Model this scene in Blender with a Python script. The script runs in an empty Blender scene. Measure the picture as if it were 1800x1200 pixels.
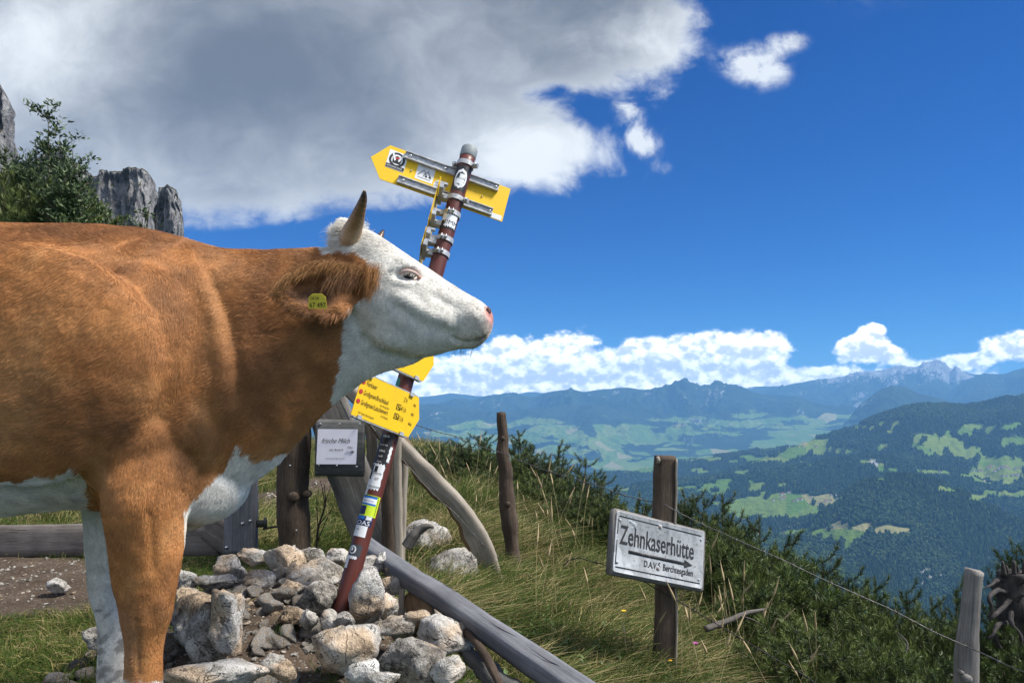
import bpy, bmesh, math, random
import numpy as np
from mathutils import Vector, Matrix

SC = bpy.context.scene
COL = SC.collection
F = 1300.0                      # focal length in photo pixels (1800 wide)
HZ = 700.0                      # photo row of the horizon
def P(px, py, d):
    return np.array([(px - 900.0) * d / F, d, (HZ - py) * d / F])

# ------------------------------------------------------------------ camera
cam_d = bpy.data.cameras.new('camera')
cam_d.sensor_width = 36.0
cam_d.lens = 26.0
cam_d.shift_y = 100.0 / 1800.0
cam_d.clip_start = 0.05
cam_d.clip_end = 200000.0
cam = bpy.data.objects.new('camera', cam_d)
COL.objects.link(cam)
cam.rotation_euler = (math.radians(90), 0, 0)
SC.camera = cam

# ------------------------------------------------------------------ node helper
class V:
    """a node socket with arithmetic"""
    def __init__(s, nt, sock): s.nt = nt; s.s = sock
    def _m(s, op, *a, clamp=False):
        n = s.nt.nodes.new('ShaderNodeMath'); n.operation = op; n.use_clamp = clamp
        for i, x in enumerate((s,) + a):
            if isinstance(x, V): s.nt.links.new(x.s, n.inputs[i])
            else: n.inputs[i].default_value = x
        return V(s.nt, n.outputs[0])
    def __add__(s, o): return s._m('ADD', o)
    __radd__ = __add__
    def __sub__(s, o): return s._m('SUBTRACT', o)
    def __rsub__(s, o): return (s * -1.0) + o
    def __mul__(s, o): return s._m('MULTIPLY', o)
    __rmul__ = __mul__
    def __truediv__(s, o): return s._m('DIVIDE', o)
    def max(s, o): return s._m('MAXIMUM', o)
    def min(s, o): return s._m('MINIMUM', o)
    def clamp(s): return s._m('ADD', 0.0, clamp=True)
    def exp(s): return s._m('EXPONENT')
    def pow(s, o): return s._m('POWER', o)
    def sqrt(s): return s._m('SQRT')
    def abs(s): return s._m('ABSOLUTE')
    def sin(s): return s._m('SINE')
    def step(s, a, b, lo=0.0, hi=1.0):
        n = s.nt.nodes.new('ShaderNodeMapRange'); n.interpolation_type = 'SMOOTHSTEP'
        s.nt.links.new(s.s, n.inputs[0])
        n.inputs[1].default_value = a; n.inputs[2].default_value = b
        n.inputs[3].default_value = lo; n.inputs[4].default_value = hi
        return V(s.nt, n.outputs[0])

class G:
    def __init__(s, nt): s.nt = nt
    def node(s, t, **kw):
        n = s.nt.nodes.new(t)
        for k, v in kw.items(): setattr(n, k, v)
        return n
    def put(s, n, name, v):
        i = n.inputs[name]
        if isinstance(v, V): s.nt.links.new(v.s, i)
        elif v is not None: i.default_value = v
    def xyz(s, a, b, c):
        n = s.node('ShaderNodeCombineXYZ')
        for i, v in enumerate((a, b, c)): s.put(n, i, v)
        return V(s.nt, n.outputs[0])
    def split(s, v):
        n = s.node('ShaderNodeSeparateXYZ'); s.put(n, 0, v)
        return [V(s.nt, o) for o in n.outputs]
    def coord(s, which='Object'):
        return V(s.nt, s.node('ShaderNodeTexCoord').outputs[which])
    def scale(s, vec, sx, sy=None, sz=None, off=(0, 0, 0)):
        n = s.node('ShaderNodeMapping'); s.put(n, 0, vec)
        n.inputs['Scale'].default_value = (sx, sx if sy is None else sy, sx if sz is None else sz)
        n.inputs['Location'].default_value = off
        return V(s.nt, n.outputs[0])
    def noise(s, vec, scale=1.0, detail=4.0, rough=0.5, dist=0.0, lac=2.0, color=False, dim='3D'):
        n = s.node('ShaderNodeTexNoise', noise_dimensions=dim); s.put(n, 'Vector', vec)
        n.inputs['Scale'].default_value = scale; n.inputs['Detail'].default_value = detail
        n.inputs['Roughness'].default_value = rough; n.inputs['Distortion'].default_value = dist
        n.inputs['Lacunarity'].default_value = lac
        return V(s.nt, n.outputs[1 if color else 0])
    def voro(s, vec, scale=1.0, feature='F1', out='Distance', detail=0.0, rough=0.5, rand=1.0, smooth=None, dim='3D'):
        n = s.node('ShaderNodeTexVoronoi', feature=feature, voronoi_dimensions=dim); s.put(n, 'Vector', vec)
        n.inputs['Scale'].default_value = scale
        n.inputs['Detail'].default_value = detail; n.inputs['Roughness'].default_value = rough
        n.inputs['Randomness'].default_value = rand
        if smooth is not None: n.inputs['Smoothness'].default_value = smooth
        return V(s.nt, n.outputs[out])
    def attr(s, name, out='Color'):
        n = s.node('ShaderNodeAttribute', attribute_name=name)
        return V(s.nt, n.outputs[out])
    def ramp(s, v, stops):
        n = s.node('ShaderNodeValToRGB'); s.put(n, 0, v)
        e = n.color_ramp.elements
        while len(e) < len(stops): e.new(0.5)
        for k, (p, c) in enumerate(stops):
            e[k].position = p; e[k].color = tuple(c) + (1.0,) if len(c) == 3 else c
        return V(s.nt, n.outputs[0])
    def mix(s, f, a, b, mode='MIX'):
        n = s.node('ShaderNodeMix', data_type='RGBA', blend_type=mode)
        n.clamp_factor = True
        s.put(n, 0, f)
        for i, v in ((6, a), (7, b)):
            if isinstance(v, V): s.nt.links.new(v.s, n.inputs[i])
            else: n.inputs[i].default_value = tuple(v) + (1.0,) if len(v) == 3 else v
        return V(s.nt, n.outputs[2])
    def bump(s, h, strength=0.3, dist=0.01, normal=None):
        n = s.node('ShaderNodeBump'); s.put(n, 'Height', h)
        n.inputs['Strength'].default_value = strength; n.inputs['Distance'].default_value = dist
        if normal is not None: s.put(n, 'Normal', normal)
        return V(s.nt, n.outputs[0])

# ------------------------------------------------------------------ world: sky with clouds
SUN_EL, SUN_AZ = math.radians(52), math.radians(97)       # azimuth measured from the view direction towards the right
world = bpy.data.worlds.new('World'); SC.world = world
world.use_nodes = True
nt = world.node_tree; nt.nodes.clear()
g = G(nt)
sky = g.node('ShaderNodeTexSky', sky_type='NISHITA')
sky.sun_disc = False
sky.sun_elevation = SUN_EL; sky.sun_rotation = SUN_AZ
sky.altitude = 1700; sky.air_density = 1.0; sky.dust_density = 0.25; sky.ozone_density = 2.5
hs = g.node('ShaderNodeHueSaturation'); hs.inputs['Saturation'].default_value = 1.28; hs.inputs['Hue'].default_value = 0.497
nt.links.new(sky.outputs[0], hs.inputs['Color'])
bg_sky = g.node('ShaderNodeBackground'); bg_sky.inputs[1].default_value = 0.05
tint = g.mix(1.0, V(nt, hs.outputs[0]), (0.15, 0.50, 0.92), 'MULTIPLY'); g.put(bg_sky, 0, tint)
D = g.coord('Generated')
dx, dy, dz = g.split(D)
dyc = dy.max(0.06)
cu, cv = dx / dyc, dz / dyc                      # direction in units of the tangent, straight ahead = 0
front = dy.step(0.06, 0.25)
def blob(px, py, rx, ry, w):
    a = (cu - (px - 900) / F) * (F / rx); b = (cv - (HZ - py) / F) * (F / ry)
    return ((a * a + b * b) * -1.0).exp() * w
def total(lst):
    t = blob(*lst[0])
    for q in lst[1:]: t = t + blob(*q)
    return t
nv = g.xyz(cu, cv * 1.25, 3.7)
warp = g.noise(nv, 5.0, 2.0, 0.55, color=True, dim='2D')
nw = g.node('ShaderNodeVectorMath', operation='MULTIPLY_ADD')
g.put(nw, 0, warp); nw.inputs[1].default_value = (0.10, 0.10, 0.10); g.put(nw, 2, nv)
nvw = V(nt, nw.outputs[0])
n1 = g.noise(nvw, 4.6, 6.0, 0.60, dim='2D')
n2 = g.noise(nvw, 13.0, 6.0, 0.66, dim='2D')
big = total([(40, 60, 330, 290, 1.25), (400, 150, 330, 230, 1.2), (780, 50, 300, 150, 1.25), (1060, 70, 150, 85, .85),
             (330, 235, 300, 88, .85), (610, 265, 230, 78, .75), (975, 262, 105, 70, 1.15), (860, 240, 90, 100, .5), (1165, 40, 90, 70, .45), (300, -320, 900, 330, 1.5),
             (850, -200, 420, 170, 1.2), (-500, 100, 500, 420, 1.2),
             (965, 163, 62, 20, -.75), (1060, 190, 50, 30, -.35), (760, 400, 120, 40, -.3), (440, 430, 240, 48, -.55), (1300, -40, 110, 200, -.6)])
wisps = total([(1312, 108, 50, 30, .75), (1350, 130, 45, 34, .35), (1372, 76, 46, 16, .5), (1402, 62, 22, 12, .25), (1098, 190, 24, 34, .5), (1118, 235, 22, 40, .6), (1138, 256, 30, 24, .5), (1165, 296, 20, 14, .32), (1225, 60, 26, 40, .3)])
Fb = big + (n1 - 0.5) * 1.4 + (n2 - 0.5) * 1.15
a_big = Fb.step(0.16, 0.92) * big.step(0.04, 0.30)
Fw = wisps * (1.0 + (n2 - 0.5) * 2.6) + ((n2 - 0.5) * 0.5 + (n1 - 0.5) * 0.3) * wisps.step(0.05, 0.3)
a_w = Fw.step(0.10, 0.75) * 0.9
bright = total([(975, 265, 120, 75, .75), (890, 300, 70, 60, .2), (30, 60, 150, 130, .30), (1090, 95, 140, 90, .26), (1320, 112, 110, 70, .62), (1125, 235, 60, 90, .5), (560, 110, 230, 110, -.10), (250, 330, 200, 50, .06), (640, 300, 160, 60, .10), (1180, 40, 90, 60, .2)])
thin = Fb.step(0.40, 1.25, 0.22, 0.0)
n4 = g.noise(nv, 2.3, 3.0, 0.5, dim='2D')
lum = (bright * (1.0 + (n2 - 0.5) * 1.1) + thin + 0.20 + (n1 - 0.5) * 0.62 + (n4 - 0.5) * 0.60 + (n2 - 0.5) * 0.16)
c_big = g.mix(lum.step(-0.08, 0.88), (0.080, 0.092, 0.114), (0.42, 0.44, 0.455))
# cumulus bank along the horizon
bank = [(950, 632, 95, 52, .80), (1010, 618, 40, 30, .35), (870, 648, 60, 38, .50), (780, 664, 80, 34, .55), (1085, 645, 55, 26, .40), (1140, 628, 62, 30, .62), (1290, 622, 88, 34, .85), (1215, 622, 40, 26, .35), (1350, 606, 36, 20, .5),
        (1530, 590, 26, 24, .85), (1490, 606, 26, 18, .6), (1562, 620, 34, 14, .5), (1520, 622, 50, 18, .6), (1790, 608, 60, 22, .8), (1690, 634, 60, 14, .45), (1630, 642, 60, 12, .35), (1440, 657, 150, 13, .34), (1240, 662, 200, 18, .44),
        (1000, 676, 340, 28, .50), (1500, 674, 460, 20, .42), (600, 664, 160, 40, .5), (1900, 640, 100, 40, .5)]
def cumulus(ou, ov):
    q = g.xyz(cu + ou, (cv + ov) * 1.5, 1.3)
    v1 = g.voro(q, 44.0, 'F1', detail=2.0, rough=0.6, dim='2D')
    m1 = g.noise(q, 12.0, 4.0, 0.52, dim='2D')
    return (0.45 - v1) * 0.20 + (m1 - 0.5) * 1.0, (0.45 - v1) * 0.42 + (m1 - 0.5) * 0.95
cshape = total(bank)
c0, h0 = cumulus(0.0, 0.0)
c1, h1 = cumulus(0.006, 0.011)
Fc = cshape * 1.22 + c0 * 0.95
a_c = Fc.step(0.22, 0.50) * cshape.step(0.10, 0.26)
shade = ((h0 - h1) * 1.7 + 0.56 + (Fc - 0.8).max(0.0) * -0.22)
base_grey = total([(960, 662, 120, 14, .26), (1290, 646, 80, 10, .30), (1515, 627, 40, 10, .32), (1150, 650, 70, 10, .18), (870, 672, 80, 10, .2), (1520, 610, 25, 16, .18), (1790, 628, 50, 8, .2)])
shade = (shade - base_grey).clamp()
c_c = g.mix(shade.step(0.0, 1.0), (0.46, 0.485, 0.53), (1.12, 1.12, 1.12))
# scattered clouds over the rest of the sky dome; unseen, brightened to fill shaded sides
dzc = dz.max(0.10)
q = g.xyz(dx / dzc * 0.55, dy / dzc * 0.55, 9.1)
n3 = g.noise(q, 1.6, 3.0, 0.58, dim='2D')
a_r = n3.step(0.42, 0.56) * dz.step(0.02, 0.12) * (1.0 - dy.step(-0.10, 0.25))
alpha = a_big.max(a_w) * front
bg_b = g.node('ShaderNodeBackground'); g.put(bg_b, 0, c_big); bg_b.inputs[1].default_value = 1.0
bg_c = g.node('ShaderNodeBackground'); g.put(bg_c, 0, c_c); bg_c.inputs[1].default_value = 1.0
bg_r = g.node('ShaderNodeBackground'); bg_r.inputs[0].default_value = (0.56, 0.59, 0.63, 1); bg_r.inputs[1].default_value = 1.0
def mixsh(f, a, b):
    n = g.node('ShaderNodeMixShader'); g.put(n, 0, f)
    nt.links.new(a, n.inputs[1]); nt.links.new(b, n.inputs[2]); return n.outputs[0]
o = mixsh(alpha, bg_sky.outputs[0], bg_b.outputs[0])
o = mixsh(a_c * front, o, bg_c.outputs[0])
o = mixsh(a_r, o, bg_r.outputs[0])
wo = g.node('ShaderNodeOutputWorld'); nt.links.new(o, wo.inputs[0])
world.cycles.sampling_method = 'MANUAL'; world.cycles.sample_map_resolution = 512

# ------------------------------------------------------------------ sun, exposure, render settings
sd = bpy.data.lights.new('sun', 'SUN'); sd.energy = 3.2; sd.angle = math.radians(12.0); sd.color = (1.0, 0.95, 0.87)
sun = bpy.data.objects.new('sun', sd); COL.objects.link(sun)
sdir = Vector((math.cos(SUN_EL) * math.sin(SUN_AZ), math.cos(SUN_EL) * math.cos(SUN_AZ), math.sin(SUN_EL)))
sun.rotation_euler = sdir.to_track_quat('Z', 'Y').to_euler()
sun.location = sdir * 50
SC.view_settings.view_transform = 'Standard'; SC.view_settings.look = 'None'
SC.view_settings.exposure = 1.2; SC.view_settings.gamma = 1.0; SC.view_settings.use_curve_mapping = False
SC.render.engine = 'CYCLES'
SC.cycles.use_denoising = True
SC.cycles.max_bounces = 6; SC.cycles.diffuse_bounces = 3; SC.cycles.glossy_bounces = 2; SC.cycles.transmission_bounces = 2
SC.cycles.volume_bounces = 1; SC.cycles.sample_clamp_direct = 2.0; SC.cycles.sample_clamp_indirect = 2.0; SC.cycles.transparent_max_bounces = 6
SC.cycles.use_adaptive_sampling = True; SC.cycles.adaptive_threshold = 0.015
SC.cycles_curves.shape = 'RIBBONS'; SC.cycles_curves.subdivisions = 2

# ------------------------------------------------------------------ numpy noise
def _hash(ix, iy, iz, seed):
    h = (ix.astype(np.int64) * 374761393 + iy.astype(np.int64) * 668265263 + iz.astype(np.int64) * 2147483647 + seed * 1274126177) & 0xffffffff
    h = ((h ^ (h >> 13)) * 1274126177) & 0xffffffff
    h = ((h ^ (h >> 16)) * 2246822519) & 0xffffffff
    h = h ^ (h >> 15)
    return (h & 0xffffff).astype(np.float64) / 0x7fffff - 1.0
def vnoise(p, seed=0):
    p = np.asarray(p, float)
    i = np.floor(p); f = p - i; i = i.astype(np.int64)
    w = f * f * f * (f * (f * 6 - 15) + 10)
    r = 0
    for a in (0, 1):
        wa = w[:, 0] if a else 1 - w[:, 0]
        for b in (0, 1):
            wb = w[:, 1] if b else 1 - w[:, 1]
            for c in (0, 1):
                wc = w[:, 2] if c else 1 - w[:, 2]
                r = r + wa * wb * wc * _hash(i[:, 0] + a, i[:, 1] + b, i[:, 2] + c, seed)
    return r
def fbm(p, oct=4, seed=0, gain=0.5, ridged=False):
    p = np.asarray(p, float)
    if p.shape[1] == 2: p = np.c_[p, np.zeros(len(p))]
    s = 0; a = 1.0; t = 0
    for k in range(oct):
        n = vnoise(p * (2.03 ** k) + 17.3 * k, seed + k)
        if ridged: n = 1 - 2 * np.abs(n)
        s = s + a * n; t += a; a *= gain
    return s / t
def sstep(x, a, b):
    t = np.clip((x - a) / (b - a), 0, 1); return t * t * (3 - 2 * t)

# ------------------------------------------------------------------ objects
def link(o): COL.objects.link(o); return o
def tag(o, label=None, cat=None, group=None, kind=None):
    if label: o['label'] = label
    if cat: o['category'] = cat
    if group: o['group'] = group
    if kind: o['kind'] = kind
    return o
def origin(o):
    v = np.zeros(3)
    while o is not None:
        v = v + np.array(o.location); o = o.parent
    return v
def thing(name, label, cat, loc=(0, 0, 0), group=None):
    o = bpy.data.objects.new(name, None); o.empty_display_size = 0.1
    o.location = tuple(float(c) for c in loc); link(o)
    return tag(o, label, cat, group)
def raw_mesh(name, verts, faces, mat=None, smooth=True, uv=None, col=None):
    """verts (N,3); faces list of tuples or int array (M,k); uv per loop; col per vertex RGB"""
    me = bpy.data.meshes.new(name)
    verts = np.asarray(verts, np.float32)
    if isinstance(faces, np.ndarray):
        m, k = faces.shape
        me.vertices.add(len(verts)); me.vertices.foreach_set('co', verts.ravel())
        me.loops.add(m * k); me.loops.foreach_set('vertex_index', faces.astype(np.int32).ravel())
        me.polygons.add(m); me.polygons.foreach_set('loop_start', np.arange(0, m * k, k, dtype=np.int32))
        me.polygons.foreach_set('loop_total', np.full(m, k, np.int32))
        me.update(calc_edges=True)
    else:
        me.from_pydata([tuple(map(float, v)) for v in verts], [], faces); me.update()
    if smooth is not None:
        me.polygons.foreach_set('use_smooth', np.full(len(me.polygons), bool(smooth)))
    if uv is not None:
        l = me.uv_layers.new(name='UVMap'); l.data.foreach_set('uv', np.asarray(uv, np.float32).ravel())
    if col is not None:
        c = np.ones((len(verts), 4), np.float32); c[:, :3] = col
        a = me.attributes.new('col', 'FLOAT_COLOR', 'POINT'); a.data.foreach_set('color', c.ravel())
    if mat: me.materials.append(mat)
    return me
def obj(name, me, parent=None, loc=None):
    """mesh with world coordinates -> object whose origin is loc (or the parent's origin)"""
    o = bpy.data.objects.new(name, me)
    base = origin(parent) if parent is not None else np.zeros(3)
    off = base if loc is None else np.asarray(loc, float)
    me.transform(Matrix.Translation(Vector(-off)))
    o.location = tuple(off - base)
    if parent is not None: o.parent = parent
    return link(o)
def M(name, fn, disp=None):
    m = bpy.data.materials.new(name); m.use_nodes = True
    nt = m.node_tree; nt.nodes.clear(); gg = G(nt)
    b = gg.node('ShaderNodeBsdfPrincipled')
    out = gg.node('ShaderNodeOutputMaterial'); nt.links.new(b.outputs[0], out.inputs[0])
    d = fn(gg) or {}
    for k, v in d.items():
        if isinstance(v, tuple) and len(v) == 3 and 'Color' in k: v = v + (1.0,)
        gg.put(b, k, v)
    return m
def flat(name, c, rough=0.6, metal=0.0, spec=0.4):
    return M(name, lambda g: {'Base Color': tuple(c), 'Roughness': rough, 'Metallic': metal, 'Specular IOR Level': spec})

def unit(v):
    v = np.asarray(v, float); return v / np.linalg.norm(v)
def frames(pts, up=(0, 0, 1)):
    pts = np.asarray(pts, float); T = np.gradient(pts, axis=0)
    T /= np.linalg.norm(T, axis=1)[:, None]
    up = np.asarray(up, float)
    if abs(T[0] @ up) > 0.95: up = np.array([0, 1.0, 0])
    A = np.zeros_like(T); B = np.zeros_like(T); prev = up
    for i in range(len(T)):
        a = np.cross(prev, T[i]); a /= np.linalg.norm(a); b = np.cross(T[i], a)
        A[i] = a; B[i] = b; prev = b
    return T, A, B
def resample(pts, n):
    pts = np.asarray(pts, float)
    if len(pts) == 2:
        return pts[0] + (pts[1] - pts[0]) * np.linspace(0, 1, n)[:, None]
    t = np.r_[0, np.cumsum(np.linalg.norm(np.diff(pts[:, :3], axis=0), axis=1))]; t /= t[-1]
    # Catmull-Rom through the points
    q = np.linspace(0, 1, n); out = np.zeros((n, pts.shape[1]))
    k = np.clip(np.searchsorted(t, q, side='right') - 1, 0, len(t) - 2)
    tan = np.gradient(pts, t, axis=0)
    h = (t[k + 1] - t[k]); s = (q - t[k]) / h
    s = s[:, None]; h = h[:, None]
    return (2 * s**3 - 3 * s**2 + 1) * pts[k] + (s**3 - 2 * s**2 + s) * h * tan[k] + (-2 * s**3 + 3 * s**2) * pts[k + 1] + (s**3 - s**2) * h * tan[k + 1]
def tube_data(pts, rad, seg=12, rings=None, flat_=1.0, up=(0, 0, 1), rough=0.0, seed=0, rfreq=12.0, cap=True, shape=None):
    """swept tube -> verts, faces(list), uv. rad scalar / per point; flat_ squashes the B axis; shape(theta)->(a,b) replaces the circle"""
    pts = np.asarray(pts, float)
    rad = np.broadcast_to(np.asarray(rad, float), (len(pts),))
    if rings:
        pr = resample(np.c_[pts, rad], rings); pts, rad = pr[:, :3], np.maximum(pr[:, 3], 1e-4)
    n = len(pts); T, A, B = frames(pts, up)
    th = np.arange(seg) * 2 * np.pi / seg
    if shape is None: ca, cb = np.cos(th), np.sin(th) * flat_
    else:
        ca, cb = shape(th)
    v = pts[:, None] + rad[:, None, None] * (ca[None, :, None] * A[:, None] + cb[None, :, None] * B[:, None])
    v = v.reshape(-1, 3)
    if rough:
        c = np.repeat(pts, seg, axis=0); dirv = v - c; ln = np.linalg.norm(dirv, axis=1)[:, None] + 1e-9
        v = v + dirv / ln * (fbm(v * rfreq, 4, seed) * rough)[:, None]
    L = np.r_[0, np.cumsum(np.linalg.norm(np.diff(pts, axis=0), axis=1))]
    faces = []; uv = []
    per = 2 * np.pi * rad.mean()
    for i in range(n - 1):
        for j in range(seg):
            k = (j + 1) % seg
            faces.append((i * seg + j, i * seg + k, (i + 1) * seg + k, (i + 1) * seg + j))
            u0, u1 = per * j / seg, per * (j + 1) / seg
            uv += [(L[i], u0), (L[i], u1), (L[i + 1], u1), (L[i + 1], u0)]
    if cap:
        for base, rev in ((0, True), ((n - 1) * seg, False)):
            f = [base + j for j in range(seg)]
            if rev: f = f[::-1]
            faces.append(tuple(f))
            uv += [(0.02 * math.cos(2 * math.pi * j / seg) , 0.02 * math.sin(2 * math.pi * j / seg)) for j in range(seg)]
    return v, faces, uv
def join(parts):
    V_, F_, U_ = [], [], []; o = 0
    for v, f, u in parts:
        V_.append(np.asarray(v)); F_ += [tuple(i + o for i in q) for q in f]; U_ += list(u); o += len(v)
    return np.concatenate(V_), F_, U_
def mk(name, data, mat, smooth=True):
    v, f, u = data
    return raw_mesh(name, v, f, mat, smooth, uv=u)
def sq(k=0.25):
    """rounded square outline for beams"""
    def s(th):
        c, n = np.cos(th), np.sin(th)
        m = (np.abs(c) ** (1 / k) + np.abs(n) ** (1 / k)) ** (-k)
        return c * m, n * m
    return s
def plank_data(a, b, w, t, normal, seg=20, rings=24, rough=0.002, seed=0, wob=0.0, taper=1.0, rfreq=14.0, ends=0.0):
    """rough-sawn plank from a to b; w across, t through along `normal`"""
    a = np.asarray(a, float); b = np.asarray(b, float)
    T = unit(b - a); Nn = np.asarray(normal, float); Nn = unit(Nn - T * (Nn @ T)); W = np.cross(Nn, T)
    s = np.linspace(0, 1, rings); L = np.linalg.norm(b - a)
    th = (np.arange(seg) + 0.5) * 2 * np.pi / seg
    c, n = sq(0.12)(th)
    v = []
    for i, q in enumerate(s):
        wf = (1 + (taper - 1) * q)
        off = wob * math.sin(q * 5 + seed) + wob * 0.5 * math.sin(q * 11 + seed * 2)
        v.append(a + T * L * q + W * (c * w / 2 * wf)[:, None] + W * off + Nn * (n * t / 2)[:, None])
    v = np.concatenate(v)
    ctr = np.repeat(a + T * (L * s)[:, None], seg, axis=0)
    along = (v - a) @ T
    pn = np.c_[along * 2.0, (v - ctr) @ W * rfreq * 2, (v - ctr) @ Nn * rfreq * 2] + seed * 3.1
    dv = (v - ctr); dv /= np.linalg.norm(dv, axis=1)[:, None]
    v = v + dv * (fbm(pn, 4, seed) * rough)[:, None] + W[None] * (fbm(np.c_[along * 9, along * 0, along * 0], 3, seed + 5) * rough * 0.8)[:, None]
    if ends:
        e0 = np.repeat((s == 0) | (s == 1), seg)
        v[e0] += T * (fbm(v[e0] * 40, 2, seed) * ends)[:, None]
    faces, uv = [], []
    per = 2 * (w + t)
    for i in range(rings - 1):
        for j in range(seg):
            k = (j + 1) % seg
            faces.append((i * seg + j, i * seg + k, (i + 1) * seg + k, (i + 1) * seg + j))
            uv += [(s[i] * L, per * j / seg), (s[i] * L, per * (j + 1) / seg), (s[i + 1] * L, per * (j + 1) / seg), (s[i + 1] * L, per * j / seg)]
    for base, rev in ((0, True), ((rings - 1) * seg, False)):
        f = [base + j for j in range(seg)]
        faces.append(tuple(f[::-1] if rev else f))
        uv += [(c[j] * .02, n[j] * .02) for j in range(seg)]
    return v, faces, uv
def box_data(c, ax, ay, az, hx, hy, hz):
    """box with centre c, unit axes and half sizes"""
    c = np.asarray(c, float); X, Y, Z = np.asarray(ax) * hx, np.asarray(ay) * hy, np.asarray(az) * hz
    v = [c + sx * X + sy * Y + sz * Z for sx in (-1, 1) for sy in (-1, 1) for sz in (-1, 1)]
    f = [(0, 1, 3, 2), (4, 6, 7, 5), (0, 4, 5, 1), (2, 3, 7, 6), (0, 2, 6, 4), (1, 5, 7, 3)]
    return np.array(v), f, [(0, 0), (1, 0), (1, 1), (0, 1)] * 6
def ico(sub):
    bm = bmesh.new(); bmesh.ops.create_icosphere(bm, subdivisions=sub, radius=1.0)
    v = np.array([q.co[:] for q in bm.verts]); f = np.array([[q.index for q in p.verts] for p in bm.faces]); bm.free()
    return v, f
def ball_data(c, r, sub=2):
    v, f = ico(sub); return np.asarray(c) + v * np.asarray(r), [tuple(q) for q in f], [(0, 0)] * (len(f) * 3)
def hair(name, roots_pts, radii, mat, cols=None, parent=None, sizes=None):
    """roots_pts (N,K,3) world positions, radii (N,K), cols (N,3)"""
    n, k = roots_pts.shape[:2]
    hc = bpy.data.hair_curves.new(name)
    hc.add_curves([k] * n)
    p = roots_pts.reshape(-1, 3).astype(np.float32)
    off = origin(parent) if parent is not None else np.zeros(3)
    p = p - off.astype(np.float32)
    hc.attributes['position'].data.foreach_set('vector', p.ravel())
    a = hc.attributes.get('radius') or hc.attributes.new('radius', 'FLOAT', 'POINT')
    a.data.foreach_set('value', np.ascontiguousarray(radii, np.float32).ravel())
    if cols is not None:
        c = np.ones((n, 4), np.float32); c[:, :3] = cols
        a = hc.attributes.new('col', 'FLOAT_COLOR', 'CURVE'); a.data.foreach_set('color', c.ravel())
    hc.materials.append(mat)
    o = bpy.data.objects.new(name, hc)
    if parent is not None: o.parent = parent
    return link(o)
RNG = np.random.default_rng(7)
# ------------------------------------------------------------------ near ground
EDGE = np.array([(14, -1.2), (9.5, -0.15), (7, .45), (6.1, .66), (5.0, .98), (4.3, 1.12), (3.9, 1.27), (3.4, 1.5), (2.8, 1.9), (1.0, 3.2), (-3.0, 5.5)])[::-1]
EDGE_N = np.array([(30, -5.0), (20, -3.0)])
def edge_x(y):
    e = np.concatenate([EDGE, EDGE_N[::-1]])
    return np.interp(y, e[:, 0], e[:, 1])
def gh(x, y, fine=True):
    x = np.atleast_1d(np.asarray(x, float)); y = np.atleast_1d(np.asarray(y, float))
    z = np.full(x.shape, -0.95)
    f = np.interp(y, [0, 4.6, 7, 12, 30], [1, 1, .55, .25, .1])
    z = z - 0.25 * f * np.logaddexp(0, (x + .75) * 4) / 4
    e = x - edge_x(y)
    z = z - 1.0 * np.logaddexp(0, (e - .15) * 5) / 5
    # rubble mound at the foot of the signpost
    mx, my = x + 0.80, y - 2.78
    r2 = (mx / .62) ** 2 + (my / .62) ** 2
    z = z + 0.25 * np.exp(-r2 ** 1.5)
    if fine:
        p = np.c_[x.ravel(), y.ravel()]
        z = z + (fbm(p * 1.3, 3, 3) * .05).reshape(x.shape) + (fbm(p * 7, 3, 9) * .014).reshape(x.shape)
    return z
def gh1(x, y): return float(gh([x], [y])[0])
def hit(px, py):
    """depth at which the sight line through a photo point meets the near ground"""
    d = np.linspace(1.2, 30, 3000); q = gh((px - 900) / F * d, d, False) - (HZ - py) / F * d
    i = np.nonzero(q > 0)[0]
    return float(d[i[0]]) if len(i) else 30.0

def path_mask(x, y):
    """bare trodden earth: 1 = earth, 0 = turf"""
    p = np.c_[x.ravel(), y.ravel()]
    n = (fbm(p * 1.7, 4, 21) * .55).reshape(x.shape)
    a = np.exp(-(((x + 2.9) / 1.25) ** 2 + ((y - 3.75) / .62) ** 2)) * 1.25
    b = np.exp(-(((x + 2.2) / .5) ** 2 + ((y - 7.6) / 1.5) ** 2)) * .95
    c = np.exp(-(((x + .80) / .62) ** 2 + ((y - 2.72) / .60) ** 2) ** 2) * 1.2
    d = np.exp(-(((x + 4.2) / 1.2) ** 2 + ((y - 5.5) / 2.0) ** 2)) * .8
    return sstep(np.maximum.reduce([a, b, c, d]) + n, .38, .62)

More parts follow.
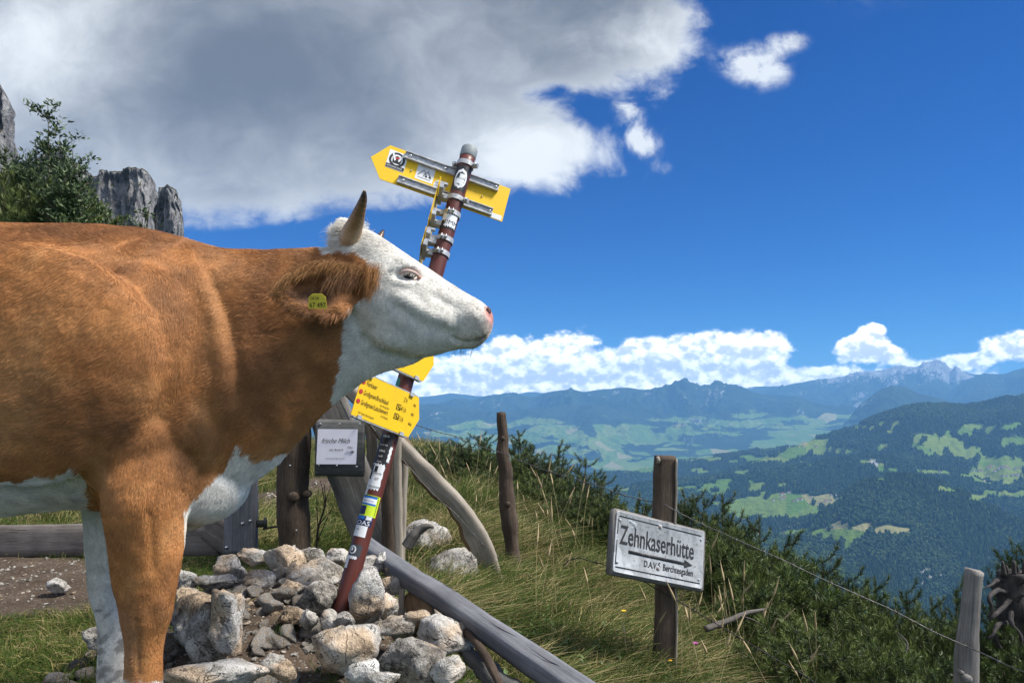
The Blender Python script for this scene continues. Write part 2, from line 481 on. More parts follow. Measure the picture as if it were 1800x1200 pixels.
def ground_mat(g):
    c = g.coord('Object')
    m = V(g.nt, g.split(g.attr('col'))[0].s)
    n1 = g.noise(c, 9, 6, .6); n2 = g.noise(c, 55, 4, .6); n3 = g.noise(c, 160, 2, .6)
    wq = g.node('ShaderNodeVectorMath', operation='MULTIPLY_ADD'); g.put(wq, 0, g.noise(c, 40, 2, .5, color=True)); wq.inputs[1].default_value = (.03, .03, .03); g.put(wq, 2, c); cw = V(g.nt, wq.outputs[0])
    v = g.voro(cw, 70, 'F1', 'Distance'); vc = g.voro(cw, 70, 'F1', 'Color'); vs = g.split(vc)[0]
    dirt = g.ramp(n1 * .6 + n2 * .4, [(.3, (.030, .021, .015)), (.52, (.075, .055, .040)), (.72, (.14, .11, .085))])
    peb = g.mix(vs, (.10, .085, .07), (.30, .275, .24))
    pm = (vs - .55).step(0, .02) * v.step(.30, .42, 1, 0)
    dirt = g.mix(pm * .45, dirt, peb)
    turf = g.ramp(n1 * .5 + n2 * .5, [(.3, (.014, .022, .007)), (.5, (.030, .043, .012)), (.7, (.075, .072, .028))])
    h = n2 * .5 + n3 * .25 + pm * .6
    return {'Base Color': g.mix(m, turf, dirt), 'Roughness': .95, 'Specular IOR Level': .15, 'Normal': g.bump(h, .7, .02)}
MAT_GROUND = M('meadow_earth', ground_mat)
def near_ground():
    xs = np.concatenate([np.linspace(-16, -4.2, 50)[:-1], np.linspace(-4.2, 3.2, 230), np.linspace(3.2, 26, 60)[1:]])
    ys = np.concatenate([np.linspace(-14, 1.0, 40)[:-1], np.linspace(1.0, 7.5, 210), np.linspace(7.5, 34, 90)[1:]])
    X, Y = np.meshgrid(xs, ys)
    Z = gh(X, Y)
    # grass hummock horizon behind the gate, falling away beyond
    Z -= 0.05 * np.maximum(0, Y - 16) ** 1.3
    v = np.c_[X.ravel(), Y.ravel(), Z.ravel()]
    nx, ny = len(xs), len(ys)
    i = np.arange((ny - 1) * nx).reshape(ny - 1, nx)[:, :-1].ravel()
    f = np.c_[i, i + 1, i + nx + 1, i + nx]
    pm = path_mask(X, Y).ravel()
    o = obj('ground', raw_mesh('ground', v, f, MAT_GROUND, True, col=np.c_[pm, pm, pm]))
    tag(o, kind='structure')
near_ground()

# ------------------------------------------------------------------ valley and mountains (real distances in metres)
# crest: list of (photo column, photo row, distance); front/back slope; noise amplitude as a share of relief
def far_(d): return d if d < 9000 else 9000 + (d - 9000) * .5
RIDGES = [
 # far pale ranges
 dict(c=[(-400, 690, 34000), (300, 690, 34000), (620, 692, 34000), (735, 697, 34000), (790, 691, 34000), (850, 697, 34000), (900, 691, 34000), (960, 689, 34000), (1010, 690, 34000), (1200, 688, 34000), (1300, 684, 34000), (1345, 680, 34000), (1400, 676, 34000), (1440, 678, 34000)], sf=.16, sb=.3, a=.16),
 # high snowy massif
 dict(c=[(1280, 690, 31000), (1380, 679, 31000), (1430, 668, 31000), (1480, 661, 31000), (1520, 653, 31000), (1560, 648, 31000), (1585, 641, 31000), (1612, 643, 31000), (1632, 636, 31000), (1648, 634, 31000), (1662, 641, 31000), (1672, 652, 31000), (1680, 643, 31000), (1690, 651, 31000), (1705, 656, 31000), (1722, 659, 31000), (1745, 664, 31000), (1800, 668, 31000), (1900, 672, 31000)], sf=.30, sb=.4, a=.42),
 # dark range at the right edge
 dict(c=[(1560, 735, 24000), (1640, 705, 24000), (1680, 680, 24000), (1700, 668, 24000), (1730, 657, 24000), (1752, 659, 24000), (1768, 656, 24000), (1790, 648, 24000), (1815, 636, 24000), (1900, 640, 24000), (2100, 665, 24000), (2500, 690, 24000)], sf=.34, sb=.4, a=.30),
 # middle range
 dict(c=[(-900, 720, 23000), (300, 712, 23000), (620, 700, 23000), (690, 720, 23000), (735, 712, 23000), (800, 703, 23000), (830, 704, 23000), (868, 696, 23500), (905, 692, 23500), (935, 697, 23000), (985, 686, 21500), (1000, 682, 21500), (1025, 687, 21500), (1060, 683, 22000), (1085, 681, 22000), (1130, 683, 22000), (1165, 681, 22000), (1208, 670, 22500), (1232, 676, 22500), (1262, 674, 22000), (1290, 680, 22000), (1325, 690, 22000), (1400, 697, 21000), (1440, 708, 20500), (1500, 716, 20500), (1560, 728, 20500), (1620, 745, 20500), (1750, 770, 20500)], sf=.34, sb=.35, a=.52),
 dict(c=[(560, 742, 19000), (640, 725, 19000), (700, 716, 19000), (760, 711, 19000), (820, 716, 19000), (880, 722, 19000), (960, 716, 19000), (1040, 712, 19000), (1110, 722, 19000), (1200, 735, 19000), (1300, 748, 18500)], sf=.26, sb=.3, a=.42),
 # round wooded knob
 dict(c=[(1490, 738, 15500), (1510, 712, 15500), (1530, 695, 15500), (1550, 681, 15500), (1568, 675, 15500), (1590, 679, 15500), (1612, 690, 15500), (1650, 700, 15500), (1700, 722, 15500), (1760, 745, 15500)], sf=.42, sb=.5, a=.26),
 # wooded ridge at the right
 dict(c=[(1250, 838, 5600), (1330, 808, 5800), (1400, 780, 6000), (1450, 762, 6200), (1500, 748, 6200), (1530, 733, 6200), (1560, 722, 6200), (1590, 714, 6200), (1620, 710, 6200), (1660, 711, 6300), (1700, 713, 6300), (1730, 706, 6400), (1765, 698, 6400), (1800, 696, 6500), (1880, 690, 6500), (2100, 680, 6500), (2600, 660, 6500)], sf=.36, sb=.3, a=.20),
 # lower hills towards the valley
 dict(c=[(900, 850, 6800), (1020, 836, 6900), (1100, 828, 6900), (1180, 812, 6900), (1260, 800, 6900), (1330, 790, 7000), (1400, 783, 7000), (1480, 790, 6900)], sf=.24, sb=.25, a=.10),
 dict(c=[(900, 900, 4700), (1040, 866, 4900), (1130, 850, 5000), (1200, 843, 5000), (1300, 834, 5000), (1420, 815, 5000), (1480, 806, 5000), (1560, 800, 5000), (1650, 815, 4900), (1750, 850, 4700)], sf=.30, sb=.3, a=.10),
 # near wooded hill
 dict(c=[(1380, 955, 3500), (1440, 902, 3650), (1480, 868, 3750), (1520, 842, 3800), (1560, 832, 3800), (1600, 832, 3800), (1640, 840, 3800), (1700, 866, 3700), (1760, 898, 3600), (1850, 940, 3500), (2000, 1000, 3400)], sf=.46, sb=.45, a=.09),
 dict(c=[(700, 960, 3300), (1000, 930, 3300), (1100, 914, 3300), (1200, 905, 3300), (1300, 925, 3200), (1380, 950, 3100), (1460, 975, 3000)], sf=.25, sb=.3, a=.08),
 # gorge side and the near spur
 dict(c=[(1180, 1000, 2050), (1260, 985, 2100), (1340, 975, 2150), (1420, 988, 2150), (1500, 1020, 2100), (1570, 1062, 2050), (1640, 1110, 2000)], sf=.75, sb=.22, a=.10),
 dict(c=[(1560, 1120, 1900), (1640, 1075, 1950), (1700, 1030, 2000), (1760, 985, 2050), (1850, 930, 2100), (2000, 870, 2150), (2300, 800, 2200)], sf=.6, sb=.35, a=.08),
]
def valley_floor(x, y):
    r = np.hypot(x, y)
    b = np.interp(r, [0, 120, 900, 1700, 2600, 3600, 5000, 7000, 9000, 10500, 12000, 13500, 15500, 21000], [-60, -110, -620, -930, -960, -900, -920, -960, -1000, -950, -760, -590, -430, -300])
    return b
def relief(cols, r):
    """terrain height on the polar grid: cols = tangent columns (photo px), r = depth along the view axis"""
    Cc, R = np.meshgrid(cols, r)
    X = (Cc - 900) / F * R; Y = R
    base = valley_floor(X, Y)
    p = np.c_[X.ravel(), Y.ravel()] / 1000.0
    p = p * np.interp(p[:, 1], [0, 9, 20], [1, 1, 1.35])[:, None]
    roll = (fbm(p * .55, 4, 77)).reshape(R.shape)
    base = base + roll * np.interp(R, [0, 1000, 4000, 9000, 14000, 22000], [10, 60, 90, 50, 60, 70])
    rid = (fbm(p * .9 + np.c_[vnoise(np.c_[p * .7, p[:, 0] * 0], 5), vnoise(np.c_[p * .7, p[:, 0] * 0], 6)] * .35, 5, 41, ridged=True)).reshape(R.shape)
    fin = (fbm(p * 5, 4, 43, ridged=True)).reshape(R.shape)
    H = base
    for d in RIDGES:
        c = np.array(d['c'], float)
        py = np.interp(cols, c[:, 0], c[:, 1]); dist = np.interp(cols, c[:, 0], [far_(q) for q in c[:, 2]])
        py = py + fbm(np.c_[cols * .03, cols * 0], 3, 3 + int(c[0, 2])) * (3.5 if c[0, 2] > 15000 else 2.0)
        zc = (HZ - py) / F * dist
        edge = np.minimum(sstep(cols, c[0, 0] - 60, c[0, 0] + 1), sstep(cols, c[-1, 0] + 60, c[-1, 0] - 1))
        zc = zc - (1 - edge) * 1500
        dd = dist[None] - R
        s = np.where(dd > 0, d['sf'] * dd, -d['sb'] * dd)
        relief_ = np.maximum(zc[None] - base, 60)
        q = np.clip(s / relief_, 0, 1.4)
        prof = zc[None] - relief_ * (1.18 * q - .20 * q * q)
        prof = prof + (rid * d['a'] + fin * d['a'] * .28) * relief_ * np.clip(q * 3.2, 0, 1) * (1 - .5 * np.clip(q, 0, 1))
        H = np.maximum(H, prof) + 12 * np.exp(-np.abs(H - prof) / 25)
    return X, Y, H, Cc

# meadow clearings: (photo column, row, half width, half height)
MEADOWS = [(1372, 896, 50, 13), (1392, 878, 36, 10), (1335, 882, 34, 6), (1300, 893, 22, 8), (1318, 899, 30, 8), (1450, 882, 26, 9), (1420, 900, 25, 6),
 (1388, 780, 52, 8), (1350, 783, 22, 8), (1420, 776, 32, 5), (1360, 806, 44, 6), (1395, 800, 28, 6), (1490, 793, 16, 4), (1660, 780, 30, 10), (1625, 788, 12, 5), (1695, 797, 28, 8), (1745, 820, 30, 14), (1770, 812, 22, 10), (1770, 840, 40, 8), (1790, 775, 26, 8), (1690, 760, 20, 4), (1720, 830, 24, 8),
 (1475, 940, 45, 8), (1505, 948, 32, 6), (1425, 938, 40, 5), (1380, 938, 30, 4), (1560, 934, 46, 4), (1525, 930, 26, 4), (1475, 926, 16, 6), (1620, 948, 14, 4), (1500, 965, 14, 3), (1785, 864, 24, 5), (1345, 1000, 12, 4), (1530, 1032, 14, 3),
 (1110, 820, 55, 10), (1200, 806, 70, 5), (1260, 795, 40, 4), (1270, 856, 26, 5), (1210, 862, 30, 4), (1075, 857, 20, 4), (1290, 848, 18, 3), (1225, 830, 20, 3), (1340, 862, 16, 4), (800, 762, 55, 5), (850, 748, 60, 6), (950, 742, 40, 5), (900, 772, 60, 6), (980, 790, 50, 6), (1020, 775, 50, 5), (930, 800, 30, 6), (1000, 808, 40, 4), (1060, 770, 30, 4), (1090, 750, 36, 4), (1180, 738, 40, 3),
 (1280, 745, 50, 6), (1340, 740, 50, 5), (1430, 738, 40, 5), (1480, 733, 40, 4), (1400, 750, 60, 4), (1500, 748, 40, 3), (1320, 728, 30, 4), (1240, 760, 40, 3)]
_r = random.Random(4)
for _k in range(64):
    _a, _b = _r.uniform(1080, 1800), _r.uniform(735, 885)
    MEADOWS.append((_a, _b, _r.uniform(6, 20) * (1.4 if _b < 790 else 1), _r.uniform(2, 4.5)))
def meadow_mask(X, Y, H):
    px = 900 + X / Y * F; py = HZ - H / Y * F
    p = np.c_[X.ravel(), Y.ravel()] / 1000.
    wob = np.c_[fbm(p * 3.0, 3, 91), fbm(p * 3.0, 3, 92)]
    m = np.zeros(X.size)
    pxf = px.ravel() + wob[:, 0] * 22 ; pyf = py.ravel() + wob[:, 1] * 7
    for a, b, w, h in MEADOWS:
        m = np.maximum(m, 1.5 - ((pxf - a) / w) ** 2 - ((pyf - b) / h) ** 2)
    far = fbm(np.c_[p[:, 0] * 1.5, p[:, 1] * .8], 5, 95) - .22 + .22 * np.exp(-((px.ravel() - 880) / 160) ** 2) + .10 * np.exp(-((px.ravel() - 1380) / 150) ** 2)
    low = sstep(H.ravel(), -380, -560) * sstep(Y.ravel(), 8500, 10500)
    m = np.maximum(m, far * 4.0 * low - .15)
    return np.clip(m * 2.2, 0, 1).reshape(X.shape)

def terrain_mat(g):
    c = g.coord('Object')
    col = g.split(g.attr('col')); mead, rock, kind = col
    n1 = g.noise(c, .0022, 6, .6); n2 = g.noise(c, .018, 5, .65); n3 = g.noise(c, .0009, 3, .5)
    forest = g.ramp(n2 * .55 + n1 * .45, [(.32, (.006, .015, .009)), (.5, (.017, .034, .016)), (.68, (.042, .066, .027))])
    vc = g.split(g.voro(g.scale(c, 1, .6, 1), .0042, 'F1', 'Color'))
    hedge = g.voro(g.scale(c, 1, .6, 1), .0042, 'DISTANCE_TO_EDGE', 'Distance')
    grass = g.mix(vc[0], (.075, .150, .022), (.15, .195, .045))
    grass = g.mix((vc[1] - .93).step(0, .03), grass, (.24, .22, .10))
    grass = g.mix(n2.step(.35, .7), grass, g.mix(.5, grass, (.06, .10, .03)))
    mm = (mead + (n2 - .5) * .9 - hedge.step(.012, .05, .25, 0)).step(.42, .58)
    rk = g.ramp(n2, [(.3, (.13, .13, .128)), (.7, (.40, .395, .38))])
    rm = (rock + (n2 - .5) * .7 + (n1 - .5) * .5).step(.42, .60)
    base = g.mix(mm, forest, grass)
    base = g.mix(rm, base, rk)
    return {'Base Color': base, 'Roughness': 1.0, 'Specular IOR Level': .05, 'Normal': g.bump(n2, .8, 30.0)}
MAT_TERRAIN = M('terrain', terrain_mat)
def grid_faces(nr, nc):
    i = np.arange((nr - 1) * nc).reshape(nr - 1, nc)[:, :-1].ravel()
    return np.c_[i, i + 1, i + nc + 1, i + nc]
def rock_mask(X, Y, H):
    gy, gx = np.gradient(H); dY = np.gradient(Y, axis=0); dX = np.gradient(X, axis=1)
    sl = np.hypot(gy / np.maximum(dY, 1), gx / np.maximum(dX, 1))
    p = np.c_[X.ravel(), Y.ravel()] / 1000.
    n = fbm(p * 2.2, 4, 55).reshape(X.shape)
    hi = sstep(H, 260, 800) * sstep(Y, 17000, 19500)
    m = hi * .62 + sstep(sl, .50, .95) * .33 * (Y > 11500) + n * .30
    # gorge cliffs and a bare crag
    px = 900 + X / Y * F; py = HZ - H / Y * F
    for a, b, w, h, s in ((1640, 1010, 60, 40, .85), (1560, 1000, 60, 26, .55), (1500, 985, 50, 22, .45), (1535, 815, 14, 16, .75), (1590, 1040, 40, 25, .6), (1035, 695, 22, 5, .7), (1320, 682, 18, 4, .55), (1045, 700, 30, 5, .5), (1615, 700, 12, 5, .7)):
        m = np.maximum(m, s * np.exp(-((px - a) / w) ** 2 - ((py - b) / h) ** 2) + n * .5 - .12)
    return np.clip(m, 0, 1)
def terrain(name, r0, r1, nr, cols):
    r = np.exp(np.linspace(math.log(r0), math.log(r1), nr))
    X, Y, H, Cc = relief(cols, r)
    v = np.c_[X.ravel(), Y.ravel(), H.ravel()]
    me_ = meadow_mask(X, Y, H).ravel(); rk = rock_mask(X, Y, H).ravel()
    o = obj(name, raw_mesh(name, v, grid_faces(nr, len(cols)), MAT_TERRAIN, True, col=np.c_[me_, rk, me_ * 0]))
    tag(o, kind='structure')
    return X, Y, H, me_.reshape(X.shape), rk.reshape(X.shape)
cols = np.concatenate([np.linspace(-1500, 540, 60)[:-1], np.linspace(540, 1860, 560), np.linspace(1860, 3300, 50)[1:]])
T_NEAR = terrain('valley', 34, 9000, 380, cols)
T_FAR = terrain('mountains', 9000, 23000, 400, cols)

# ------------------------------------------------------------------ haze
def haze():
    v, f, u = box_data((0, 12000, 0), (1, 0, 0), (0, 1, 0), (0, 0, 1), 44000, 24400, 1)
    v = v.copy(); v[:, 2] = np.where(v[:, 2] > 0, 1090, -1420)
    v[:, 1] = np.where(v[:, 1] > 12000, 23600, -400)
    m = bpy.data.materials.new('haze'); m.use_nodes = True
    nt = m.node_tree; nt.nodes.clear(); gg = G(nt)
    pv = gg.node('ShaderNodeVolumePrincipled')
    pv.inputs['Color'].default_value = (0.24, 0.55, 1.0, 1); pv.inputs['Density'].default_value = HAZE_D
    pv.inputs['Absorption Color'].default_value = (0, 0, 0, 1); pv.inputs['Anisotropy'].default_value = 0.0
    out = gg.node('ShaderNodeOutputMaterial'); nt.links.new(pv.outputs[0], out.inputs['Volume'])
    o = obj('haze', raw_mesh('haze', v, f, m, False)); tag(o, kind='stuff')
HAZE_D = 1 / 20500.0
haze()

# ------------------------------------------------------------------ forest on the near hills
def forest():
    X, Y, H, me_, rk = T_NEAR
    bm = bmesh.new()
    for z0, z1, r in ((.10, .62, .30), (.38, .84, .22), (.64, 1.0, .13)):
        bmesh.ops.create_cone(bm, cap_ends=False, segments=6, radius1=r, radius2=0.0, depth=z1 - z0, matrix=Matrix.Translation((0, 0, (z0 + z1) / 2)))
    def leafmat(g):
        oi = g.node('ShaderNodeObjectInfo'); rnd = V(g.nt, oi.outputs['Random'])
        c = g.ramp(rnd, [(0, (.010, .022, .011)), (.45, (.020, .042, .017)), (.8, (.036, .064, .022)), (1, (.060, .088, .030))])
        return {'Base Color': c, 'Roughness': .9, 'Specular IOR Level': .1}
    tm = bpy.data.meshes.new('forest_tree'); bm.to_mesh(tm); bm.free(); tm.materials.append(M('conifer_far', leafmat))
    to = bpy.data.objects.new('forest_tree', tm)
    tb = bpy.data.meshes.new('forest_crown'); v, f = ico(1); v = v * (.30, .30, .42) + (0, 0, .5)
    v += fbm(v * 5, 2, 3)[:, None] * .12
    tb = raw_mesh('forest_crown', v, f, tm.materials[0], False)
    # candidate points, uniform over ground area weighted towards the camera
    px = 900 + X / Y * F
    rng = np.random.default_rng(5)
    nr, nc = X.shape
    cell = np.zeros((nr - 1, nc - 1))
    A = np.abs((X[:-1, 1:] - X[:-1, :-1]) * (Y[1:, :-1] - Y[:-1, :-1]))
    vis = (Y[:-1, :-1] > 1250) & (Y[:-1, :-1] < 8200) & (px[:-1, :-1] > 880) & (px[:-1, :-1] < 2120)
    # cells turned away from the camera are skipped through a visibility sweep
    el = H / Y; run = np.maximum.accumulate(el, axis=0); seen = el >= run - .0045
    dens = 1 / 75.0 * np.interp(Y[:-1, :-1], [1200, 4000, 8200], [1.25, .85, .42])
    n = rng.poisson(np.where(vis & seen[:-1, :-1], A * dens, 0))
    ii, jj = np.nonzero(n); k = n[ii, jj]
    ii = np.repeat(ii, k); jj = np.repeat(jj, k)
    a, b = rng.random(len(ii)), rng.random(len(ii))
    def bl(Q): return (Q[ii, jj] * (1 - a) * (1 - b) + Q[ii, jj + 1] * a * (1 - b) + Q[ii + 1, jj] * (1 - a) * b + Q[ii + 1, jj + 1] * a * b)
    x, y, z, m, r = bl(X), bl(Y), bl(H), bl(me_), bl(rk)
    nz = fbm(np.c_[x, y] / 90., 3, 8)
    keep = (m + nz * .35 < .40) & (r * .9 + nz * .4 < .75 - rng.random(len(x)) * .3)
    x, y, z = x[keep], y[keep], z[keep]
    print('forest trees', len(x))
    me = raw_mesh('forest', np.c_[x, y, z - 1.0], [], None, None)
    h = (17 + 9 * rng.random(len(x)) + 4 * nz[keep]) * np.interp(y, [1200, 8000], [1.0, 1.25])
    at = me.attributes.new('h', 'FLOAT', 'POINT'); at.data.foreach_set('value', h.astype(np.float32))
    kind = (fbm(np.c_[x, y] / 300., 3, 12) + rng.normal(0, .28, len(x)) > .14)
    at = me.attributes.new('leafy', 'BOOLEAN', 'POINT'); at.data.foreach_set('value', kind)
    o = bpy.data.objects.new('forest', me); link(o); tag(o, kind='stuff')
    ng = bpy.data.node_groups.new('scatter_trees', 'GeometryNodeTree')
    ng.interface.new_socket('Geometry', in_out='INPUT', socket_type='NodeSocketGeometry')
    ng.interface.new_socket('Geometry', in_out='OUTPUT', socket_type='NodeSocketGeometry')
    N = ng.nodes; L = ng.links
    gi = N.new('NodeGroupInput'); go = N.new('NodeGroupOutput')
    jn = N.new('GeometryNodeJoinGeometry')
    for which, mesh_ in ((False, tm), (True, tb)):
        src = bpy.data.objects.new('forest_tree_kind', mesh_)
        oi = N.new('GeometryNodeObjectInfo'); oi.inputs['Object'].default_value = src; oi.inputs['As Instance'].default_value = True
        ip = N.new('GeometryNodeInstanceOnPoints')
        na = N.new('GeometryNodeInputNamedAttribute'); na.data_type = 'FLOAT'; na.inputs['Name'].default_value = 'h'
        nb = N.new('GeometryNodeInputNamedAttribute'); nb.data_type = 'BOOLEAN'; nb.inputs['Name'].default_value = 'leafy'
        sel = nb.outputs['Attribute']
        if not which:
            bn = N.new('FunctionNodeBooleanMath'); bn.operation = 'NOT'; L.new(sel, bn.inputs[0]); sel = bn.outputs[0]
        rv = N.new('FunctionNodeRandomValue'); rv.data_type = 'FLOAT_VECTOR'; rv.inputs[0].default_value = (0, 0, 0); rv.inputs[1].default_value = (0.08, 0.08, 6.28)
        L.new(gi.outputs[0], ip.inputs['Points']); L.new(oi.outputs['Geometry'], ip.inputs['Instance'])
        L.new(sel, ip.inputs['Selection']); L.new(na.outputs['Attribute'], ip.inputs['Scale']); L.new(rv.outputs[0], ip.inputs['Rotation'])
        L.new(ip.outputs[0], jn.inputs[0])
    L.new(jn.outputs[0], go.inputs[0])
    md = o.modifiers.new('scatter', 'NODES'); md.node_group = ng
forest()
# ------------------------------------------------------------------ the cow
CY = 2.05                                   # depth of the cow's spine
def cowpx(px, py, d=CY): return np.array([(px - 900) * d / F, (HZ - py) * d / F])   # -> x, z in the cow's long plane
def loft(stations, nseg=40):
    """stations: (top xz, bottom xz, half width, centre y, shape exponents) -> closed surface"""
    rings = []
    th = np.linspace(0, 2 * np.pi, nseg, endpoint=False)
    for (tx, tz, bx, bz, w, cy, wt, wb) in stations:
        c = np.array([(tx + bx) / 2, (tz + bz) / 2]); h = np.array([tx - c[0], tz - c[1]])
        ct, st = np.cos(th), np.sin(th)
        # width envelope: wt / wb pinch the top and the bottom of the outline
        e = np.where(ct > 0, wt, wb)
        ww = w * np.sign(st) * np.abs(st) ** e
        rings.append(np.c_[c[0] + h[0] * ct, cy - ww, c[1] + h[1] * ct])
    return rings
def loft_mesh(rings):
    n = len(rings[0]); v = np.concatenate(rings); f = []
    for i in range(len(rings) - 1):
        for j in range(n):
            k = (j + 1) % n
            f.append((i * n + j, i * n + k, (i + 1) * n + k, (i + 1) * n + j))
    f.append(tuple(range(n))[::-1]); f.append(tuple((len(rings) - 1) * n + j for j in range(n)))
    return v, f, []
def smooth_stations(rows, n):
    return [tuple(r) for r in resample(np.array(rows, float), n)]
def st(px, top, bot, w, wt=.8, wb=.8, cy=CY, pxb=None):
    t = cowpx(px, top); b = cowpx(px if pxb is None else pxb, bot)
    return (t[0], t[1], b[0], b[1], w, cy, wt, wb)
def cow_volume():
    parts = []
    # trunk and neck
    rows = [st(-690, 450, 560, .05), st(-670, 425, 640, .14), st(-600, 405, 720, .24, .7, .9), st(-480, 392, 800, .285, .7, .9), st(-330, 396, 868, .31, .8, .85),
            st(-150, 397, 908, .335, .85, .8), st(-20, 394, 912, .335, .95, .8), st(80, 397, 898, .315, 1.1, .8), st(160, 396, 892, .285, 1.15, .8), st(230, 401, 902, .262, 1.1, .85), st(290, 410, 925, .25, 1.0, .95),
            st(345, 425, 930, .235, .95, 1.05), st(390, 438, 896, .205, .9, 1.2), st(440, 441, 853, .172, .85, 1.3), st(490, 441, 815, .148, .8, 1.4), st(535, 439, 765, .130, .8, 1.5), st(575, 436, 722, .118, .8, 1.5),
            st(610, 440, 694, .105, .8, 1.5), st(650, 470, 664, .075, .8, 1.4, pxb=655), st(690, 520, 648, .045, .8, 1.4, pxb=705), st(715, 560, 638, .02, .8, 1.2, pxb=740)]
    parts.append(loft_mesh(loft(smooth_stations(rows, 90))))
    # head: slanted sections from the poll to the muzzle
    hy = CY - .005
    def hd(tx, ty, bx, by, w, wt, wb):
        t = cowpx(tx, ty); b = cowpx(bx, by); return (t[0], t[1], b[0], b[1], w, hy, wt, wb)
    rows = [hd(588, 440, 618, 545, .05, .7, .8), hd(598, 418, 632, 590, .088, .7, .85), hd(618, 406, 655, 612, .105, .62, .85), hd(648, 408, 690, 626, .114, .62, .85), hd(680, 424, 720, 631, .117, .62, .95),
            hd(712, 445, 748, 628, .113, .62, 1.0), hd(745, 467, 770, 623, .097, .7, 1.0), hd(775, 487, 792, 617, .082, .75, .95), hd(803, 505, 808, 614, .074, .75, .9), hd(828, 520, 824, 612, .071, .65, .8),
            hd(847, 531, 838, 608, .070, .6, .75), hd(859, 541, 850, 602, .066, .6, .75), hd(866, 550, 859, 592, .056, .7, .75), hd(869, 561, 866, 580, .030, .8, .8)]
    parts.append(loft_mesh(loft(smooth_stations(rows, 60))))
    # legs: (px left, px right, row) outline at depth d
    def leg(rows, d, wy, n=40, cyo=0.0, yshift=None):
        r = []
        for i, (l, rr, y, wv) in enumerate(rows):
            a = cowpx(l, y, d); b = cowpx(rr, y, d)
            r.append(((a[0] + b[0]) / 2, a[1], abs(b[0] - a[0]) / 2, wv, d + (yshift[i] if yshift else 0)))
        r = resample(np.array(r), n); th = np.linspace(0, 2 * np.pi, 28, endpoint=False)
        rings = []
        for x, z, hx, hv, yy in r:
            rings.append(np.c_[x + hx * np.cos(th), yy - hv * np.sin(th), np.full(28, z)])
        return loft_mesh(rings)
    near = [(150, 325, 700, .075), (150, 336, 790, .11), (172, 333, 845, .105), (186, 327, 890, .095), (192, 322, 940, .085), (197, 315, 990, .074), (203, 307, 1035, .064), (211, 303, 1062, .060), (214, 299, 1085, .058), (219, 290, 1115, .048), (221, 285, 1150, .044),
            (219, 284, 1195, .043), (217, 288, 1235, .050), (222, 300, 1275, .048), (228, 316, 1310, .052), (226, 336, 1350, .060)]
    parts.append(leg(near, 1.86, 0, 60, yshift=[.10, .05, .02, .0, 0, 0, 0, 0, 0, 0, 0, 0, 0, 0, 0, 0]))
    far = [(160, 290, 760, .09), (152, 260, 850, .09), (152, 235, 910, .08), (154, 224, 960, .068), (158, 216, 1000, .058), (160, 212, 1035, .054), (166, 211, 1060, .052), (173, 214, 1085, .042), (175, 215, 1120, .038), (174, 217, 1160, .040), (172, 222, 1190, .045), (177, 228, 1215, .042), (182, 240, 1240, .046), (182, 250, 1262, .052)]
    parts.append(leg(far, 2.24, 0, 60, yshift=[-.06, -.03, 0, 0, 0, 0, 0, 0, 0, 0, 0, 0, 0, 0]))
    # hind legs, outside the picture
    for d, s in ((1.88, 0), (2.24, 30)):
        hind = [(-700, -470, 600, .13), (-700, -500, 720, .13), (-680, -540, 800, .10), (-690, -590, 880, .07), (-705, -630, 950, .05), (-712, -648, 1010, .045), (-700, -645, 1080, .04), (-690, -640, 1160, .04), (-692, -630, 1210, .045), (-690, -610, 1250, .05), (-690, -600, 1282, .055)]
        k = CY / d
        rr = [(900 + (a + s - 900) * k, 900 + (b + s - 900) * k, 700 + (y - 700) * k, w) for a, b, y, w in hind]
        parts.append(leg(rr, d, 0, 40))
    # shoulder, brisket, jaw and brow masses
    def lump(px, py, d, rx, ry, rz): parts.append(ball_data((*[(px - 900) * d / F], d, (HZ - py) * d / F), (rx, ry, rz), 3))
    lump(250, 640, 1.905, .17, .12, .27); lump(228, 770, 1.885, .15, .105, .16); lump(330, 740, 1.93, .10, .10, .14)
    lump(255, 640, 2.19, .17, .12, .27); lump(240, 770, 2.2, .13, .10, .16)
    lump(345, 850, 2.05, .14, .17, .115)
    lump(30, 640, 1.80, .36, .09, .30); lump(-350, 600, 1.86, .3, .12, .28)
    lump(706, 466, 1.972, .040, .030, .026); lump(706, 466, 2.118, .040, .030, .026)
    lump(688, 580, 1.975, .065, .030, .055); lump(688, 580, 2.115, .065, .030, .055)
    lump(838, 560, 2.005, .036, .040, .034); lump(838, 560, 2.085, .036, .040, .034)
    lump(825, 602, 2.05, .030, .050, .018)
    lump(612, 410, 2.045, .030, .085, .032)
    lump(640, 470, 1.975, .030, .045, .035); lump(640, 470, 2.115, .030, .045, .035)
    # ears: thick cupped leaves
    def ear(side):
        root = np.array([(640 - 900) * 1.97 / F, 1.965, (HZ - 497) * 1.97 / F])
        mids = [(640, 497, 1.965, .026), (615, 508, 1.915, .050), (585, 512, 1.865, .066), (550, 510, 1.83, .064), (518, 509, 1.81, .048), (495, 510, 1.80, .026), (482, 511, 1.795, .006)]
        ctr = np.array([P(a, b, c) for a, b, c, w in mids]); ws = np.array([w for *_, w in mids])
        pr = resample(np.c_[ctr, ws], 26); ctr, ws = pr[:, :3], np.maximum(pr[:, 3], .004)
        T = np.gradient(ctr, axis=0); T /= np.linalg.norm(T, axis=1)[:, None]
        upv = np.array([0.12, 0.25, 1.0]); out = []
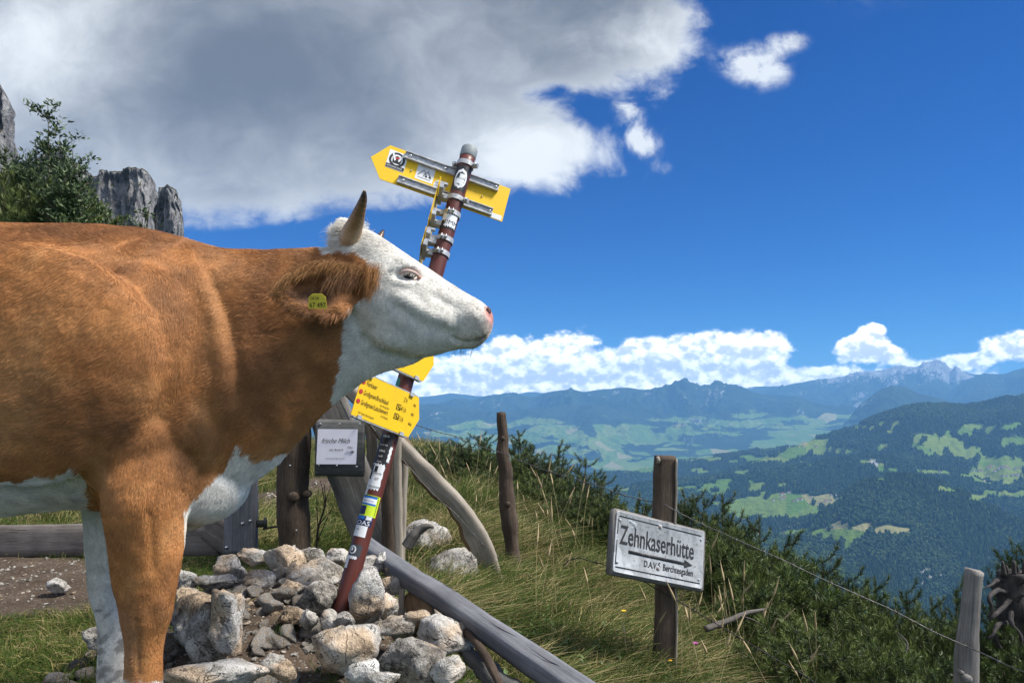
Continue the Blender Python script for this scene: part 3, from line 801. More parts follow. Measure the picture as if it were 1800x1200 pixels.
        for i in range(len(ctr)):
            u = upv - T[i] * (T[i] @ upv); u /= np.linalg.norm(u); n = np.cross(T[i], u)       # n points to the camera side
            if n[1] > 0: n = -n
            # cup outline: outer shell then inner shell
            k = 17; s = np.linspace(-1, 1, k)
            cup = .030 * min(1, ws[i] / .05)
            outer = [ctr[i] + u * (ws[i] * q) - n * (cup * (1 - q * q) + .008) for q in s]
            inner = [ctr[i] + u * (ws[i] * q * .90) - n * (cup * (1 - q * q) * 1.0 - .008) for q in s[::-1]]
            out.append(np.array(outer + inner))
        if side < 0:
            out = [np.c_[r[:, 0], 2 * CY - r[:, 1], r[:, 2]][::-1] for r in out]
        return loft_mesh(out)
    parts.append(ear(1)); parts.append(ear(-1))
    return join([(v, f, [(0, 0)]) for v, f, _ in parts])

def remesh(v, f, voxel, name):
    me = raw_mesh(name, v, f, None, True)
    o = bpy.data.objects.new(name, me); COL.objects.link(o)
    m = o.modifiers.new('r', 'REMESH'); m.mode = 'VOXEL'; m.voxel_size = voxel; m.adaptivity = 0
    m2 = o.modifiers.new('s', 'SMOOTH'); m2.factor = .5; m2.iterations = 14
    dg = bpy.context.evaluated_depsgraph_get(); dg.update()
    e = o.evaluated_get(dg).to_mesh()
    n = len(e.vertices); co = np.empty(n * 3, np.float32); e.vertices.foreach_get('co', co)
    nf = len(e.polygons); lt = np.empty(nf, np.int32); e.polygons.foreach_get('loop_total', lt)
    li = np.empty(len(e.loops), np.int32); e.loops.foreach_get('vertex_index', li)
    quads = li.reshape(-1, 4) if (lt == 4).all() else None
    o.evaluated_get(dg).to_mesh_clear()
    bpy.data.objects.remove(o); bpy.data.meshes.remove(me)
    return co.reshape(-1, 3).astype(float), quads
def normals(v, q):
    n = np.zeros_like(v); fn = np.cross(v[q[:, 2]] - v[q[:, 0]], v[q[:, 3]] - v[q[:, 1]])
    for k in range(4): np.add.at(n, q[:, k], fn)
    return n / (np.linalg.norm(n, axis=1)[:, None] + 1e-12)
def inpoly(x, y, poly):
    poly = np.asarray(poly, float); r = np.zeros(x.shape, bool); j = len(poly) - 1
    for i in range(len(poly)):
        xi, yi = poly[i]; xj, yj = poly[j]
        c = ((yi > y) != (yj > y)) & (x < (xj - xi) * (y - yi) / (yj - yi + 1e-12) + xi)
        r ^= c; j = i
    return r
FACE = [(575, 446), (592, 436), (612, 436), (632, 438), (648, 458), (660, 478), (657, 500), (640, 526), (622, 541), (612, 549), (610, 572), (606, 605), (600, 640), (596, 668), (586, 700), (600, 720), (900, 720), (900, 300), (560, 300), (560, 430)]
CHEST = [(416, 778), (424, 792), (440, 800), (455, 809), (470, 806), (486, 801), (505, 793), (520, 800), (480, 840), (400, 960), (300, 960), (318, 905), (333, 880), (352, 868), (372, 850), (392, 828), (408, 800)]
BELLY = [(-800, 830), (-300, 850), (-60, 862), (0, 853), (22, 843), (40, 852), (64, 831), (92, 838), (130, 821), (146, 846), (158, 872), (166, 900), (240, 930), (240, 1000), (-800, 1000)]
def coat(v):
    """real coat colours: chestnut with white face, brisket, belly and far foreleg"""
    d = np.where(v[:, 1] > CY, 2 * CY - v[:, 1], v[:, 1])
    d = np.maximum(d, 1.6)
    px = 900 + v[:, 0] / d * F; py = HZ - v[:, 2] / d * F
    n = np.c_[fbm(v * 38, 3, 1), fbm(v * 38, 3, 2)] * 6 + np.c_[vnoise(v * 120, 3), vnoise(v * 120, 4)] * 2.5
    qx, qy = px + n[:, 0], py + n[:, 1]
    nleg = (d < 2.0) & (v[:, 1] < CY) & (px > 160) & (px < 324) & (py > 856)
    white = inpoly(qx, qy, FACE) | ((inpoly(qx, qy, CHEST) | inpoly(qx, qy, BELLY)) & ~nleg)
    farleg = (v[:, 1] > 2.10) & (v[:, 2] < -.20 + n[:, 0] * .004) & (v[:, 0] > -1.5)
    sock = (v[:, 2] < cowpx(0, 1194, 1.86)[1] - (px - 285) * .00012 + n[:, 1] * .002) & (v[:, 0] > -1.5)
    hind = (v[:, 0] < -2.0) & (v[:, 2] < -.50)
    white = white | farleg | sock | hind
    lo = fbm(v * 3.2, 4, 11); mi = fbm(v * np.array([14, 14, 7]), 3, 12)
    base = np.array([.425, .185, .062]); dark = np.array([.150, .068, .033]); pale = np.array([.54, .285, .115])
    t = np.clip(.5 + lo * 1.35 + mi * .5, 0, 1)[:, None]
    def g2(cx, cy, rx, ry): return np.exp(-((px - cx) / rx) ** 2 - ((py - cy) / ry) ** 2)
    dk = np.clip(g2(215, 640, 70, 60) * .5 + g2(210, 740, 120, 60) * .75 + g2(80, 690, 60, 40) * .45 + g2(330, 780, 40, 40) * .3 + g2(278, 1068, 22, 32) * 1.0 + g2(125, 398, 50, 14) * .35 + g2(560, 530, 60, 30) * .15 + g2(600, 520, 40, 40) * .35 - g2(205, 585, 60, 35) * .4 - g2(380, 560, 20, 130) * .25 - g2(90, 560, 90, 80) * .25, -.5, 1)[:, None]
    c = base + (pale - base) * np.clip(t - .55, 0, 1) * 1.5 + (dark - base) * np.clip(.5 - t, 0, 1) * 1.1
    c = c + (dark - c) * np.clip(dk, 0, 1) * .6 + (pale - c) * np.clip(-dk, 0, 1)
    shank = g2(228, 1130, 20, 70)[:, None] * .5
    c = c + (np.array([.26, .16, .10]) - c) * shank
    w = np.array([.73, .70, .64]) * (1 + .10 * mi)[:, None]
    # pale stained hair on the belly and chest, grey dirt on the far foreleg
    st_ = np.clip(g2(350, 930, 50, 30) * .5 + g2(60, 890, 120, 20) * .3, 0, 1)[:, None]
    w = w + (np.array([.50, .40, .26]) - w) * st_
    dirt = (np.clip(fbm(v * 45, 3, 14) - .12, 0, 1) * 3 * (v[:, 2] < -.62))[:, None]
    w = w + (np.array([.22, .20, .18]) - w) * np.clip(dirt, 0, .7)
    col = np.where(white[:, None], w, c)
    # bare skin: muzzle pink, lip stain, eyelid rim
    pk = np.clip(g2(866, 556, 12, 22) * 1.3 + g2(858, 545, 9, 9) * .7 - .12, 0, 1)[:, None]
    st2 = np.clip(g2(852, 585, 15, 12) * .8 + g2(838, 598, 26, 7) * .6 + g2(838, 555, 16, 18) * .25, 0, 1)[:, None] * np.clip(.7 + fbm(v * 160, 2, 15) * 1.2, 0, 1)[:, None]
    col = col + (np.array([.33, .20, .11]) - col) * st2
    col = col + (np.array([.52, .235, .20]) - col) * pk
    eye = np.clip(g2(716, 477, 20, 9) * 1.1 + g2(733, 482, 9, 8) * .8 - .25, 0, 1)[:, None] * (d < CY)[:, None]
    col = col + (np.array([.36, .20, .16]) - col) * eye
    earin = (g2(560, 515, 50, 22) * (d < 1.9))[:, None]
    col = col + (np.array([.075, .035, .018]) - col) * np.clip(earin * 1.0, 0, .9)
    bare = np.clip(pk[:, 0] * 1.5 + st2[:, 0] * .3 + eye[:, 0], 0, 1)
    return np.clip(col, 0.002, 1), white, bare, px, py, d

def sculpt(v, n):
    d = np.where(v[:, 1] > CY, 2 * CY - v[:, 1], v[:, 1])
    px = 900 + v[:, 0] / d * F; py = HZ - v[:, 2] / d * F
    near = v[:, 1] < CY + .1
    disp = np.zeros(len(v))
    def line(pts, w, depth, soft=1.0):
        p = np.array(pts, float); best = np.full(len(v), 1e9)
        for a, b in zip(p[:-1], p[1:]):
            t = np.clip(((px - a[0]) * (b[0] - a[0]) + (py - a[1]) * (b[1] - a[1])) / ((b - a) @ (b - a)), 0, 1)
            best = np.minimum(best, np.hypot(px - a[0] - t * (b[0] - a[0]), py - a[1] - t * (b[1] - a[1])))
        return -depth * np.exp(-(best / w) ** 2)
    def dot(cx, cy, rx, ry, a): return a * np.exp(-((px - cx) / rx) ** 2 - ((py - cy) / ry) ** 2)
    side = np.abs(n[:, 1]) > .25
    s = 0
    # shoulder edge against the neck, armpit, elbow fold
    s = s + line([(340, 440), (375, 500), (400, 560), (415, 640), (418, 700), (405, 770), (385, 830)], 16, .009)
    s = s + line([(345, 450), (385, 560), (398, 640), (398, 720)], 24, -.007)
    s = s + line([(160, 880), (150, 830), (165, 780)], 16, .007) + line([(330, 800), (322, 860)], 14, .005)
    s = s + line([(440, 700), (470, 760), (480, 800)], 26, .005) + line([(520, 640), (560, 690), (590, 690)], 28, .003)
    s = s + line([(455, 470), (520, 470), (580, 470)], 22, .003) + line([(400, 690), (470, 640), (560, 590), (600, 560)], 30, -.003)
    # jaw line, cheek, mouth, facial crest, eye pit
    s = s + line([(640, 590), (660, 606), (690, 622), (720, 633), (755, 633)], 7, .010)
    s = s + line([(700, 520), (745, 548), (790, 566)], 12, -.006) + line([(705, 545), (750, 575), (800, 585)], 14, .006)
    s = s + line([(858, 592), (845, 598), (825, 602), (806, 600), (797, 594)], 3.2, .009)
    s = s + line([(800, 560), (812, 575), (800, 590)], 9, .003)
    s = s + line([(765, 520), (800, 540)], 9, .004) + dot(660, 545, 40, 50, .006)
    s = s + line([(700, 484), (718, 486), (734, 484)], 7, .012) + line([(694, 472), (712, 464), (730, 470)], 6, -.006) + line([(698, 494), (716, 498), (734, 494)], 6, -.003)
    s = s + line([(855, 540), (858, 549), (862, 556)], 3.6, .012) + line([(845, 540), (851, 550), (857, 562)], 3.5, -.003)
    s = s + line([(265, 900), (270, 1000)], 9, .004) + dot(285, 1075, 14, 26, .006) + line([(240, 1090), (245, 1180)], 7, .004)
    s = s + dot(100, 560, 60, 180, .006)
    disp = s * side + fbm(v * 7, 3, 31) * .0025 + fbm(v * 24, 3, 32) * .0015
    return v + n * disp[:, None]

def make_cow():
    root = thing('cow', 'chestnut cow with a white face and one raised horn, standing beside the leaning signpost', 'cow', (-1.05, CY, -.95))
    v, f, _ = cow_volume()
    v, q = remesh(v, f, .0078, 'body')
    n = normals(v, q); v = sculpt(v, n); n = normals(v, q)
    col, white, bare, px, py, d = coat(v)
    def skin(g):
        c = g.coord('Object'); a = g.attr('col')
        nn = g.noise(g.scale(c, 160, 160, 60), 1, 4, .6)
        return {'Base Color': g.mix(.35, a, g.mix(nn.step(.3, .7), (.1, .1, .1), (1, 1, 1)), 'MULTIPLY'), 'Roughness': .75, 'Specular IOR Level': .25, 'Normal': g.bump(nn, .25, .004)}
    body = obj('body', raw_mesh('body', v, q, M('coat_skin', skin), True, col=col), root)
    # ------- hair on the coat
    fa = v[q]; area = .5 * np.linalg.norm(np.cross(fa[:, 2] - fa[:, 0], fa[:, 3] - fa[:, 1]), axis=1)
    fc = fa.mean(1); fnn = n[q].mean(1)
    facing = -(fc * fnn).sum(1) / np.linalg.norm(fc, axis=1)
    wgt = area * np.where(facing > -.25, 1.0, .12) * np.where(fc[:, 0] < -1.75, .12, 1.0) * (1 - .9 * bare[q].mean(1)) * np.where(fc[:, 0] > -.62, 1.5, 1.0)
    bx, by = 900 + fc[:, 0] / fc[:, 1] * F, HZ - fc[:, 2] / fc[:, 1] * F
    wgt = wgt * (((bx - 719) / 21) ** 2 + ((by - 484) / 9) ** 2 > 1)
    N = 390000
    idx = RNG.choice(len(q), N, p=wgt / wgt.sum())
    a, b = RNG.random(N)[:, None], RNG.random(N)[:, None]
    p0 = fa[idx, 0] * (1 - a) * (1 - b) + fa[idx, 1] * a * (1 - b) + fa[idx, 2] * a * b + fa[idx, 3] * (1 - a) * b
    nn = fnn[idx]; nn /= np.linalg.norm(nn, axis=1)[:, None]
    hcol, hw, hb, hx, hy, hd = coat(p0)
    # hair streams: back and down on the trunk, whorls drift with slow noise, face hair runs up and back
    flow = np.tile(np.array([-.55, 0, -.85]), (N, 1))
    sw = np.c_[fbm(p0 * 3.1, 3, 61), fbm(p0 * 3.1, 3, 62), fbm(p0 * 3.1, 3, 63)] * 1.3
    face = sstep(hx, 612, 660)
    flow = flow * (1 - face)[:, None] + np.array([-.75, 0, -.45]) * face[:, None]
    chest = np.exp(-((hx - 400) / 90) ** 2 - ((hy - 830) / 80) ** 2)[:, None]; flow = flow + chest * np.array([.3, 0, -.9])
    topk = np.exp(-((hy - 405) / 14.0) ** 2)[:, None] * (hx < 330)[:, None]; flow = flow + topk * np.array([-.6, 0, .5])
    flow = flow + sw * (1 - .6 * face)[:, None]
    tuft = np.exp(-((hx - 602) / 26) ** 2 - ((hy - 415) / 22) ** 2); crown = np.exp(-((hx - 640) / 40) ** 2 - ((hy - 428) / 24) ** 2)
    flow = flow + tuft[:, None] * np.array([-1.2, 0, .25])
    isear = (hd < 1.925) & (hx > 470) & (hx < 640) & (hy > 440) & (hy < 570)
    flow[isear] = np.array([-.55, 0, -.75]) + sw[isear] * .5
    flow = flow - nn * (flow * nn).sum(1)[:, None]
    flow /= np.linalg.norm(flow, axis=1)[:, None] + 1e-9
    jit = RNG.normal(0, 1, (N, 3)); jit -= nn * (jit * nn).sum(1)[:, None]
    flow = flow + jit * .13; flow /= np.linalg.norm(flow, axis=1)[:, None]
    L = (.0130 + .005 * RNG.random(N)) * np.where(face > .5, .55, 1.0)
    L = L * (1 + .9 * topk[:, 0]) + tuft * .022 + crown * .010
    leg_ = hy > 900; L = np.where(leg_ & (hx < 330), L * .62, L)
    L = np.where(isear, .020 + .018 * RNG.random(N), L) * (1 - .7 * hb)
    L = L * (.75 + .5 * (vnoise(p0 * 60, 64) * .5 + .5))
    lift = (.20 + .12 * RNG.random(N) + .25 * tuft)[:, None]
    K = 4; t = np.linspace(0, 1, K)
    pts = np.zeros((N, K, 3))
    for k, s in enumerate(t):
        pts[:, k] = p0 - nn * .0006 + (flow * s + nn * lift * (s - .55 * s * s)) * L[:, None]
    rad = np.outer(np.where(face > .5,   .00035, .00042), np.array([1.0, .95, .7, .12]))
    lum = (.80 + .42 * RNG.random(N))[:, None]
    clump = (1 + .22 * vnoise(p0 * 34, 65))[:, None]
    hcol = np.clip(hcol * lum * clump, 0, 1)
    greyh = (RNG.random(N) < .05) & hw & (face > .5); hcol[greyh] *= np.array([.62, .58, .54])
    tipped = (RNG.random(N) < .12) & ~hw
    hcol[tipped] = hcol[tipped] * .5 + np.array([.36, .20, .085]) * .5
    def hairmat(g):
        return {'Base Color': g.attr('col'), 'Roughness': .55, 'Specular IOR Level': .32}
    HM = M('coat_hair', hairmat)
    o = hair('coat', pts, rad, HM, hcol, root); tag(o, kind='stuff')
    # ------- long hair in and around the ear, whiskers
    def locks(name, root_fn, n, length, dirf, colr, r=.0005, bend=(0, 0, -.5)):
        base = root_fn(n); dd = dirf(n); dd /= np.linalg.norm(dd, axis=1)[:, None]
        Lh = length * (.6 + .6 * RNG.random(n)); K = 6; tt = np.linspace(0, 1, K); pp = np.zeros((n, K, 3))
        for k, s in enumerate(tt): pp[:, k] = base + dd * (s * Lh)[:, None] + np.array(bend) * (s * s * Lh)[:, None]
        cc = np.array(colr) * (.6 + .8 * RNG.random((n, 1)))
        return hair(name, pp, np.outer(np.full(n, r), [1, 1, .9, .8, .5, .1]), HM, np.clip(cc, 0, 1), root)
    def between(pts, sp):
        A = resample(np.array(pts, float), 40)
        return lambda n: A[RNG.integers(0, 40, n)] + RNG.normal(0, sp, (n, 3))
    e_top = [P(640, 474, 1.93), P(600, 464, 1.86), P(560, 464, 1.815), P(520, 480, 1.795), P(492, 502, 1.79)]
    locks('ear_hair', between(e_top, .006), 1300, .022, lambda n: np.array([-.75, -.12, -.5]) + RNG.normal(0, .25, (n, 3)), (.36, .18, .065), .00042)
    locks('ear_hair', between([P(628, 478, 1.92), P(606, 480, 1.88), P(585, 490, 1.845)], .010), 420, .036, lambda n: np.array([-.62, -.12, -.75]) + RNG.normal(0, .2, (n, 3)), (.20, .10, .045), .0005)
    locks('ear_hair', between([P(658, 468, 1.925), P(655, 488, 1.93), P(646, 508, 1.94)], .010), 700, .024, lambda n: np.array([-.30, -.22, -.9]) + RNG.normal(0, .16, (n, 3)), (.34, .16, .055), .00045)
    locks('ear_hair', between([P(600, 545, 1.87), P(560, 548, 1.83), P(515, 535, 1.80), P(490, 515, 1.79)], .005), 900, .020, lambda n: np.array([-.6, -.15, .25]) + RNG.normal(0, .3, (n, 3)), (.32, .15, .05), .0004)
    locks('forelock', between([P(594, 432, 2.0), P(604, 420, 2.0), P(622, 410, 2.03), P(640, 408, 2.05), P(600, 412, 2.06)], .012), 1500, .032, lambda n: np.array([-.75, -.1, .25]) + RNG.normal(0, .35, (n, 3)), (.70, .68, .62), .0004, (0, 0, -.25))
    locks('whisker', between([P(835, 611, 2.04), P(800, 613, 2.04), P(856, 600, 2.03)], .006), 46, .035, lambda n: np.array([-.15, 0, -1.0]) + RNG.normal(0, .35, (n, 3)), (.30, .28, .25), .00030, (0, 0, 0))
    # ------- eye: dark ball under heavy lids, white lashes
    near_eye = (np.hypot(px - 718, py - 482) < 7) & (v[:, 1] < CY); sy = v[near_eye, 1].min()
    ec = P(718, 482, sy)
    obj('eye', mk('eye', ball_data(ec + (0, .006, -.003), (.0190, .0108, .0088), 3), flat('eye_dark', (.008, .006, .005), .25, 0, .35)), root)
    LIDM = flat('lid_skin', (.46, .34, .29), .8)
    def ey(a, b, o): return P(a, b, sy + o)
    lid = [ey(696, 486, .006), ey(706, 479, -.003), ey(718, 477, -.007), ey(729, 480, -.004), ey(740, 489, .006)]
    obj('eyelid', mk('eyelid', tube_data(lid, [.002, .0050, .0062, .0050, .002], 10, 16), LIDM), root)
    lid2 = [ey(699, 487, .004), ey(713, 493, -.001), ey(727, 493, -.001), ey(738, 488, .005)]
    obj('eyelid', mk('eyelid', tube_data(lid2, [.001, .0026, .0026, .001], 10, 14), LIDM), root)
    obj('tear_duct', mk('tear_duct', ball_data(ey(737, 488, .002), (.006, .004, .0045), 2), flat('tear_skin', (.45, .19, .13), .4)), root)
    locks('eyelash', between([ey(704, 481, -.007), ey(718, 479, -.011), ey(728, 482, -.008)], .0010), 26, .014, lambda n: np.array([-.22, -.5, -.8]) + RNG.normal(0, .2, (n, 3)), (.66, .62, .57), .00026, (0, 0, .05))
    for s in (1, -1):
        no = np.array([P(858.5, 549, 2.012)])[0]
        if s < 0: no[1] = 2 * CY - no[1]
        obj('nostril', mk('nostril', ball_data(no + (0, .004 * s, 0), (.0078, .009, .0155), 3), flat('nostril_dark', (.09, .030, .026), .6) if s > 0 else bpy.data.materials['nostril_dark']), root)
    # ------- horns
    def hornmat(g):
        uv = g.split(g.coord('UV')); c = g.coord('Object')
        n1 = g.noise(g.scale(c, 60, 60, 14), 1, 4, .6)
        col = g.ramp(uv[0] * 6.2 + (n1 - .5) * .25, [(0, (.22, .145, .08)), (.25, (.42, .30, .18)), (.5, (.27, .165, .075)), (.80, (.15, .082, .034)), (1, (.035, .022, .014))])
        return {'Base Color': col, 'Roughness': .38, 'Normal': g.bump((uv[0] * 520).sin() * .3 + n1, .25, .003)}
    HMAT = M('horn', hornmat)
    hp = [P(612, 432, 1.98), P(617, 412, 1.955), P(625, 392, 1.93), P(633, 368, 1.905), P(639, 348, 1.89), P(641, 335, 1.88)]
    obj('horn', mk('horn', tube_data(hp, [.030, .027, .0215, .0145, .009, .0035], 20, 36, rough=.0012, rfreq=40), HMAT), root)
    hp2 = [np.array([p[0] - .012, 2 * CY - p[1], p[2] - .024]) for p in hp]
    obj('horn', mk('horn', tube_data(hp2, [.030, .027, .0215, .0145, .009, .0035], 20, 36, rough=.0012, rfreq=40), HMAT), root)
    # ------- ear tag
    c = P(558, 530, 1.79); X = unit((1, .12, .0)); Z = unit((.09, -.25, 1)); Z = unit(Z - X * (X @ Z)); Y = np.cross(Z, X)
    YEL = flat('tag_yellow', (.68, .54, .06), .45)
    prof = [(.9 * a_, .9 * b_) for a_, b_ in [(-.022, -.019), (.022, -.019), (.025, -.016), (.022, .012), (.013, .021), (-.013, .021), (-.022, .012), (-.025, -.016)]]
    vv = np.array([c + X * a + Z * b + Y * s for s in (-.0012, .0012) for a, b in prof])
    k = len(prof); ff = [tuple(range(k)), tuple(range(2 * k - 1, k - 1, -1))] + [(i, i + k, (i + 1) % k + k, (i + 1) % k) for i in range(k)]
    tg = obj('ear_tag', raw_mesh('ear_tag', vv, ff, YEL, False), root)
    INK = flat('ink', (.012, .012, .012), .5)
    if -Y[1] < 0: Y = -Y
    text('tag_number', '67 497', c - X * .019 - Z * .0145 + np.array([0, -.0022, 0]), X, Z, .0175, INK, tg, .80)
    text('tag_number', 'DE 09', c - X * .016 + Z * .004 + np.array([0, -.0024, 0]), X, Z, .010, INK, tg, .8)
    # ------- tail and hooves, outside the picture
    tl = [P(-690, 440, CY), P(-715, 520, CY), P(-722, 700, CY), P(-715, 900, CY)]
    obj('tail', mk('tail', tube_data(tl, [.04, .03, .022, .03], 12, 24), bpy.data.materials['coat_skin']), root)
    return root

def text(name, s, org, X, Z, size, mat, parent, xs=1.0, shear=0.0, extrude=0.0, align='LEFT', bold=0.0):
    """flat lettering standing on the plane spanned by X (reading direction) and Z (up)"""
    me = glyphs(s, size, shear, extrude, align, 1.0, bold); me.name = name; me.materials.append(mat)
    o = bpy.data.objects.new(name, me); link(o)
    X = unit(X); Z = unit(np.asarray(Z) - X * (X @ np.asarray(Z))); Y = np.cross(X, Z)
    m = Matrix((tuple(X * xs) + (0,), tuple(Z) + (0,), tuple(Y) + (0,), (0, 0, 0, 1))).transposed()
    me.transform(m)
    o.location = tuple(np.asarray(org, float) - (origin(parent) if parent else 0))
    if parent: o.parent = parent
    return o
def glyphs(s, size, shear=0.0, extrude=0.0, align='LEFT', spacing=1.0, bold=0.0):
    cu = bpy.data.curves.new('lettering', 'FONT'); cu.body = s; cu.size = size; cu.shear = shear; cu.extrude = extrude; cu.align_x = align
    cu.resolution_u = 3; cu.space_character = spacing; cu.offset = bold
    t = bpy.data.objects.new('tmp', cu); COL.objects.link(t)
    dg = bpy.context.evaluated_depsgraph_get(); dg.update()
    me = bpy.data.meshes.new_from_object(t.evaluated_get(dg)); bpy.data.objects.remove(t)
    me.materials.clear()
    return me
make_cow()
# ------------------------------------------------------------------ materials for wood, metal, paint
def wood(name, c0, c1, c2, bump=.5, knots=True, dark=.5, gr=1.0):
    def fn(g):
        uv = g.coord('UV')
        a = g.noise(g.scale(uv, 3.5 * gr, 120 * gr, 1), 1, 5, .65, 1.2)
        b = g.noise(g.scale(uv, 1.2, 22, 1), 1, 4, .6, .8)
        blot = g.noise(g.coord('Object'), 7, 5, .6)
        fine = g.noise(g.scale(uv, 22, 420, 1), 1, 2, .6)
        t = a * .5 + b * .3 + blot * .35 - .08
        col = g.ramp(t, [(.30, c0), (.50, c1), (.70, c2)])
        crack = (g.noise(g.scale(uv, 1.6 * gr, 46 * gr, 1, off=(3, 1, 0)), 1, 3, .5, .6) - .30).abs().step(.0, .022, 1, 0)
        col = g.mix(crack * dark, col, (.012, .010, .008))
        col = g.mix((fine - .55).step(0, .2) * .25, col, g.mix(.5, col, (.6, .56, .5)))
        h = a * .5 + fine * .25 - crack * 1.2
        return {'Base Color': col, 'Roughness': .85, 'Specular IOR Level': .25, 'Normal': g.bump(h, bump, .006)}
    return M(name, fn)
W_GREY = wood('wood_grey', (.055, .046, .041), (.150, .130, .118), (.27, .24, .22), .7)
W_PALE = wood('wood_pale', (.13, .115, .095), (.28, .245, .20), (.44, .40, .34), .4)
W_BROWN = wood('wood_brown', (.022, .015, .011), (.060, .042, .030), (.125, .090, .064), .6)
W_TAN = wood('wood_tan', (.070, .042, .022), (.155, .098, .052), (.26, .185, .11), .4)
W_SLATE = wood('wood_slate', (.060, .062, .070), (.145, .150, .165), (.26, .27, .29), .4)
W_BOARD = wood('wood_board', (.030, .031, .030), (.085, .086, .084), (.17, .17, .165), .6)
W_POST = wood('wood_post', (.06, .056, .053), (.165, .155, .145), (.33, .315, .29), .5)
def steel_fn(g):
    c = g.coord('Object'); n = g.noise(c, 60, 5, .6); v = g.split(g.voro(c, 90, 'F1', 'Color'))[0]
    return {'Base Color': g.ramp(n * .6 + v * .4, [(.2, (.30, .31, .32)), (.8, (.56, .57, .58))]), 'Metallic': .35, 'Roughness': g.ramp(n, [(.3, (.32,) * 3), (.7, (.55,) * 3)])}
STEEL = M('galvanised_steel', steel_fn)
BOLT = flat('bolt_steel', (.62, .62, .62), .25, 1.0)
def paint_fn(base, dirtc, spec=.4, rough=.4, amt=.5, sc=18):
    def fn(g):
        c = g.coord('Object'); n = g.noise(c, sc, 5, .65); n2 = g.noise(c, sc * 7, 3, .6)
        m = (n * .7 + n2 * .3 - .52).step(0, .16) * amt
        return {'Base Color': g.mix(m, base, dirtc), 'Roughness': g.ramp(n2, [(.3, (rough,) * 3), (.7, (rough + .2,) * 3)]), 'Specular IOR Level': spec, 'Normal': g.bump(n2, .06, .003)}
    return fn
PIPE = M('pipe_paint', paint_fn((.105, .026, .018), (.052, .018, .014), .45, .34, .7, 30))
YELLOW = M('sign_yellow', paint_fn((.80, .50, .006), (.62, .40, .02), .4, .42, .35, 9))
WHITEP = M('sticker_white', paint_fn((.72, .74, .76), (.50, .52, .53), .3, .5, .5, 60))
PAPER = M('notice_paper', paint_fn((.74, .73, .82), (.64, .64, .73), .2, .75, .4, 20))
BLACKP = flat('sticker_black', (.016, .016, .018), .45)
NAVY = flat('sticker_navy', (.012, .020, .075), .45)
BLUE = flat('sticker_blue', (.02, .16, .55), .45)
LIME = flat('sticker_lime', (.52, .68, .03), .5)
TEAL = flat('sticker_teal', (.02, .22, .17), .5)
GREYD = flat('sticker_grey', (.05, .055, .065), .5)
REDD = flat('red_dot', (.45, .035, .03), .5)
INKB = flat('sign_ink', (.02, .018, .012), .5)

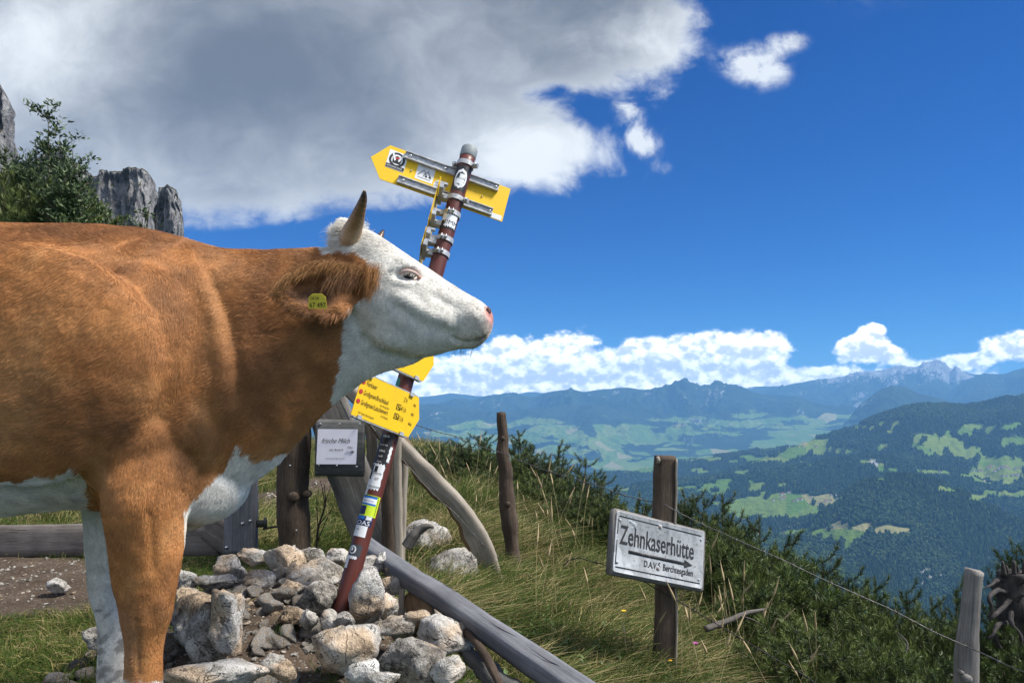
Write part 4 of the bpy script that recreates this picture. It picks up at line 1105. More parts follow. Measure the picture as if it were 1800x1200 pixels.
# ------------------------------------------------------------------ leaning signpost
PB = P(598, 1082, 2.62); PT = P(826, 262, 3.10)
def signpost():
    W = unit(PT - PB); U = np.array([1.0, 0, 0]); U = unit(U - W * (U @ W)); Vv = np.cross(W, U)      # Vv points away from the camera
    LEN = np.linalg.norm(PT - PB); R = .0325
    root = thing('signpost', 'leaning red-brown pipe signpost covered in stickers with yellow arrow boards, rising from the stone heap', 'signpost', PB)
    def at(s): return PB + W * s                      # distance along the pole
    def srow(py):                                     # distance along the pole whose image row is py
        lo, hi = -.3, LEN + .2
        for _ in range(40):
            m = (lo + hi) / 2; q = at(m)
            if HZ - q[2] / q[1] * F > py: lo = m
            else: hi = m
        return lo
    pole = obj('pole', mk('pole', tube_data([at(-.35), at(0), at(LEN * .5), at(LEN - .035)], R, 32, 60, rough=.0004, rfreq=30), PIPE), root)
    obj('cap', mk('cap', tube_data([at(LEN - .045), at(LEN - .04), at(LEN - .004), at(LEN + .004), at(LEN + .0045)], [R, R + .0022, R + .0022, R - .002, .004], 32), M('cap_grey', paint_fn((.23, .26, .27), (.34, .36, .36), .4, .5, .5, 50))), root)
    # stickers: thin shells bent round the pipe. ang 0 = facing the camera
    camdir = -Vv
    right = U
    def shell(name, s0, s1, a0, a1, mat, dr=.0006, par=None, ragged=0.0, seed=0, round_=False):
        na, ns = 14, 10; r = R + dr; v = []; a0, a1 = math.radians(a0), math.radians(a1)
        for j in range(ns + 1):
            q = j / ns
            if round_:
                hw = math.sqrt(max(0, 1 - (2 * q - 1) ** 2)); ca, ha = (a0 + a1) / 2, (a1 - a0) / 2
                aa = np.linspace(ca - ha * hw, ca + ha * hw, na + 1)
            else: aa = np.linspace(a0, a1, na + 1)
            for i, a in enumerate(aa):
                s = s0 + (s1 - s0) * q
                if ragged and (j in (0, ns)): s += ragged * math.sin(i * 2.3 + seed) * (1 if j else -1)
                aj = a + (ragged * 12 * math.sin(j * 1.9 + seed) if ragged and i in (0, na) else 0)
                v.append(at(s) + (camdir * math.cos(aj) + right * math.sin(aj)) * r)
        f = [(j * (na + 1) + i, j * (na + 1) + i + 1, (j + 1) * (na + 1) + i + 1, (j + 1) * (na + 1) + i) for j in range(ns) for i in range(na)]
        return obj(name, raw_mesh(name, v, f, mat, True), par or pole)
    def curved_text(s, s0, size, ang, mat, par, dr=.0012, xs=1.0):
        me = glyphs(s, size, align='CENTER')
        bm = bmesh.new(); bm.from_mesh(me); bmesh.ops.triangulate(bm, faces=bm.faces)
        for v in bm.verts:
            a = math.radians(ang) + v.co.x * xs / R; q = at(s0 + v.co.y) + (camdir * math.cos(a) + right * math.sin(a)) * (R + dr)
            v.co = q
        bm.to_mesh(me); bm.free(); me.materials.clear(); me.materials.append(mat); me.name = 'lettering'
        return obj('lettering', me, par)
    S = srow
    def lab(o, t): o['label'] = t; return o
    st1 = lab(shell('sticker', S(822), S(766), -62, 38, BLACKP, ragged=.002, seed=1), 'black sticker with white lettering')
    for k, (py, tx, sz) in enumerate(((772, '1868', .014), (786, 'hike & ride', .007), (797, 'BERG', .010), (806, 'heil!', .010), (815, 'allzeit', .008))): curved_text(tx, S(py), sz, -14, WHITEP, st1, .0016)
    st2 = lab(shell('sticker', S(862), S(818), -64, 34, WHITEP, .0008, ragged=.004, seed=4), 'torn white sticker with black letters')
    shell('sticker', S(812), S(786), 32, 52, WHITEP, .0009, ragged=.004, seed=9)
    curved_text('Deviz', S(836), .015, -6, INKB, st2, .0016); curved_text('07', S(846), .014, 2, INKB, st2, .0016); curved_text('hausen', S(859), .015, -4, INKB, st2, .0016)
    shell('smear', S(845), S(820), -60, -40, BLACKP, .0012, st2, .003, 2); shell('smear', S(832), S(822), -30, -8, BLACKP, .0012, st2, .003, 5)
    shell('sticker', S(872), S(862), -62, -38, WHITEP, .0007, ragged=.002, seed=3)
    st3 = lab(shell('sticker', S(908), S(872), -66, 66, LIME, .0006), 'lime sticker with a blue and white stripe')
    shell('stripe', S(889), S(874), -66, 42, BLUE, .0010, st3); shell('stripe', S(886), S(877.5), -66, 42, WHITEP, .0014, st3); curved_text('Naturfreunde', S(883), .0075, -14, BLUE, st3, .0019)
    shell('panel', S(906), S(891), -66, -12, NAVY, .0010, st3); shell('edge_line', S(874.5), S(873), -60, 50, BLACKP, .0010, st3); shell('edge_line', S(905), S(876), 50, 54, BLACKP, .0010, st3)
    st4 = lab(shell('sticker', S(925), S(908), -68, 50, NAVY, .0006), 'navy sticker with white block letters')
    shell('flash', S(914), S(908.5), -66, -6, BLUE, .0010, st4, .003, 6); shell('flash', S(914), S(908), 4, 40, WHITEP, .0010, st4, .004, 8); curved_text('OAS', S(923.5), .022, -8, WHITEP, st4, .0016, 1.2)
    st5 = lab(shell('sticker', S(944), S(925), -66, 30, WHITEP, .0005), 'white rounded sticker'); curved_text('lokal', S(933), .008, -32, INKB, st5, .0012)
    st6 = lab(shell('sticker', S(978), S(958), -62, 30, GREYD, .0006), 'dark grey sticker with a round white emblem')
    shell('emblem', S(975), S(960), -52, -2, WHITEP, .0010, st6, round_=True); shell('emblem', S(973), S(962), -44, -12, BLACKP, .0014, st6, round_=True); shell('emblem', S(970), S(963), -36, -22, WHITEP, .0018, st6, round_=True)
    shell('sticker', S(983), S(978), -60, 14, WHITEP, .0008, ragged=.002, seed=5)
    lab(shell('sticker', S(1000), S(978), -66, -34, WHITEP, .0005), 'small plain white sticker')
    st7 = lab(shell('sticker', S(341), S(298), -58, 62, BLACKP, .0006), 'black sticker with a round white mountain emblem')
    shell('emblem', S(338), S(304), -42, 50, WHITEP, .0010, st7, round_=True); shell('emblem', S(333), S(309), -30, 38, BLACKP, .0013, st7, round_=True)
    for a, b, c, e in ((330, 320, -26, 10), (326, 313, -6, 34), (332, 325, 6, 30)): shell('peak', S(a), S(b), c, e, WHITEP, .0016, st7, .003, a)
    curved_text('BERG HEIL', S(322), .0085, 4, BLACKP, st7, .0024)
    st8 = lab(shell('sticker', S(408), S(380), -60, 66, BLACKP, .0006, ragged=.002, seed=2), 'black sticker with torn white letters')
    shell('patch', S(394), S(381), -58, -22, WHITEP, .0010, st8, .003, 1); shell('patch', S(404), S(383), -24, 64, WHITEP, .0010, st8, .004, 3)
    curved_text('N!MM', S(400), .026, 14, BLACKP, st8, .0017, 1.1); curved_text('mit mir', S(406), .007, 26, BLACKP, st8, .0016)
    lab(shell('sticker', S(690), S(668), -70, -22, TEAL, .0006, round_=True), 'round teal sticker')
    # ---------- clamps
    def clamp(py, phi, h=.020, lug=True, par=root, name='clamp'):
        s = S(py); ph = math.radians(phi); n1 = camdir * math.cos(ph) + right * math.sin(ph); n2 = np.cross(W, n1)
        ring = []
        k = 28
        for zz in (-h / 2, h / 2):
            for rr in (R + .0015, R + .0045):
                ring.append([at(s + zz) + (camdir * math.cos(t) + right * math.sin(t)) * rr for t in np.linspace(0, 2 * np.pi, k, endpoint=False)])
        v = np.array(ring).reshape(-1, 3); f = []
        for i in range(k):
            j = (i + 1) % k; a, b, c, d = i, k + i, 2 * k + i, 3 * k + i; a2, b2, c2, d2 = j, k + j, 2 * k + j, 3 * k + j
            f += [(b, b2, d2, d), (a2, a, c, c2), (a, a2, b2, b), (c2, c, d, d2)]
        parts = [(v, f, [(0, 0)] * (len(f) * 4))]
        if lug:
            for sg in (-1, 1):
                parts.append(box_data(at(s) + n2 * sg * (R + .013), n2, n1, W, .012, .0045, h / 2))
        o = obj(name, mk(name, join(parts), STEEL, False), par)
        if lug:
            for sg in (-1, 1):
                c = at(s) + n2 * sg * (R + .014) + n1 * .011
                obj('bolt', mk('bolt', ball_data(c, (.0095, .0095, .0095), 2), BOLT), o)
        return o
    # ---------- upper board, seen from the back
    def frame(phi):
        p = math.radians(phi); return unit(U * math.cos(p) + Vv * math.sin(p))
    def board(name, s, phi, prof, off, mat, label, thick=.0032):
        u = frame(phi); n = np.cross(W, u)            # n away from the camera side
        c0 = at(s) + n * off; k = len(prof)
        v = [c0 + u * a + W * b + n * t for t in (0, thick) for a, b in prof]
        f = [tuple(range(k)), tuple(range(2 * k - 1, k - 1, -1))] + [((i + 1) % k, i, i + k, (i + 1) % k + k) for i in range(k)]
        o = obj(name, raw_mesh(name, v, f, mat, False), root); o['label'] = label
        return o, u, n, c0
    s1 = S(322); ph1 = 16
    prof = [(-.375, 0), (-.315, .080), (.215, .080), (.215, -.080), (-.315, -.080)]
    bd, u, n, c0 = board('arrow_board', s1, ph1, prof, R + .012, YELLOW, 'yellow arrow board seen from behind, pointing left')
    for b in (.058, -.058):
        br = obj('bracket', mk('bracket', box_data(c0 + u * (-.042) + W * b - n * .005, u, n, W, .205, .0045, .0125), STEEL, False), root)
        fl = [box_data(c0 + u * (-.042) + W * (b + sg * .0145) - n * .009, u, n, W, .205, .0085, .0018) for sg in (-1, 1)]
        obj('flange', mk('flange', join(fl), STEEL, False), br)
        for a in (-.225, -.075, .150):
            obj('bolt', mk('bolt', ball_data(c0 + u * a + W * b - n * .012, (.0075, .006, .0075), 2), BOLT), br)
        # clamp rides on the bracket
        ck = (S(287) if b > 0 else S(347))
    clamp(291, -ph1); clamp(352, -ph1)
    def decal(parent, a0, b0, w, h, mat, rot=0, name='sticker', d=.0008, round_=False, base=(u, n, c0)):
        uu, nn, cc = base; r = math.radians(rot); X = uu * math.cos(r) + W * math.sin(r); Z = W * math.cos(r) - uu * math.sin(r); C0 = cc + uu * a0 + W * b0 - nn * d
        if round_: pr = [(w / 2 * math.cos(t), h / 2 * math.sin(t)) for t in np.linspace(0, 2 * np.pi, 24, endpoint=False)]
        else: pr = [(-w / 2, -h / 2), (w / 2, -h / 2), (w / 2, h / 2), (-w / 2, h / 2)]
        o = obj(name, raw_mesh(name, [C0 + X * p + Z * q for p, q in pr], [tuple(range(len(pr)))], mat, False), parent)
        return o, X, Z, C0
    def poly(parent, X, Z, C0, pts, mat, name='mark', d=.0004):
        o = obj(name, raw_mesh(name, [C0 + X * p + Z * q - n * d for p, q in pts], [tuple(range(len(pts)))], mat, False), parent); return o
    q, X, Z, C = decal(bd, -.272, .022, .078, .082, WHITEP); q['label'] = 'white square sticker with a round black emblem'
    disc = [(.033 * math.cos(t), .004 + .033 * math.sin(t)) for t in np.linspace(0, 2 * np.pi, 24, endpoint=False)]
    poly(q, X, Z, C, disc, BLACKP); poly(q, X, Z, C, [(p * .72, .004 + (r - .004) * .72) for p, r in disc], WHITEP, d=.0007)
    poly(q, X, Z, C, [(-.016, -.014), (.016, -.014), (.019, .010), (.0, .022), (-.019, .010)], BLACKP, d=.0010); poly(q, X, Z, C, [(-.012, .012), (.006, .018), (.012, .012), (-.004, .006)], REDD, d=.0013)
    poly(q, X, Z, C, [(-.026, .030), (-.020, .034), (-.004, .002), (-.010, -.004)], WHITEP, d=.0014); poly(q, X, Z, C, [(.026, .030), (.020, .034), (.004, .002), (.010, -.004)], WHITEP, d=.0014)
    poly(q, X, Z, C, [(-.038, -.038), (.038, -.038), (.038, -.022), (-.038, -.022)], BLACKP, d=.0010); text('lettering', 'NETZGANG ENGEL', C - X * .035 - Z * .0345 - n * .0016, X, Z, .0105, WHITEP, q, .72)
    q, X, Z, C = decal(bd, -.147, .008, .074, .064, WHITEP); q['label'] = 'pale sticker with a line drawing of peaks'
    for pts in (([-.028, -.012], [-.008, .018], [.010, -.012]), ([-.006, -.012], [.010, .016], [.028, -.012])):
        p = [C + X * a + Z * b - n * .002 for a, b in pts]; obj('mark', mk('mark', tube_data(p, .0011, 6), BLACKP), q)
    poly(q, X, Z, C, [(.000, -.012), (.008, -.004), (.012, -.012)], NAVY); poly(q, X, Z, C, [(.016, -.012), (.022, -.002), (.027, -.012)], BLACKP)
    poly(q, X, Z, C, [(-.028, -.022), (.026, -.022), (.026, -.020), (-.028, -.020)], BLACKP)
    q, X, Z, C = decal(bd, -.078, -.020, .050, .050, WHITEP, round_=True); q['label'] = 'small round white sticker with black lettering'
    for k, (tx, zz, sz) in enumerate((('NACH', .006, .013), ('DEM BERG', -.006, .010), ('GIPFEL', -.017, .008))): text('lettering', tx, C - X * .020 + Z * zz - n * .0012, X, Z, sz, BLACKP, q, .8)
    decal(bd, .180, -.066, .056, .022, WHITEP)[0]['label'] = 'small blank white label'
    for a, b in ((-.205, .002), (.105, .0)): obj('screw', mk('screw', ball_data(c0 + u * a + W * b - n * .002, (.004, .004, .004), 1), BOLT), bd)
    # ---------- two boards seen edge-on behind the head
    for py0, py1, dxx in ((338, 412, -.055), (424, 456, -.062)):
        sc, hh = (S(py0) + S(py1)) / 2, (S(py0) - S(py1)) / 2
        u2 = unit(Vv * .985 - U * .17); n2 = np.cross(W, u2)
        c = at(sc) - U * .080 - Vv * .0
        v = [c + u2 * a + W * b + n2 * t for t in (-.0016, .0016) for a, b in ((-.10, -hh), (.32, -hh), (.38, 0), (.32, hh), (-.10, hh))]
        f = [tuple(range(5)), tuple(range(9, 4, -1))] + [((i + 1) % 5, i, i + 5, (i + 1) % 5 + 5) for i in range(5)]
        o = obj('arrow_board', raw_mesh('arrow_board', v, f, YELLOW, False), root); o['label'] = 'yellow arrow board seen edge-on behind the cow\'s head'
        for b in (-.62, .62):
            br = obj('bracket', mk('bracket', join([box_data(c + U * .014 + W * (hh * b) - u2 * .03, u2, n2, W, .075, .008, .012), box_data(c + U * .034 + W * (hh * b), U, Vv, W, .020, .018, .010), box_data(c + U * .022 + W * (hh * b + .014) - u2 * .085, u2, n2, W, .010, .014, .004)]), STEEL, False), root)
            obj('bolt', mk('bolt', ball_data(c + U * .030 + W * (hh * b) - Vv * .024, (.006,) * 3, 1), BOLT), br)
    dull = flat('sign_back', (.22, .20, .08), .6)
    for py in (378, 423, 447):
        o = clamp(py, 0, .020, False)
        for k in (-.010, .008):
            obj('bolt', mk('bolt', join([ball_data(at(S(py)) + camdir * (R + .008) + U * k, (.0075, .0075, .0075), 2), box_data(at(S(py)) + camdir * (R + .004) + U * k, U, Vv, W, .003, .008, .011)]), BOLT), o)
        obj('arm', mk('arm', box_data(at(S(py)) - U * (R + .022), U, Vv, W, .026, .012, .010), STEEL, False), o)
    # ---------- lettered board, and the one above it half hidden by the chin
    ph2 = 47
    W_, H_ = .475, .158
    def guide(s, label, lettered):
        u = frame(ph2); n = np.cross(W, u)
        fa = lambda a: a * .62 + .0002
        prof = [(fa(a), b) for a, b in ((-.355, -H_ / 2), (-.355, H_ / 2), (.075, H_ / 2), (.120, 0), (.075, -H_ / 2))]
        c0 = at(s) - n * (R + .016); k = 5
        v = [c0 + u * a + W * b + n * t for t in (0, .003) for a, b in prof]
        f = [tuple(range(k))[::-1], tuple(range(k, 2 * k))] + [((i), (i + 1) % k, (i + 1) % k + k, i + k) for i in range(k)]
        o = obj('guide_board', raw_mesh('guide_board', v, f, YELLOW, False), root); o['label'] = label
        for a in (-.30, .015):
            for sg in (-1, 1):
                obj('clip', mk('clip', box_data(c0 + u * fa(a) + W * sg * (H_ / 2 - .001) - n * .001, u, n, W, .009, .006, .007), STEEL, False), o)
        obj('rail', mk('rail', join([box_data(c0 + u * (-.085) + W * sg * (H_ / 2 + .003) + n * .012, u, n, W, .125, .011, .002) for sg in (-1, 1)]), STEEL, False), o)
        if lettered:
            C = c0 - n * .0012
            def t(s_, a, b, sz, xs=.8): text('lettering', s_, C + u * fa(a) + W * b, u, W, sz, INKB, o, xs * .62)
            for b in (.040, .004, -.032):
                d = [C + u * (fa(-.335) + .0085 * math.cos(q)) + W * (b + .008 + .0085 * math.sin(q)) for q in np.linspace(0, 2 * np.pi, 16, endpoint=False)]
                obj('dot', raw_mesh('dot', d, [tuple(range(16))], REDD, False), o)
            t('Vierkaser', -.315, .040, .026); t('3 h', -.030, .040, .027); t('466', .048, .038, .019, .75)
            t('Großgmain/Bruchhäusl', -.315, .004, .0255, .78); t('4½h', -.034, .003, .027); t('466', .048, .002, .019, .75)
            t('über Nesselgraben', -.185, -.011, .0115); t('Großgmain/Latschenwirt', -.315, -.032, .0255, .78); t('5½h', -.036, -.034, .027); t('466a', .046, -.036, .019, .75)
            t('über Bergsteig', -.160, -.047, .0115); t('DAV Sektion Berchtesgaden', -.315, -.066, .0125)
            for b in (.004, -.032):
                sq_ = [C + u * (fa(-.068) + x) + W * (b + z) for x, z in ((0, 0), (.019, 0), (.019, .019), (0, .019), (0, 0))]
                obj('symbol', mk('symbol', join([tube_data([sq_[i], sq_[i + 1]], .0008, 5) for i in range(4)] + [tube_data([sq_[0], (sq_[0] + sq_[2]) / 2 + W * .004, sq_[1]], .0009, 5), tube_data([sq_[3], sq_[1]], .0007, 5)]), INKB), o)
        return o
    guide(S(726), 'yellow guide board with walking times in black letters', True)
    guide(S(630), 'yellow guide board half hidden by the cow\'s chin', False)
signpost()
# ------------------------------------------------------------------ stones of the heap
def stone_fn(g):
    c = g.coord('Object'); oi = g.node('ShaderNodeObjectInfo'); r = V(g.nt, oi.outputs['Random'])
    off = g.xyz(r * 37.0, r * 11.0, r * 23.0)
    add = g.node('ShaderNodeVectorMath', operation='ADD'); g.put(add, 0, c); g.put(add, 1, off); c = V(g.nt, add.outputs[0])
    n1 = g.noise(c, 11, 6, .65); n2 = g.noise(c, 46, 5, .65); n3 = g.noise(c, 190, 3, .6)
    t = n1 * .5 + n2 * .35 + n3 * .15 + (r - .5) * .10
    col = g.ramp(t, [(.34, (.045, .042, .040)), (.44, (.23, .215, .19)), (.51, (.44, .42, .385)), (.63, (.70, .68, .645))])
    warm = g.noise(c, 5, 3, .5)
    col = g.mix((warm - .49).step(0, .14) * .75, col, g.mix(1.0, col, (1.05, .78, .52), 'MULTIPLY'))
    lich = (n2 * .6 + n3 * .4 - .56).step(0, .06) * (n1 - .38).step(0, .15)
    col = g.mix(lich * .75, col, (.055, .052, .048))
    crack = (g.noise(c, 8, 4, .6, .8) - .5).abs().step(0, .012, 1, 0) * (n2 - .42).step(0, .1)
    col = g.mix(crack * .65, col, (.04, .036, .03))
    return {'Base Color': col, 'Roughness': .92, 'Specular IOR Level': .2, 'Normal': g.bump(n2 * .7 + n3 * .4 + n1 * .5 - crack * .6, 1.0, .016)}
STONE = M('limestone', stone_fn)
_iv4, _if4 = ico(4); _iv3, _if3 = ico(3); _iv2, _if2 = ico(2)
def rock_shape(seed, sub=4, sharp=1.0):
    r = np.random.default_rng(seed)
    v, f = {4: (_iv4, _if4), 3: (_iv3, _if3), 2: (_iv2, _if2)}[sub]
    k = int(r.integers(8, 12))
    nrm = r.normal(0, 1, (k, 3)); nrm /= np.linalg.norm(nrm, axis=1)[:, None]
    dist = .50 + .50 * r.random(k)
    dots = v @ nrm.T
    rad = np.where(dots > .04, dist / np.maximum(dots, .04), 9)
    rr = -np.log(np.exp(-rad * 46).sum(1) + math.exp(-46 * 1.12)) / 46
    p = v * rr[:, None]
    w = p + .18 * np.c_[fbm(p * 1.6 + seed, 2, seed + 1), fbm(p * 1.6 + seed, 2, seed + 2), fbm(p * 1.6 + seed, 2, seed + 3)]
    # stepped break faces, pits and grain
    st_ = np.floor(w @ nrm[0] * 5 + vnoise(w * 2, seed)) / 5 - w @ nrm[0]
    p = p + v * (fbm(w * 2.0 + seed * 3.3, 4, seed) * .20 + fbm(w * 6 + seed, 4, seed + 9, ridged=True) * .060 * sharp + st_ * .10 + fbm(w * 17 + seed, 3, seed + 5) * .034)[:, None]
    p = p / np.abs(p).max(0)
    return p, f
def add_stone(px, py, d, w, h, label, seed, group=None, depth=.85, tilt=0, sub=4, name='stone', flatten=1.0):
    p, f = rock_shape(seed, sub)
    s = d / F; hw, hh = w * s / 2, h * s / 2
    r = np.random.default_rng(seed + 100)
    q = p * np.array([hw, (hw + hh) / 2 * depth, hh]) * 1.12
    t = math.radians(tilt); q = q @ np.array([[math.cos(t), 0, math.sin(t)], [0, 1, 0], [-math.sin(t), 0, math.cos(t)]])
    c = P(px, py, d)
    o = obj(name, raw_mesh(name, q + c, f, STONE, True), None, c)
    return tag(o, label, 'stone', group)
BIG = [ # px, py, depth, w, h, tilt, label
 (352, 1108, 2.36, 128, 118, 0, 'large pale boulder with a black-stained left face, beside the cow\'s near foreleg'),
 (405, 1094, 2.30, 66, 116, 8, 'tall creamy stone leaning against the right side of the large black-stained boulder'),
 (372, 1187, 2.10, 178, 54, -3, 'long flat speckled slab at the very front of the heap, next to the cow\'s hoof'),
 (602, 1132, 2.28, 122, 92, 14, 'largest bright white boulder at the front, below the foot of the signpost'),
 (652, 1052, 2.54, 72, 104, -12, 'upright white stone standing right beside the foot of the signpost'),
 (776, 1120, 2.42, 104, 68, 4, 'rounded pinkish white boulder under the lower half of the grey beam'),
 (722, 1168, 2.22, 132, 92, -8, 'wide grey stained boulder at the front between the white one and the beam'),
 (490, 1174, 2.16, 60, 42, 0, 'small rounded orange and white stone at the front of the heap'),
 (402, 1001, 2.95, 66, 50, -5, 'dark grey rounded stone at the left shoulder of the heap'),
 (441, 978, 3.10, 60, 32, 4, 'grey capstone resting on the back rim of the heap below the gate upright'),
 (503, 986, 3.05, 66, 60, 0, 'bulky grey stone on the back rim below the brown gatepost'),
 (543, 979, 3.12, 52, 42, 6, 'cream layered stone on the back rim between two grey stones'),
 (563, 1003, 2.90, 76, 50, -4, 'broad lichen-spotted stone just left of the pole, topmost in front'),
 (588, 980, 3.06, 44, 32, 0, 'small rounded stone on the back rim touching the pole'),
 (452, 1022, 2.82, 66, 40, 5, 'pinkish brown stone in the middle of the upper heap'),
 (514, 1036, 2.72, 50, 40, 0, 'grey cube-like stone right of the pinkish brown one'),
 (514, 1007, 2.84, 28, 32, 20, 'small pointed white stone wedged under the back rim'),
 (562, 1052, 2.62, 60, 58, -8, 'rough dark pitted stone immediately left of the pole\'s foot'),
 (320, 1020, 2.72, 46, 46, 10, 'grey stone half hidden by the cow\'s near foreleg, above the big boulder'),
 (372, 1022, 2.76, 78, 34, 0, 'dark crumbly flat stone between the foreleg and the pinkish brown stone'),
 (332, 1055, 2.62, 70, 48, 0, 'light grey slab leaning over the large black-stained boulder'),
 (512, 1081, 2.50, 56, 28, -6, 'flat pink-grey stone lying in the middle of the rubble'),
 (546, 1088, 2.46, 36, 34, 0, 'small dark stone right of the flat pink-grey one'),
 (606, 1090, 2.42, 34, 30, 12, 'small brownish stone in front of the pole\'s foot'),
 (584, 1092, 2.44, 34, 44, 35, 'yellowish splinter of rock leaning left of the brownish stone'),
 (648, 996, 2.92, 58, 36, 0, 'mossy grey stone behind the pole, right side'),
 (693, 1024, 2.84, 58, 36, 14, 'flat stone jutting out under the upper end of the beam'),
 (686, 1064, 2.62, 44, 42, 5, 'angular reddish grey stone right of the upright white stone'),
 (700, 1100, 2.50, 84, 36, 6, 'long yellowish stone below the angular reddish grey one'),
 (736, 1082, 2.50, 48, 24, 8, 'small pale stone lying on top of the long yellowish one'),
 (672, 984, 2.90, 18, 26, -15, 'thin white shard standing on the heap beside the beam\'s upper end'),
 (694, 993, 2.88, 34, 18, 28, 'white shard lying against the grey beam near its upper end'),
 (172, 1118, 2.45, 52, 40, 0, 'pale stone half hidden behind the cow\'s white foreleg'),
 (104, 1028, 3.55, 40, 26, 0, 'single bluish grey stone lying on the bare earth left of the foreleg'),
 (752, 945, 3.55, 70, 66, 25, 'bleached rock ledge in the grass behind the light split post'),
 (792, 1005, 3.30, 78, 90, -28, 'long white rock running down through the grass right of the split post'),
 (756, 1003, 3.25, 36, 34, 0, 'small creamy rock in the grass just above the beam'),
 (640, 1180, 2.08, 60, 40, 0, 'grey stone at the bottom edge of the picture, under the white boulder'),
 (672, 1196, 2.05, 56, 34, 0, 'pale stone at the bottom edge left of the wide grey boulder'),
 (790, 1178, 2.16, 60, 54, 12, 'dark grey stone below the pinkish white boulder, next to the beam'),
]
for i, (px, py, d, w, h, tl, lab_) in enumerate(BIG):
    if 'grass' in lab_: d = hit(px, py + h * .42)
    add_stone(px, py, d, w, h, lab_, 200 + i, tilt=tl)
# medium rubble between them
SHORT = ['large black-stained boulder', 'tall creamy leaning stone', 'long flat speckled front slab', 'largest bright white boulder', 'upright white stone by the pole', 'rounded pinkish white boulder under the beam', 'wide grey stained front boulder', 'small orange and white front stone', 'dark grey left shoulder stone', 'grey capstone below the gate', 'bulky grey stone below the gatepost', 'cream layered rim stone', 'broad lichen-spotted stone', 'small rim stone touching the pole', 'pinkish brown middle stone', 'grey cube-like stone', 'small pointed white stone', 'rough dark pitted stone', 'grey stone beside the foreleg', 'dark crumbly flat stone', 'light grey slab over the boulder', 'flat pink-grey stone', 'small dark stone in the rubble', 'brownish stone before the pole', 'yellowish splinter', 'mossy grey stone behind the pole', 'flat stone under the beam\'s end', 'angular reddish grey stone', 'long yellowish stone', 'small pale top stone', 'thin white standing shard', 'white shard against the beam', 'pale stone by the white foreleg']
def rubble():
    r = np.random.default_rng(31)
    shapes = []
    for k in range(8):
        p, f = rock_shape(500 + k, 3); p = p * np.array([1, .8, .7]); shapes.append(raw_mesh('stone', p, f, STONE, True))
    n = 0; used = [(P(b[0], b[1], b[2]), b[3] * b[2] / F / 2) for b in BIG]
    tries = 0
    while n < 290 and tries < 9000:
        tries += 1
        a = r.normal(0, .36); b = r.normal(0, .36)
        x, y = -.78 + a * 1.15, 2.62 + b
        if y < 1.95 or y > 3.3 or x > .05 or x < -1.5: continue
        z = gh1(x, y); sz = .014 + .042 * r.random() ** 1.5
        if n > 190: sz *= .55
        c = np.array([x, y, z + sz * .25])
        if any(np.linalg.norm(c[:2] - u[:2]) < rr * .5 + sz * .42 for u, rr in used): continue
        used.append((c, sz))
        o = bpy.data.objects.new('stone', shapes[n % 8]); o.location = tuple(c); o.scale = (sz * (1 + .4 * r.random()), sz, sz * (.7 + .4 * r.random()))
        o.rotation_euler = (r.normal(0, .3), r.normal(0, .3), r.random() * 6.28); link(o)
        q_ = int(np.argmin([np.linalg.norm(c - P(b[0], b[1], b[2])) for b in BIG[:33]])); tag(o, 'small limestone fragment in the heap, next to the ' + SHORT[q_], 'stone', 'small stones by the ' + SHORT[q_]); n += 1
rubble()
def pebbles():
    """grit between the stones and on the bare earth"""
    r = np.random.default_rng(77); base, f0 = ico(1); V_, F_ = [], []; o = 0
    def put(n, cx, cy, sx, sy, smin, smax, need=.4):
        nonlocal o
        x = r.normal(cx, sx, n); y = r.normal(cy, sy, n); m = path_mask(x, y); z = gh(x, y)
        for i in range(n):
            if m[i] < need or y[i] < 1.8: continue
            s = smin + (smax - smin) * r.random() ** 3
            q = base * (1 + .35 * r.normal(0, 1, base.shape)) * s * np.array([1, 1, .6]) + (x[i], y[i], z[i] + s * .2)
            V_.append(q); F_.append(f0 + o); o += len(base)
    put(1500, -.8, 2.65, .42, .38, .003, .013); put(900, -2.7, 3.8, .8, .35, .003, .014); put(300, -2.2, 7.5, .4, .9, .006, .022); put(150, -.8, 2.3, .5, .25, .006, .018, .1)
    ob = obj('gravel', raw_mesh('gravel', np.concatenate(V_), np.concatenate(F_), STONE, False)); tag(ob, kind='stuff')
pebbles()

# ------------------------------------------------------------------ gate, posts, planks
TOCAM = np.array([0, -1.0, 0])
def post(name, label, cat, pts, rads, mat, seg=18, rings=46, rough=.006, seed=1, group=None, top='flat', knots=(), ov=1.0):
    root = thing(name, label, cat, pts[0], group)
    d = tube_data(pts, rads, seg, rings, ov, (0, 1, 0), rough, seed, 9)
    d2 = np.array(d[0]); n = len(d2) // seg
    d2[-seg:, 2] += fbm(d2[-seg:] * 25, 2, seed) * .012
    obj('shaft', mk('shaft', (d2, d[1], d[2]), mat), root)
    for (kp, kr) in knots:
        o = obj('knot', mk('knot', tube_data([kp + np.array([0, .02, 0]), kp, kp + TOCAM * .010, kp + TOCAM * .012], [kr * 1.25, kr * 1.15, kr, kr * .5], 14, 8, rough=.002, rfreq=60), mat), root)
    return root
def foot(x, y, deep=.25): return np.array([x, y, gh1(x, y) - deep])
